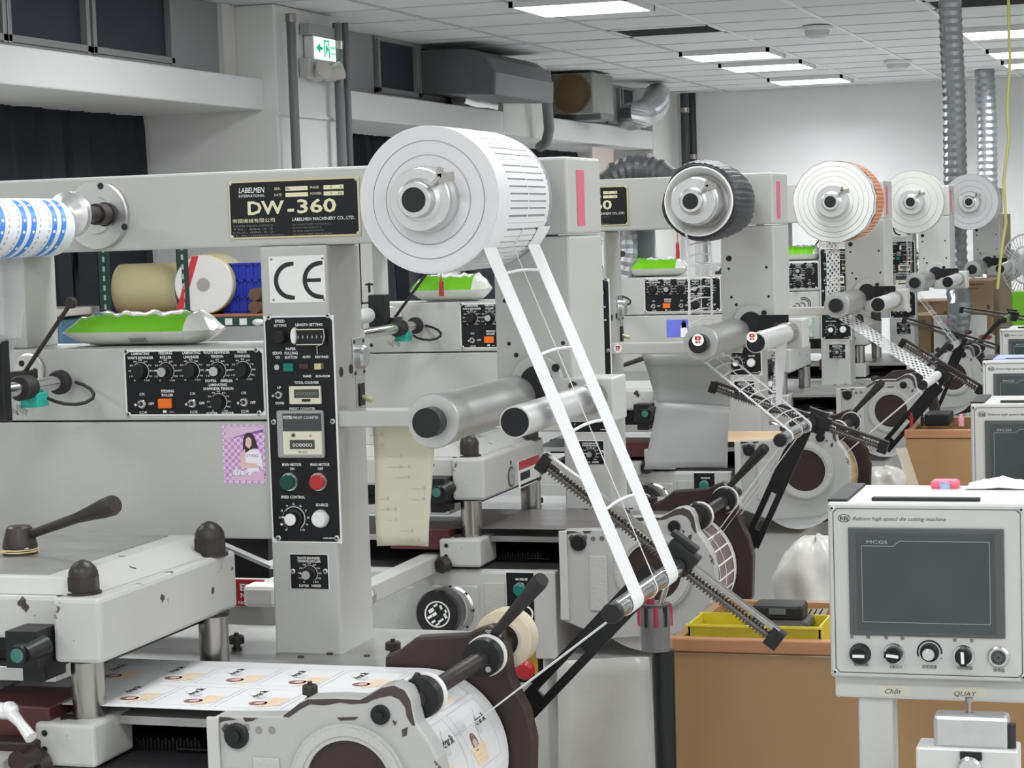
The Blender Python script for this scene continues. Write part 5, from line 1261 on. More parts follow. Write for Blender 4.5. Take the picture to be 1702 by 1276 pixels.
# cream tape roll on the nip shaft
c_ = L(848, 1068, 2.86); R = 50*mpp(c_)
rt = thing('tape_roll', 'cream masking tape roll hung behind the nip wheels of the nearest press', 'tape', (c_.x, 2.875, c_.z - R))
TAPE = mat('cream_tape', (.72, .64, .47), .6, var=.05, scale=20)
t = MB(); t.lathe((c_.x - .016, 2.875, c_.z), (0, 1, 0), [(0, R*.62), (0, R*.98), (.002, R), (.036, R), (.038, R*.98), (.038, R*.62), (0, R*.62)], 48, 0, cap=False); t.build('tape', TAPE, rt)
t = MB(); t.lathe((c_.x - .016, 2.873, c_.z), (0, 1, 0), [(0, R*.56), (0, R*.64), (.042, R*.64), (.042, R*.56), (0, R*.56)], 40, 0, cap=False); t.build('card_core', mat('card_core', (.62, .58, .50), .7), rt)
t = MB(); t.lathe((c_.x - .016, 2.872, c_.z), (0, 1, 0), [(0, R*.2), (0, R*.55), (.040, R*.55)], 40, 0); t.build('hub', BROWNI, rt)
# ================================================================ blue and white laminating roll
c = L(80, 378, 2.84); R = 48*mpp(c)
r = thing('film_roll', 'white roll printed with slanted blue bands, upper corner on its shaft', 'roll', (c.x, 2.6, c.z - R))
t = MB(); t.lathe((c.x, 2.845, c.z), (0, -1, 0), [(0, R*.3), (0, R*.985), (.003, R), (.44, R)], 56, 0); t.build('winding', mat('film_white', (.76, .79, .82), .3, var=.03), r)
t = MB()
def ry(y, a, rr): return (c.x + rr*math.cos(a), y, c.z + rr*math.sin(a))
for q in range(9):
    yb0 = 2.826 - (q//2)*.085 - (q % 2)*.026; wdt = .011
    if q % 1 == 0:
        for i in range(64):
            a0 = 2*math.pi*i/64; a1 = 2*math.pi*(i+1)/64; s0 = .016*math.sin(a0 - .6); s1_ = .016*math.sin(a1 - .6)
            t.add([ry(yb0 + s0, a0, R*1.003), ry(yb0 + s1_, a1, R*1.003), ry(yb0 - wdt*1.3 + s1_, a1, R*1.003), ry(yb0 - wdt*1.3 + s0, a0, R*1.003)], [(0, 1, 2, 3)], 0)
            if i % 6 == 2:
                t.add([ry(yb0 - .003 + s0, a0, R*1.006), ry(yb0 - .003 + s0, a0 + .09, R*1.006), ry(yb0 - .009 + s0, a0 + .09, R*1.006), ry(yb0 - .009 + s0, a0, R*1.006)], [(0, 1, 2, 3)], 1)
            if i % 2 == 0:
                t.add([ry(yb0 - .046 + s0, a0, R*1.003), ry(yb0 - .046 + s1_, a1, R*1.003), ry(yb0 - .050 + s1_, a1, R*1.003), ry(yb0 - .050 + s0, a0, R*1.003)], [(0, 1, 2, 3)], 2)
t.build('blue_print', [mat('film_blue', (.05, .22, .66), .35), PRINTW, mat('film_grey_print', (.35, .38, .42), .5)], r)
t = MB(); t.lathe((c.x, 2.849, c.z), (0, -1, 0), [(0, .0126), (0, R*.35), (.006, R*.35)], 30, 0, cap=False); t.build('card_core', mat('card_core', (.62, .58, .50), .7), r)
# translucent web falling from the roll
FILM = mat('translucent_film', (.62, .64, .64), .25, alpha=.45)
t = MB(); t.ribbon([(c.x - R*.98, c.z), (c.x - R*.9, c.z - .1), (c.x - R*.9 - .01, c.z - .16), (c.x - R*.9 - .05, c.z - .21)], 2.5, 2.83, .0004)
solo(t, 'film_web', FILM, 'thin translucent film hanging from the blue banded roll', 'film')
t = MB(); a = L(0, 600, 2.8); t.box(a.x - .03, L(19, 640, 2.8).x, 2.78, 2.80, L(5, 700, 2.8).z, L(5, 556, 2.8).z)
solo(t, 'black_guard', BLACK, 'black guard plate at the picture edge beside the control box', 'plate', bevel=.002)
# ================================================================ wipes packs
PGRN = mat('lime_green_foil', (.16, .52, .01), .22, var=.15, scale=30, bump=.5, bscale=40, coat=.6)
PWHT = mat('milky_foil', (.70, .73, .66), .25, var=.06, scale=20, bump=.5, bscale=40, coat=.6)
PTOP = mat('white_foil_print', (.80, .80, .82), .25, bump=.4, bscale=30, coat=.4)
def pack(k, a, b, base, top, lab, extra=False):
    y = YB + .085; p0 = L(a, (base+top)/2, y, k) + OFF[k]; p1 = L(b, (base+top)/2, y, k) + OFF[k]
    zB = zbt + .0015; hh = abs(L(0, top, y, k).z - L(0, base, y, k).z)*.93
    W = p1.x - p0.x; r = thing('wipes_pack', lab, 'packet', ((p0.x+p1.x)/2, p0.y, zB), 'green wipes packs on the presses')
    nx, ny = 44, 14; random.seed(k+20); ph = [random.uniform(0, 6) for _ in range(6)]
    def prof(u):            # height envelope along the length (0..1)
        e = min(u/.22, 1, (1-u)/.16); return max(.0, math.sin(min(1, e)*math.pi/2))**.8
    V = {}
    def pt(i, j, up):
        u = i/nx; v = j/ny*2 - 1; q = prof(u); d = .055*(.62 + .38*q)
        e = (1 - abs(v)**3.2); w = .0018*math.sin(u*37 + ph[0] + v*3)*q + .0012*math.sin(u*61 + v*7 + ph[1])
        mid = hh*.42
        z = (mid + (hh - mid)*q*e + w*e) if up else (mid - mid*q*e**.6)
        return (p0.x + u*W, p0.y + v*d, zB + max(z, 0))
    for nm, up in (('upper_foil', 1), ('lower_foil', 0)):
        t = MB(); vs = [pt(i, j, up) for i in range(nx+1) for j in range(ny+1)]; fs = []; ms = []
        for i in range(nx):
            for j in range(ny):
                q = (i*(ny+1)+j, i*(ny+1)+j+1, (i+1)*(ny+1)+j+1, (i+1)*(ny+1)+j); fs.append(q if not up else q[::-1]); u = i/nx; v = j/ny
                if not up: ms.append(1)
                elif u > .86: ms.append(1)
                elif .38 < u < .8 and .18 < v: ms.append(2)
                elif .24 < u < .36 and .3 < v < .7: ms.append(2)
                else: ms.append(0)
        t.add(vs, fs, 0, True); t.m = ms; t.build(nm, [PGRN, PWHT, PTOP], r)
    t = MB(); x0 = p0.x + W*.50; 
    def lowpt(u, z_): 
        return (p0.x + u*W, p0.y - .055*(.9) - .0005, zB + z_)
    if k == 0:
        for q in range(16): u = .5 + q*.0075; t.add([(p0.x + u*W, p0.y - .046, zB + hh*.10), (p0.x + (u+.004)*W, p0.y - .046, zB + hh*.10), (p0.x + (u+.004)*W, p0.y - .0545, zB + hh*.24), (p0.x + u*W, p0.y - .0545, zB + hh*.24)], [(0, 1, 2, 3)], 0)
        t.build('barcode', mat('barcode_grey', (.12, .13, .12), .4), r)
        t = MB()
        for (u, v, r1, m1) in ((.25, -.45, .009, 0), (.245, -.47, .006, 1), (.16, -.3, .006, 2)):
            i = u*nx; pp = pt(u*nx, (v+1)/2*ny, 1); t.add([(pp[0] + r1*math.cos(a_)*1.3, pp[1] + r1*math.sin(a_)*.9, pt((pp[0] + r1*math.cos(a_)*1.3 - p0.x)/W*nx, ((pp[1] + r1*math.sin(a_)*.9 - p0.y)/.05 + 1)/2*ny, 1)[2] + .0012 + .0004*m1) for a_ in [q*.628 for q in range(10)]], [tuple(range(10))], m1)
        t.build('pack_emblem', [PTOP, mat('emblem_blue', (.03, .12, .5), .4), mat('emblem_red', (.6, .2, .12), .4)], r)
    return r
pack(0, 119, 362, 571, 514, 'green and white wipes pack on the nearest press, beside the dial panel')
pack(1, 688, 812, 499, 455, 'green wipes pack partly hidden under the big white waste roll')
pack(2, 1040, 1143, 463, 433, 'plump green wipes pack below the dark wrinkled roll')
pack(3, 1298, 1366, 425, 401, 'small green pack on the fourth press, seen left of the orange roll')
# ================================================================ control consoles
CWH = mat('console_white', (.54, .54, .525), .4, var=.03)
BEZ = mat('screen_bezel', (.075, .085, .085), .35)
SCRN = mat('dark_screen', (.045, .060, .064), .12, var=.25, scale=6)
yC = 3.15
def console():
    x0, x1, z0, z1 = rect(1378, 836, 1708, 1130, yC)
    r = thing('control_console', 'nearest white control console, its screen and knobs fully seen at the lower corner', 'console', ((x0+x1)/2, yC + .1, 0), 'touch screen control consoles')
    MB().box(x0, x1, yC, yC + .21, z0, z1).build('housing', CWH, r, .004)
    fp = MB().box(x0 + .003, x1 - .003, yC - .002, yC, z0 + .003, z1 - .003).build('face_plate', CWH, r, .0008); fp['label'] = 'white front plate with black border line'
    y = yC - .0024; s = mL(1540, 980, yC)
    i = .0085; c = .006; X0, X1, Z0, Z1 = x0 + i, x1 - i, z0 + i, z1 - i
    t = MB()
    poly = [(X0+c, Z0), (X1-c, Z0), (X1, Z0+c), (X1, Z1-c), (X1-c, Z1), (X0+c, Z1), (X0, Z1-c), (X0, Z0+c)]
    for a, b in zip(poly, poly[1:] + poly[:1]): t.tube([(a[0], y, a[1]), (b[0], y, b[1])], .0006, 4, caps=False)
    t.build('border_line', PRINTK, fp)
    t = MB()
    T(t, 'RBJ', 1396, 1410, 864.5, 6.5, y, bold=.02); p = L(1403, 861, y)
    n = 28
    for q in range(n):
        a0, a1 = 2*math.pi*q/n, 2*math.pi*(q+1)/n; t.tube([(p.x + 10*s*math.cos(a0), y, p.z + 6.3*s*math.sin(a0)), (p.x + 10*s*math.cos(a1), y, p.z + 6.3*s*math.sin(a1))], .0005, 4, caps=False)
    T(t, 'Reborn high speed die cutting machine', 1417, 1572, 864.5, 6.5, y, shear=.35)
    for s_, a, c_, b, hh in (('電源開關', 1419, 1443, 1106, 5), ('手動切刀', 1478, 1499, 1110, 4), ('送紙調速', 1532, 1557, 1110, 5), ('切紙開關', 1590, 1616, 1112, 5), ('蜂鳴器', 1651, 1670, 1116, 5), ('開', 1413.5, 1418.5, 1061, 4.5), ('關', 1440, 1446, 1061, 4.5), ('開', 1470, 1476, 1062, 4.5), ('關', 1497, 1503, 1063, 4.5), ('開', 1584, 1590, 1066, 4.5), ('關', 1612, 1618, 1067, 4.5), ('+', 1562, 1567, 1096, 4)):
        T(t, s_, a, c_, b, hh, y)
    t.build('lettering', PRINTK, fp)
    bx0, bx1, bz0, bz1 = rect(1412, 877, 1670, 1057, yC)
    sc = MB().box(bx0, bx1, yC - .006, yC - .002, bz0, bz1).build('screen', BEZ, r, .0012); sc['label'] = 'dark touch screen in a grey bezel'
    a0, a1, b0, b1 = rect(1425, 886, 1655, 1050, yC); MB().box(a0, a1, yC - .0064, yC - .006, b0, b1).build('screen_glass', mat('screen_border_glass', (.055, .065, .068), .2), sc)
    a0, a1, b0, b1 = rect(1434, 899, 1646, 1034, yC); MB().box(a0 + .001, a1 - .001, yC - .0067, yC - .0064, b0 + .001, b1 - .001).build('display', SCRN, sc)
    t = MB(); yy = yC - .0069; e = L(1485, 906, yC).x; e2 = L(1496, 898, yC).x; zt_ = L(1496, 898, yC).z; zs = L(1460, 906, yC).z
    pl = [(a0, zs), (e, zs), (e2, zt_), (a1, zt_), (a1, b0), (a0, b0)]
    for a, b in zip(pl, pl[1:] + pl[:1]): t.tube([(a[0], yy, a[1]), (b[0], yy, b[1])], .0004, 4, caps=False)
    T(t, 'MCGS', 1440, 1475, 903, 5.5, yC - .0069); t.build('screen_outline', mat('screen_line', (.45, .47, .47), .5), sc)
    def sel(px, py, ring, ang, nm='selector_switch'):
        p = L(px, py, yC - .002); t = MB(); R = 18*s
        t.lathe(p, (0, -1, 0), [(0, R), (.003, R), (.005, R*.92)], 32, 1 if ring else 0); t.lathe((p.x, p.y - .004, p.z), (0, -1, 0), [(0, R*.8 if ring else R*.95), (.010, R*.76), (.011, R*.7)], 32, 0)
        a = math.radians(ang); d = Vector((math.cos(a), 0, math.sin(a))); n_ = Vector((-d.z, 0, d.x)); cc = Vector((p.x, p.y - .016, p.z))
        t.obox(cc, d*R*.78, (0, .004, 0), n_*R*.28, 0); t.obox(cc - Vector((0, .0042, 0)), d*R*.55, (0, .0003, 0), n_*R*.14, 2)
        t.build(nm, [BLACK, CHROME, PRINTW], r)
    sel(1430, 1086, 0, 0); sel(1486, 1086, 1, -6); sel(1602, 1089, 1, 92)
    p = L(1545, 1084, yC - .002); t = MB(); R = 16*s; t.lathe(p, (0, -1, 0), [(0, R), (.003, R*.97), (.005, R*.72), (.016, R*.66)], 30, 0); t.lathe((p.x, p.y - .016, p.z), (0, -1, 0), [(0, R*.64), (.002, R*.6)], 28, 1)
    t.arc(p.x, p.z, R*1.15, R*1.32, -5, 200, p.y - .0006, p.y, 0); t.obox((p.x - R*.1, p.y - .0185, p.z + R*.42), (R*.04, 0, R*.2), (0, .0004, 0), (R*.05, 0, 0), 2); t.build('speed_knob', [BLACK, SILVER, PRINTW], r)
    p = L(1660, 1091, yC - .002); t = MB(); R = 18*s; t.lathe(p, (0, -1, 0), [(0, R), (.004, R), (.007, R*.85), (.007, R*.7)], 32, 0); t.lathe((p.x, p.y - .0068, p.z), (0, -1, 0), [(0, R*.7), (.001, R*.68)], 28, 1)
    for q in range(12): a = q*.5236; t.obox((p.x + R*.5*math.cos(a), p.y - .0080, p.z + R*.5*math.sin(a)), (R*.06*math.cos(a), 0, R*.06*math.sin(a)), (0, .0003, 0), (-R*.08*math.sin(a), 0, R*.08*math.cos(a)), 2)
    t.lathe((p.x, p.y - .0075, p.z), (0, -1, 0), [(0, R*.12), (.001, R*.1)], 10, 2); t.build('buzzer', [SILVER, mat('buzzer_grey', (.09, .09, .09), .5), BLACK], r)
    t = MB()
    for a, b in ((x0+.007, z0+.009), (x1-.007, z0+.009), (x0+.007, z1-.008), (x1-.007, z1-.008)): t.lathe((a, yC - .002, b), (0, -1, 0), [(0, .0045), (.0015, .0045), (.0025, .003)], 16, 0); t.lathe((a, yC - .0045, b), (0, -1, 0), [(0, .002), (.0002, .002)], 6, 1)
    t.build('screw', [SILVER, BLACK], r)
    MB().box(x0 - .001, x0 + .028, yC + .01, yC + .20, z1, z1 + .004).build('rubber_strip', RUBBER, r, .001)
    q0, q1 = L(1445, 827, yC).x, L(1626, 827, yC).x; MB().box(q0, q1, yC + .02, yC + .035, z1, z1 + .005).build('rubber_strip', RUBBER, r, .001)
    # flange, post and foot
    a0, a1, b0, b1 = rect(1388, 1131, 1708, 1164, yC + .02); MB().box(a0, a1, yC + .02, yC + .10, b0, z0).build('support_flange', CWH, r, .004)
    a0, a1, _, _ = rect(1427, 1160, 1484, 1276, yC + .03); MB().box(a0, a1, yC + .03, yC + .09, .03, b0 + .002).build('post', CWH, r, .004)
    MB().box(a0 - .15, a1 + .15, yC + .01, yC + .2, 0, .03).build('foot', CWH, r, .004)
    t = MB()
    for a, c_, b in ((1460, 1512, 1148), (1585, 1640, 1150)): u0, u1, v0, v1 = rect(a, b - 9, c_, b + 8, yC + .019); t.box(u0, u1, yC + .0194, yC + .020, v0, v1)
    o = t.build('paper_tape', mat('aged_masking_tape', (.58, .57, .48), .6), r)
    t = MB(); T(t, 'Chặt', 1471, 1498, 1152, 8, yC + .019, shear=.3); T(t, 'QUAY', 1586, 1623, 1156, 8, yC + .019, shear=.2); t.build('handwriting', PRINTK, o)
    return r, L(1372, 836, yC)
con, corner = console()
ztop = corner.z
for k, (px, py, lab, Y) in enumerate(((1611, 672, 'second control console, directly above and behind the nearest one', None), (1631, 600, 'third control console with a bluish top, third from the front', None), (1660, 547, 'small farthest control console near the cardboard boxes', None))):
    p = aZ(px, py, ztop); c = copy_tree(con); c.location = Vector(con.location) + Vector((p.x - corner.x, p.y - corner.y, 0)); c['label'] = lab
    CON = c
    if k == 1:
        q = aZ(1650, 590, ztop); b = MB().box(p.x + .02, p.x + .33, p.y + .01, p.y + .2, ztop + .001, ztop + .004)
        solo(b, 'folder', mat('pale_blue_folder', (.42, .47, .68), .5), 'pale blue folder lying on the third control console', 'folder')
# tissue on the near console, things on its top
random.seed(4); t = MB(); p = aZ(1668, 806, ztop); n = 9; vs = []
for i in range(n):
    for j in range(n):
        u, v = i/(n-1)-.5, j/(n-1)-.5; e = max(0, 1 - (u*u+v*v)*3.2); vs.append((p.x + u*.10 + random.uniform(-.003, .003), p.y - .03 + v*.08, ztop + .0035 + e*.016*random.uniform(.4, 1)))
t.add(vs, [(i*n+j, (i+1)*n+j, (i+1)*n+j+1, i*n+j+1) for i in range(n-1) for j in range(n-1)], 0, False)
o = solo(t, 'crumpled_tissue', PAPER, 'crumpled white tissue on top of the nearest console', 'tissue'); sm = o.modifiers.new('thick', 'SOLIDIFY'); sm.thickness = .001
# ================================================================ cabinets
WOOD = mat('brown_plywood', (.31, .178, .078), .42, var=.18, scale=3, stretch=(1, 1, .12), bump=.05, coat=.15)
WOODE = mat('plywood_edge', (.36, .17, .08), .55, var=.15, scale=10)
def cabinet(x0, x1, y0, y1, z, lab, tray=False, nm='cabinet'):
    r = thing(nm, lab, 'cabinet', ((x0+x1)/2, (y0+y1)/2, 0)); w = .018
    MB().box(x0, x1, y0, y0 + w, 0, z - .025).build('front_panel', WOOD, r, .002)
    MB().box(x0, x0 + w, y0 + w, y1, 0, z - .002).build('side_panel', WOOD, r, .002); MB().box(x1 - w, x1, y0 + w, y1, 0, z - .002).build('side_panel', WOOD, r, .002)
    MB().box(x0, x1, y1, y1 + w, 0, z - .002).build('back_panel', WOOD, r, .002)
    MB().box(x0 - .003, x1 + .003, y0 - .004, y0 + w, z - .024, z).build('top_rail', WOODE, r, .003)
    MB().box(x0 + w, x1 - w, y0 + w, y1, z - .07, z - .055).build('shelf_panel', WOOD, r)
    return r
p = L(1114, 1064, 3.6); q = aY(1240, 1062, 3.6); zc = p.z - .0; xR_ = aY(1800, 1150, 3.6).x
cab = cabinet(p.x, xR_, 3.6, 3.98, q.z, 'brown plywood cabinet behind the nearest control console, yellow tray in its top')
MB().box(p.x + .03, p.x + .033, 3.598, 3.6, 1.0, 1.01)
zt_ = q.z - .053
yel = mat('yellow_tray', (.60, .50, .03), .4)
x0 = aY(1146, 1040, 3.64).x; x1 = aY(1365, 1040, 3.64).x
r = thing('tray', 'yellow plastic tray set inside the top of the near brown cabinet', 'tray', ((x0+x1)/2, 3.7, zt_)); zz = aY(1240, 1037, 3.64).z
t = MB(); w = .003; Y0_, Y1_ = 3.63, 3.74
t.box(x0, x1, Y0_, Y1_, zt_, zt_ + w).box(x0, x1, Y0_, Y0_ + w, zt_, zz).box(x0, x1, Y1_ - w, Y1_, zt_, zz).box(x0, x0 + w, Y0_, Y1_, zt_, zz).box(x1 - w, x1, Y0_, Y1_, zt_, zz)
t.build('tray_shell', yel, r); MB().box(x0 - .004, x1 + .004, Y0_ - .004, Y0_ + .002, zz - .004, zz).box(x0 - .004, x1 + .004, Y1_ - .002, Y1_ + .004, zz - .004, zz).build('rim', yel, r)
def blk(px0, py0, px1, py1, y0, dep, name, m, lab, cat, bev=.003, k=0):
    x0, x1, z0, z1 = rect(px0, py0, px1, py1, y0); return solo(MB().box(x0, x1, y0, y0 + dep, z0, z1), name, m, lab, cat, bevel=bev)
r = thing('tape_measure', 'dark handheld device with display resting on the yellow tray', 'device', (aY(1290, 1055, 3.68).x, 3.7, zz - .02))
x0, x1, z0, z1 = rect(1236, 1032, 1343, 1054, 3.66); MB().box(x0, x1, 3.66, 3.74, z0, z1).build('lower_case', mat('brown_black_case', (.05, .04, .042), .45), r, .008)
x0, x1, z0, z1 = rect(1250, 1006, 1333, 1033, 3.67); b = MB().box(x0, x1, 3.67, 3.735, z0, z1).build('upper_case', BLACK, r, .006)
x0, x1, z0, z1 = rect(1278, 1011, 1306, 1021, 3.6695); MB().box(x0, x1, 3.669, 3.6705, z0, z1).build('display', mat('small_display', (.10, .11, .11), .2), b)
# striped sheet of labels beside it
t = MB(); yy = 3.80; 
for i in range(5):
    a = aY(1330 + i*9, 1043, yy); t.obox((a.x, yy - .03, a.z + .018), (.006, 0, 0), (.012, 0, .022), (0, .0005, 0), 0)
solo(t, 'label_strip_sheet', mat('greyish_labels', (.55, .53, .51), .5), 'pale striped label sheet standing at the back of the yellow tray', 'labels', kind=None)
p = aY(1505, 714, 6.1)
cab2 = cabinet(p.x, aY(1624, 714, 6.1).x, 6.1, 6.5, p.z, 'smaller brown cabinet far behind, left of the second console')
zc2 = p.z
def can(px, py, Y, rpx, hpx, name, m, lab, cat, m2=None):
    p = aY(px, py, Y); s = mpp(p); t = MB(); t.lathe((p.x, Y, zc2 + .0005), (0, 0, 1), [(0, rpx*s), (hpx*s*.75, rpx*s), (hpx*s*.78, rpx*s*.6), (hpx*s, rpx*s*.55)], 16); return solo(t, name, m, lab, cat)
can(1515, 705, 6.2, 3, 22, 'marker', RED, 'red marker standing on the far brown cabinet', 'pen')
can(1533, 705, 6.2, 3, 20, 'bottle', BLACK, 'small dark bottle on the far brown cabinet', 'bottle')
can(1598, 705, 6.2, 5, 20, 'bottle', mat('pink_plastic', (.8, .35, .42), .4), 'small pink bottle on the far brown cabinet by the console', 'bottle')
x0, x1, z0, z1 = rect(1536, 699, 1578, 713, 6.2); MB_ = MB().box(x0, x1, 6.2, 6.32, zc2 + .0005, zc2 + .035); solo(MB_, 'black_case', BLACK, 'flat black case on the far brown cabinet', 'case', bevel=.005)
x0, x1, _, _ = rect(1548, 793, 1594, 806, yC + .18)
r = thing('sweet_packet', 'pink and blue sweet packet at the back of the nearest console top', 'packet', ((x0+x1)/2, yC + .19, ztop))
MB().box(x0, x1, yC + .165, yC + .20, ztop + .0005, ztop + .013).build('packet_body', mat('hot_pink_foil', (.85, .12, .22), .3, bump=.4), r, .004)
MB().box(x0 + .014, x1 - .012, yC + .1635, yC + .1649, ztop + .001, ztop + .012).build('packet_print', mat('blue_white_print', (.35, .42, .75), .4, var=.8, scale=120), r)
# clear sleeve leaning behind the console
t = MB(); a = aY(1498, 745, 4.1); b = aY(1518, 806, 4.1); b = a + (b-a)*(a.z/(a.z-b.z)); b.z = .001; t.obox((a+b)/2, (.010, 0, 0), (0, .004, 0), (b-a)/2)
o = solo(t, 'clear_sleeve', mat('clear_amber_plastic', (.75, .70, .55), .15, alpha=.5, trans=.3), 'narrow clear plastic sleeve standing in front of the far brown cabinet', 'sleeve')
# ================================================================ tool cup on a black pole
p = aY(1090, 1080, 3.45); s = mpp(p)
r = thing('pole_stand', 'black tapered pole standing left of the brown cabinet', 'stand', (p.x, 3.45, 0))
MB().lathe((p.x + .012, 3.45, 0.02), (0, 0, 1), [(0, 13*s), (p.z - .02, 19*s)], 24).build('pole', BLACK, r); MB().lathe((p.x + .012, 3.45, 0), (0, 0, 1), [(0, .12), (.02, .11)], 28).build('base', BLACK, r)
r = thing('tool_cup', 'clear lined cup with red grips of tools, on top of the black pole', 'cup', (p.x, 3.45, p.z))
hcup = L(1090, 1003, 3.45).z - p.z
t = MB(); t.lathe((p.x, 3.45, p.z + .0005), (0, 0, 1), [(0, 24*s), (hcup, 26*s)], 28); t.build('cup_body', mat('mesh_cup', (.06, .055, .055), .35, var=.5, scale=70, bump=.5), r)
t = MB(); t.lathe((p.x, 3.45, p.z + .0005), (0, 0, 1), [(-.0, 27*s), (hcup*.7, 28.5*s), (hcup*.95, 27*s)], 28, cap=False)
for i, v in enumerate(t.v): a = math.atan2(v[1]-3.45, v[0]-p.x); k_ = 1 + .05*math.sin(9*a + v[2]*70); t.v[i] = (p.x + (v[0]-p.x)*k_, 3.45 + (v[1]-3.45)*k_, v[2])
t.build('plastic_wrap', mat('clear_wrap', (.8, .8, .8), .12, alpha=.16, trans=.2), r)
t = MB()
for i in range(10): a = i*.628; t.lathe((p.x + 26.2*s*math.cos(a), 3.45 + 26.2*s*math.sin(a), p.z + hcup*.55), (0, 0, 1), [(0, 4*s), (hcup*.42, 4*s)], 8, i % 2)
t.build('tool_grip', [mat('crimson_grip', (.30, .02, .05), .35), BLACK], r)
t = MB(); t.tube([(p.x - 8*s, 3.45, p.z + hcup), (p.x - 8*s, 3.45, p.z + hcup + 12*s)], 8*s, 12, 0); t.tube([(p.x + 6*s, 3.45, p.z + hcup*.8), (p.x + 20*s, 3.46, p.z + hcup + 40*s)], [5*s, 3*s], 8, 1); t.tube([(p.x + 10*s, 3.44, p.z + hcup*.8), (p.x + 28*s, 3.44, p.z + hcup + 34*s)], [3*s, 2*s], 8, 1)
t.build('tool', [MATS['crimson_grip'], STEEL], r)
# ================================================================ hanging papers and films
def sheet(px, Y, name, m, lab, cat, bow=.012, n=8, slope=0, thick=.0008, k=3):
    """quad of pixel corners (tl, tr, br, bl), gently curved, standing at depth Y"""
    tl, tr, br, bl = [aY(a, b, Y) for a, b in px]; vs = []
    for i in range(n+1):
        for j in range(n+1):
            u, v = i/n, j/n; p = tl.lerp(tr, u).lerp(bl.lerp(br, u), v); vs.append((p.x, p.y + bow*math.sin(u*3.1)*(.3+v) + .004*math.sin(v*5+u*k), p.z))
    t = MB().add(vs, [(i*(n+1)+j, i*(n+1)+j+1, (i+1)*(n+1)+j+1, (i+1)*(n+1)+j) for i in range(n) for j in range(n)], 0, True)
    o = solo(t, name, m, lab, cat); s_ = o.modifiers.new('thick', 'SOLIDIFY'); s_.thickness = thick; return o
BEIGE = mat('beige_liner_paper', (.70, .67, .53), .6, var=.03)
x0, x1, z0, z1 = rect(620, 706, 723, 908, 3.08)
r = thing('liner_paper', 'long beige printed liner paper hanging below the nearest bar', 'paper', ((x0+x1)/2, 3.08, z1))
v = [aY(619, 700, 3.08), aY(723, 700, 3.08), aY(712, 908, 3.08), aY(627, 907, 3.08)]
n = 10; vs = []
def lp_(u, w): p = v[0].lerp(v[1], u).lerp(v[3].lerp(v[2], u), w); return Vector((p.x, p.y + .008*math.sin(u*3.1)*w + .003*math.sin(w*6), p.z))
for i in range(n+1):
    for j in range(n+1): vs.append(lp_(i/n, j/n))
t = MB().add(vs, [(i*(n+1)+j, i*(n+1)+j+1, (i+1)*(n+1)+j+1, (i+1)*(n+1)+j) for i in range(n) for j in range(n)], 0, True)
o = t.build('sheet', BEIGE, r); o.modifiers.new('thick', 'SOLIDIFY').thickness = .0006
gl = glyphs('d', 0, 0.0); t = MB(); random.seed(9)
for i in range(16):
    u = .12 + .22*(i % 4) + .08*((i//4) % 2); w = .12 + .085*((i*7) % 11); u = min(u, .85)
    c = lp_(u, w); 
    for pts, fs in ((gl[0], gl[1]),): t.add([(c.x + a*.009, c.y - .0016, c.z + b*.009) for a, b in pts], fs, 0)
    t.box(c.x - .018, c.x - .003, c.y - .0017, c.y - .0015, c.z + .001, c.z + .0016)
t.build('faint_print', mat('faint_olive_print', (.48, .47, .40), .6), r)
sheet([(738, 700), (884, 700), (880, 736), (800, 770)], 4.56, 'liner_paper_short', BEIGE, 'short beige paper hanging behind the second dark dome nut', 'paper', bow=.004)
GFILM = mat('grey_packing_film', (.44, .45, .445), .3, var=.06, scale=6, bump=.15, bscale=12)
sheet([(1066, 588), (1216, 586), (1212, 682), (1093, 672)], 4.74, 'packing_film', GFILM, 'grey film sheet hanging from the second press bar, upper piece', 'film', bow=.02)
sheet([(1092, 668), (1212, 676), (1208, 778), (1071, 780)], 4.725, 'packing_film_low', GFILM, 'grey film sheet hanging lower, overlapping the upper piece', 'film', bow=.02)
# strip with numbers on press 2
t = MB(); a = aY(1300, 560, 4.5); b = aY(1290, 672, 4.5); t.obox((a+b)/2, (.011, 0, 0), (0, .0004, 0), (b-a)/2, 0)
r = thing('number_strip', 'narrow white strip with printed code hanging under the black capped guide roller', 'paper', (b.x, b.y, b.z)); t.build('strip', PAPERG, r)
gv = glyphs('0921-5099-A021', 0, 0); t = MB(); L_ = .10; s_ = L_/gv[2]
t.add([(b.x - .000 - q*.011, b.y - .0012, b.z + .004 + p*s_) for p, q in gv[0]], gv[1], 0); t.build('print', PRINTK, r)
# plastic bags
def bag(c, sx_, sy_, sz_, name, m, lab, seed=1, res=20):
    random.seed(seed); ph = [random.uniform(0, 6) for _ in range(8)]; vs = []; n = res
    for j in range(n+1):
        th = math.pi*(j/n)
        for i in range(n*2):
            a = math.pi*i/n; w = 1 + .10*math.sin(3*a + ph[0] + 2*th) + .07*math.sin(7*a + ph[1] - 3*th) + .05*math.sin(11*th + ph[2] + 2*a) + random.uniform(-.006, .006)
            q = math.sin(th)**.6; vs.append((c[0] + sx_*q*w*math.cos(a), c[1] + sy_*q*w*math.sin(a), c[2] + sz_*math.cos(th)*(1 + .04*math.sin(5*a))))
    t = MB().add(vs, [(j*2*n+i, (j+1)*2*n+i, (j+1)*2*n+(i+1) % (2*n), j*2*n+(i+1) % (2*n)) for j in range(n) for i in range(2*n)], 0, True)
    return solo(t, name, m, lab, 'bag')
WBAG = mat('white_plastic_bag', (.66, .64, .60), .35, var=.06, bump=.2, bscale=15)
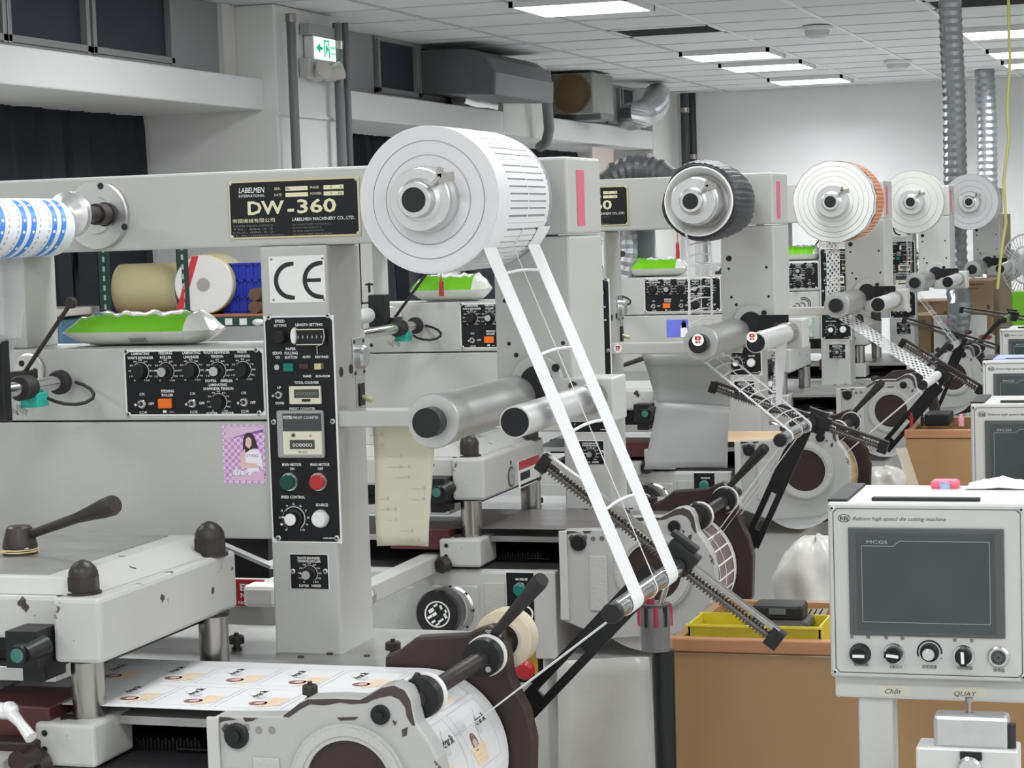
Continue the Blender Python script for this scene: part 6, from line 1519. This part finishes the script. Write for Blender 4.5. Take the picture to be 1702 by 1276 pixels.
p = aY(1352, 1010, 4.9); s = mpp(p); bag((p.x, 4.95, p.z - .04), 72*s, .14, 140*s, 'plastic_bag', WBAG, 'large crumpled off-white plastic bag between brown cabinet and console', 3)
p = aY(1470, 800, 6.8); s = mpp(p); bag((p.x, 6.8, p.z - .05), 45*s, .12, 50*s, 'plastic_bag_far', WBAG, 'pale plastic bag below the far rotary unit, above the nearest console', 5)
zb_ = p.z - .05 - 50*s; r = thing('storage_bin', 'low bin hidden under the pale far plastic bag', 'bin', (p.x, 6.8, 0)); MB().box(p.x - .06, p.x + .06, 6.72, 6.88, 0, zb_ + .004).build('bin_body', GREYD, r, .004)
r_ = sheet([(925, 1100), (1078, 1092), (1100, 1276 + 60), (930, 1276 + 60)], 4.02, 'plastic_cover', mat('clear_cover_film', (.78, .77, .74), .16, alpha=.42, bump=.8, bscale=18), 'clear wrinkled plastic cover over the press base left of the black pole', 'cover', bow=.05, k=9)
# red sign and grey box behind the nearest column
r = thing('equipment_box', 'grey box with red lettered sign left of the tall control column foot', 'box', (aY(420, 1080, 3.35).x, 3.4, 0))
x0, x1, z0, z1 = rect(330, 1008, 470, 1090, 3.36); MB().box(x0 - .1, x1, 3.36, 3.5, z0 - .3, z1 + .035).build('housing', GREYD, r, .003)
x0, x1, z0, z1 = rect(340, 962, 440, 1006, 3.355); sg = MB().box(x0, x1, 3.352, 3.356, z0, z1).build('red_sign', RED, r)
t = MB(); T(t, 'EL', 399, 418, 981, 11, 3.3515, bold=.03); T(t, 'NA', 400, 418, 993, 8, 3.3515, bold=.03); T(t, 'NCE I', 396, 418, 1004, 6, 3.3515, bold=.02); t.build('lettering', PRINTW, sg)
x0, x1, z0, z1 = rect(415, 968, 470, 1005, 3.33); solo(MB().box(x0, x1, 3.30, 3.345, z0, z1), 'white_case', WHITEP, 'white rounded case in front of the red lettered sign', 'case', bevel=.008)
t = MB(); a = aY(380, 896, 3.2); b = aY(470, 935, 3.2); t.obox((a+b)/2, (b-a)/2, (0, .05, 0), (0, 0, .003)); solo(t, 'paper_stack', PAPER, 'white papers slanting under the lower cover beside the column', 'paper')
# web guide head at the lower right corner
r = thing('guide_head', 'metal clamp head with upright screw in front of the post of the nearest console', 'clamp', (aY(1608, 1270, 3.1).x, 3.1, 0)); Yg = 3.03
x0, x1, z0, z1 = rect(1551, 1190, 1676, 1246, Yg + .01); MB().box(x0, x1, Yg + .01, Yg + .05, z0, z1).build('upper_block', SILVER, r, .006)
x0, x1, z0, z1 = rect(1522, 1245, 1692, 1300, Yg); MB().box(x0, x1, Yg, Yg + .06, z0, z1).build('lower_block', mat('satin_plate', (.62, .62, .61), .4, .3), r, .003)
x0, x1, z0, z1 = rect(1596, 1249, 1632, 1262, Yg - .002); MB().box(x0, x1, Yg - .006, Yg, z0, z1).build('black_insert', BLACK, r)
p = L(1612, 1274, Yg); MB().lathe(p, (0, -1, 0), [(-.002, .017), (.012, .017), (.014, .013)], 24).build('knurled_knob', CHROME, r)
p = L(1611, 1188, Yg + .03); t = MB(); t.lathe(p, (0, 0, 1), [(-.004, .007), (.004, .007)], 6, smooth=False); t.lathe(p, (0, 0, 1), [(0, .0028), (.022, .0028)], 12); t.lathe((p.x, p.y, p.z + .018), (0, 0, 1), [(0, .0055), (.007, .0055)], 16); t.build('adjusting_screw', STEEL, r)
p = L(1681, 1276, Yg + .02); q = L(1681, 1202, Yg + .02); t = MB(); t.cyl((p.x, p.y, p.z - .06), (q.x, q.y, q.z), .0065, n=14); t.build('black_rod', RUBBER, r)
x0 = L(1560, 1276, Yg).x; MB().box(x0, x0 + .06, Yg + .01, Yg + .05, .0, z0 if False else L(1600, 1299, Yg).z).build('post', SILVER, r)
# tassels
for px, y0, y1, k, lab in ((733, 455, 492, 1, 'red cord tassel hanging in front of the second green pack'), (1126, 392, 430, 2, 'small red tassel with gold bead beside the dark wrinkled roll')):
    a = aY(px, y0 - 14, 3.0 + OFF[k].y - .03); b = aY(px, y1, 3.0 + OFF[k].y - .03); r = thing('tassel', lab, 'tassel', tuple(b))
    t = MB(); t.tube([a, a.lerp(b, .45)], .0012, 6); t.build('cord', RED, r)
    MB().lathe(a.lerp(b, .45), (0, 0, -1), [(0, .002), (.006, .005), ((a-b).length*.55, .006)], 10).build('fringe', RED, r)
    MB().sphere(a, .008, 0, 10).build('bead', BRASS, r)
# ================================================================ shelving seen through the nearest press
YS = 8.2
DG = mat('dark_green_steel', (.018, .055, .045), .45)
ZTOP = aY(240, 345, YS).z
r = RACK = thing('shelving_rack', 'dark green slotted steel rack behind the nearest press', 'rack', (aY(240, 500, YS).x, YS, 0))
for px in (172, 303):
    a = aY(px - 9, 440, YS); b = aY(px + 10, 440, YS); t = MB().box(a.x, b.x, YS - .004, YS, 0, ZTOP).box(a.x, a.x + .003, YS - .004, YS + .04, 0, ZTOP)
    up = t.build('upright', DG, r)
    t = MB()
    for i in range(28): z = .5 + i*.04; t.box((a.x + b.x)/2 - .004, (a.x+b.x)/2 + .006, YS - .0055, YS - .004, z, z + .022)
    t.build('slot', mat('slot_pale', (.45, .48, .47), .5), up)['kind'] = 'stuff'
zs = aY(400, 522, YS).z
xa = aY(40, 520, YS).x; xb = aY(460, 520, YS).x
MB().box(aY(172, 520, YS).x, xb, YS - .004, YS + .5, zs - .05, zs - .01).build('shelf_beam', DG, r, .002)
MB().box(aY(172, 520, YS).x, xb, YS, YS + .5, zs - .01, zs).build('shelf_board', WOODE, r, .002)
t = MB()
for px in (374, 398): x0, x1, z0, z1 = rect(px, 529, px + 12, 540, YS - .006); t.box(x0, x1, YS - .006, YS - .0045, z0, z1)
t.build('shelf_tag', WHITEP, r)
YEL = mat('yellowed_film', (.60, .55, .31), .35, var=.08, scale=3, stretch=(1, 1, 3))
def lyroll(a, b, py, rpx, Y, lab, m, capm):
    p = aY(a, py, Y); q = aY(b, py, Y); s = mpp(p); R = rpx*s; z = zs + R + .0005
    r = thing('film_roll_stock', lab, 'roll', ((p.x+q.x)/2, Y + .1, zs), 'stock rolls on the rack'); d = Vector((1, -.0, 0)).normalized()
    MB().lathe((p.x, Y + .12, z), d, [(0, R), (q.x - p.x, R)], 48).build('winding', m, r)
    MB().lathe((q.x, Y + .12, z), d, [(0, R), (.004, R), (.004, R*.3), (.0, R*.25)], 48).build('end_face', capm, r)
    return r, R, z
WRAP = mat('white_wrap', (.72, .71, .70), .3, bump=.3, bscale=20, var=.05)
lyroll(182, 286, 470, 43, YS + .02, 'wide yellowish film roll lying on the rack', YEL, WRAP)
# second roll faces the camera, wrapped in clear bag
p = aY(338, 468, YS + .02); s = mpp(p); Rx = 50*s; zc_ = zs + Rx + .0005
r = thing('wrapped_roll', 'white ended film roll wrapped in clear plastic on the rack, red tape on it', 'roll', (p.x, YS + .1, zs), 'stock rolls on the rack')
d = Vector((-.25, .97, 0)).normalized(); f0 = Vector((p.x, YS + .02, zc_))
MB().lathe(f0, d, [(0, Rx*.97), (.01, Rx), (.33, Rx)], 44).build('winding', YEL, r)
MB().lathe(f0 - d*.001, d, [(0, Rx*.2), (-.001, Rx*.95), (.004, Rx*.98)], 44, cap=False).build('end_face', WRAP, r)
MB().lathe(f0 - d*.002, d, [(-.001, Rx*.22), (.001, Rx*.2)], 24).build('core_end', mat('core_shadow_card', (.35, .33, .30), .8), r)
t = MB(); n_ = Vector((d.y, -d.x, 0))
t.obox(f0 - d*.004 - n_*Rx*.55, n_*.014 , d*.001, Vector((0, 0, 1))*Rx*.95 + n_*.04, 0); t.build('red_tape', mat('red_tape', (.55, .02, .05), .4), r)
# blue crate with brown cores
CB = mat('blue_crate', (.02, .04, .42), .4)
x0, x1, z0, z1 = rect(372, 438, 470, 522, YS + .12)
r = thing('crate', 'blue plastic crate on the rack right of the wrapped roll', 'crate', ((x0+x1)/2, YS + .2, zs))
zt3 = z1; t = MB(); t.box(x0, x1, YS + .12, YS + .125, zs + .0005, zt3).box(x0, x1, YS + .40, YS + .405, zs + .0005, zt3).box(x0, x0 + .005, YS + .12, YS + .4, zs + .0005, zt3).box(x1 - .005, x1, YS + .12, YS + .4, zs + .0005, zt3).box(x0, x1, YS + .12, YS + .4, zs + .0005, zs + .006); t.build('crate_wall', CB, r)
t = MB()
for i in range(9): xx = x0 + (x1-x0)*i/8; t.box(xx - .003, xx + .003, YS + .112, YS + .12, zs + .0005, zt3)
for i in range(4): zz = zs + (zt3 - zs)*i/3; t.box(x0, x1, YS + .112, YS + .12, zz - .004, zz + .004)
t.build('crate_rib', CB, r)
for q, (px, py) in enumerate(((424, 487), (424, 509))):
    a = aY(px, py, YS + .03); s = mpp(a); R = 10.5*s; z = zs + R + .001 + (1-q)*2*R
    t = MB(); t.lathe((a.x, YS + .02, z), (0, 1, 0), [(0, R*.45), (0, R), (.08, R)], 20); solo(t, 'brown_core', mat('brown_core', (.13, .075, .045), .7, var=.4, scale=40), ['upper', 'lower'][q] + ' brown roll core stacked in front of the blue crate', 'core', 'brown cores by the crate')
# blue storage box with lid at the far left
x0, x1, z0, z1 = rect(30, 528, 106, 590, YS - .2)
r = thing('storage_box', 'translucent blue storage box with pale lid, left of the rack', 'box', ((x0+x1)/2, YS, z0 - .1))
MB().box(x0, x1 - .01, YS - .2, YS + .1, z0 - .1, z1 - .01).build('box_body', mat('steel_blue_plastic', (.10, .19, .30), .3), r, .01)
a0, a1, b0, b1 = rect(40, 514, 107, 527, YS - .21); MB().box(x0 - .02, a1, YS - .22, YS + .12, b0, b1).build('lid', mat('pinkish_white_lid', (.66, .60, .56), .4), r, .008)
solo(MB().box(x0 - .04, x1 + .1, YS - .3, YS + .2, z0 - .13, z0 - .1002).box(x0 - .04, x0, YS - .3, YS - .26, 0, z0 - .13).box(x1 + .06, x1 + .1, YS - .3, YS - .26, 0, z0 - .13).box(x0 - .04, x0, YS + .16, YS + .2, 0, z0 - .13).box(x1 + .06, x1 + .1, YS + .16, YS + .2, 0, z0 - .13), 'side_table', DG, 'low dark steel table carrying the blue storage box', 'table')
p = aY(62, 562, YS - .26); s = mpp(p); bag((p.x, YS - .27, p.z - .02), 14*s, .02, 18*s, 'small_bag', PAPER, 'small white bag against the blue storage box', 8, 10)
p = aY(424, 536, YS - .08); s = mpp(p); t = MB().sphere((p.x, YS - .05, p.z), 9*s, 0, 14, 1.2, 1, .65); t.cyl((p.x, YS - .05, p.z), (p.x, YS - .002, p.z), .006); t.build('oval_handle', PAPER, RACK)['label'] = 'white oval handle'
# ================================================================ ribbed ducts
DUCT = mat('ribbed_duct', (.40, .42, .45), .34, .75, var=.12, scale=9)
DUCTK = mat('black_ribbed_duct', (.045, .047, .05), .45)
def ribbed(path, R, m, name, lab, pitch=.035, amp=.05, cat='duct'):
    pts = [path[0]]
    for a, b in zip(path[:-1], path[1:]):
        n = max(2, int((b-a).length/(pitch/2)))
        for i in range(1, n+1): pts.append(a.lerp(b, i/n))
    # smooth corners
    for _ in range(6): pts = [pts[0]] + [(pts[i-1] + pts[i]*2 + pts[i+1])/4 for i in range(1, len(pts)-1)] + [pts[-1]]
    return solo(MB().tube(pts, [R*(1 + (amp if i % 2 else -amp)) for i in range(len(pts))], 32, smooth=False), name, m, lab, cat)
Yd = 10.0
a = aY(1578, -120, Yd); s = mpp(a)
ribbed([Vector((aY(1578, 0, Yd).x, Yd, CEIL)), aY(1580, 40, Yd), aY(1586, 160, Yd), aY(1588, 300, Yd), aY(1588, 420, Yd), aY(1592, 490, Yd), aY(1597, 505, Yd - .1), aY(1590, 560, Yd)], 19*s, DUCT, 'ribbed_duct', 'nearer ribbed silver duct dropping from the ceiling behind the last reels')
p = aZ(1636, 116, CEIL); Y2 = min(p.y, YFAR - .3)
ribbed([Vector((aY(1636, 116, Y2).x, Y2, CEIL)), aY(1640, 200, Y2), aY(1642, 330, Y2), aY(1642, 460, Y2)], 16.5*mpp(p), DUCT, 'ribbed_duct_far', 'farther ribbed silver duct right of the nearer one', pitch=.05)
ribbed([aY(1012, 330, 6.3), aY(1022, 296, 6.3), aY(1062, 283, 6.3), aY(1100, 292, 6.3), aY(1116, 330, 6.3)], .05, DUCTK, 'arched_duct', 'dark ribbed hose arching over the second press beam', pitch=.02)
ribbed([aY(1040, 370, 6.4), aY(1045, 420, 6.4), aY(1036, 470, 6.4)], .03, DUCT, 'hose', 'grey ribbed hose falling left of the third green pack', pitch=.025)
t = MB(); t.cyl(aY(1072, 360, 6.5), aY(1072, 470, 6.5), .03, n=20); solo(t, 'grey_canister', mat('blue_grey_tube', (.17, .20, .21), .5), 'grey upright canister behind the third green pack', 'canister')
# yellow cable
YC = 9.0
pts = [aY(1676, -20, YC), aY(1677, 60, YC), aY(1679, 95, YC), aY(1674, 180, YC), aY(1677, 230, YC), aY(1668, 300, YC), aY(1672, 370, YC), aY(1664, 420, YC), aY(1658, 480, YC)]
pts[0].z = min(pts[0].z, CEIL)
solo(MB().tube(pts, .006, 8), 'yellow_cable', mat('yellow_cable', (.50, .48, .16), .5), 'thin yellow cable hanging from the ceiling at the right', 'cable')
# ================================================================ cartons, fan, far clutter
CARD = mat('cardboard', (.34, .24, .135), .8, var=.06, scale=3)
CARDT = mat('carton_tape', (.30, .20, .10), .4)
def carton(a, b, c, d, Y, dep, lab, grp='cardboard cartons', base=None):
    x0, x1, z0, z1 = rect(a, b, c, d, Y)
    r = thing('carton', lab, 'box', ((x0+x1)/2, Y + dep/2, z0 if base is None else base), grp)
    MB().box(x0, x1, Y, Y + dep, z0 if base is None else base, z1).build('carton_body', CARD, r, .003)
    t = MB(); w = x1-x0; h = z1 - z0
    t.box(x0 + w*.12, x0 + w*.72, Y - .002, Y, z0 + h*.86, z0 + h*.90); t.box(x0 + w*.12, x0 + w*.55, Y - .002, Y, z0 + h*.74, z0 + h*.77); t.box(x0 + w*.8, x0 + w*.9, Y - .002, Y, z0 + h*.1, z0 + h*.25)
    t.build('carton_print', mat('carton_brown_print', (.16, .09, .05), .8), r)
    return z1
zf = carton(1516, 524, 1548, 606, 10.15, .3, 'carton below the fourth roller, left of the white printed box', base=0)
carton(1549, 541, 1575, 600, 10.2, .3, 'narrow carton joined to the right of the lower stack', base=0)
zf = carton(1600, 466, 1650, 520, 10.1, .4, 'carton with brown print right of the duct elbow', base=0)
carton(1586, 500, 1600, 540, 10.15, .4, 'slim carton edge left of the duct elbow carton', base=0)
carton(1518, 500, 1580, 524, 10.7, .3, 'carton behind, under the fourth reel', base=0)
x0, x1, z0, z1 = rect(1640, 356, 1680, 590, 11.1)
solo(MB().box(x0, x1, 11.1, 11.14, 0, z1), 'tall_board', mat('kraft_board', (.32, .27, .19), .8, var=.08, scale=4), 'tall kraft board standing left of the fan', 'board')
# white box with pink label
x0, x1, z0, z1 = rect(1552, 524, 1640, 585, 10.06)
r = thing('white_carton', 'white carton with pink label and black script behind the fourth bar', 'box', ((x0+x1)/2, 10.06, 0))
MB().box(x0, x1, 10.06, 10.09, 0, z1).build('carton_body', WHITEP, r, .003)
t = MB(); u0, u1, v0, v1 = rect(1568, 531, 1600, 537, 10.06); t.box(u0, u1, 10.058, 10.06, v0, v1); t.build('pink_label', mat('pale_pink_label', (.80, .45, .48), .6), r)
t = MB(); p = aY(1575, 529, 10.057); q = aY(1595, 529, 10.057); t.text('Supplies', p.x, q.x, p.z, .012, 10.057, 0, shear=.3); t.build('script', PRINTK, r)
for px, py, lab in ((1605, 552, 'larger paper reel end with pink core beside the white carton'), (1638, 560, 'second paper reel with pink core, nearer the console')):
    p = aY(px, py, 9.97); s = mpp(p); t = MB(); dd = Vector((.05, -.36, .93)).normalized(); q = Vector((p.x, 9.97, p.z)) - dd*.10
    t.lathe(q, dd, [(0, 15*s), (.10, 15.5*s), (.10, 10.5*s), (.06, 10*s)], 28, 0, cap=False); t.lathe(q + dd*.07, dd, [(0, 10.6*s), (.002, 10.6*s)], 24, 1); t.lathe(q + dd*.0995, dd, [(0, 11*s), (.0015, 11*s), (.0015, 9.6*s), (-.02, 9.6*s)], 24, 1, cap=False)
    t.lathe(q, dd, [(-.002, 15*s), (0, 15*s)], 28, 0); t.cyl((q.x, q.y, 0), (q.x, q.y, q.z + .01), .012, n=12)
    solo(t, 'paper_reel', [PAPER, mat('dusty_pink_core', (.42, .20, .17), .7)], lab, 'reel')
# standing fan at the right edge
p = aY(1706, 440, 10.7); s = mpp(p)
r = thing('standing_fan', 'white standing fan cut by the picture edge', 'fan', (p.x, 10.7, 0))
t = MB(); R = 40*s
for i in range(44):
    a = 2*math.pi*i/44; pts = [Vector((p.x + R*q*math.cos(a), 10.7 - .07*math.sqrt(max(0, 1-q*q)), p.z + 1.28*R*q*math.sin(a))) for q in (.2, .5, .8, 1)]; t.tube(pts, .0022, 4)
for q in (.2, .6, 1): t.tube([Vector((p.x + R*q*math.cos(a*.131), 10.7 - .07*math.sqrt(max(0, 1-q*q)), p.z + 1.28*R*q*math.sin(a*.131))) for a in range(49)], .004, 6)
t.build('grille', PAPER, r)
for i in range(5):
    a = i*1.2566; d = Vector((math.cos(a), 0, math.sin(a))); n_ = Vector((-d.z, 0, d.x)); t = MB(); t.obox(Vector((p.x, 10.73, p.z)) + d*R*.5, d*R*.38, Vector((0, .002, 0)), n_*R*.2 + Vector((0, .02, 0))); t.build('fan_blade', mat('pale_blade', (.6, .66, .66), .3, alpha=.8), r, .01)
MB().lathe((p.x, 10.68, p.z), (0, 1, 0), [(0, .03), (.02, .05), (.16, .06)], 20).build('motor', PAPER, r)
MB().cyl((p.x, 10.77, p.z - .04), (p.x, 10.77, .05), .02, n=14).build('pole', PAPER, r); MB().lathe((p.x, 10.77, 0), (0, 0, 1), [(0, .13), (.05, .11)], 28).build('base', PAPER, r)
x0, x1, z0, z1 = rect(1680, 484, 1730, 522, 10.1); solo(MB().box(x0, x1, 10.1, 10.3, 0, z1), 'lime_bin', mat('lime_plastic', (.22, .60, .03), .4), 'lime green bin below the standing fan', 'bin', bevel=.01)
# dark jumble of drawers seen between the presses: maroon drawer blocks on the second and third press
blk(735, 832, 780, 841, 4.3, .1, 'red_tray', RED, 'red tray edge glimpsed under the second platen', 'tray')
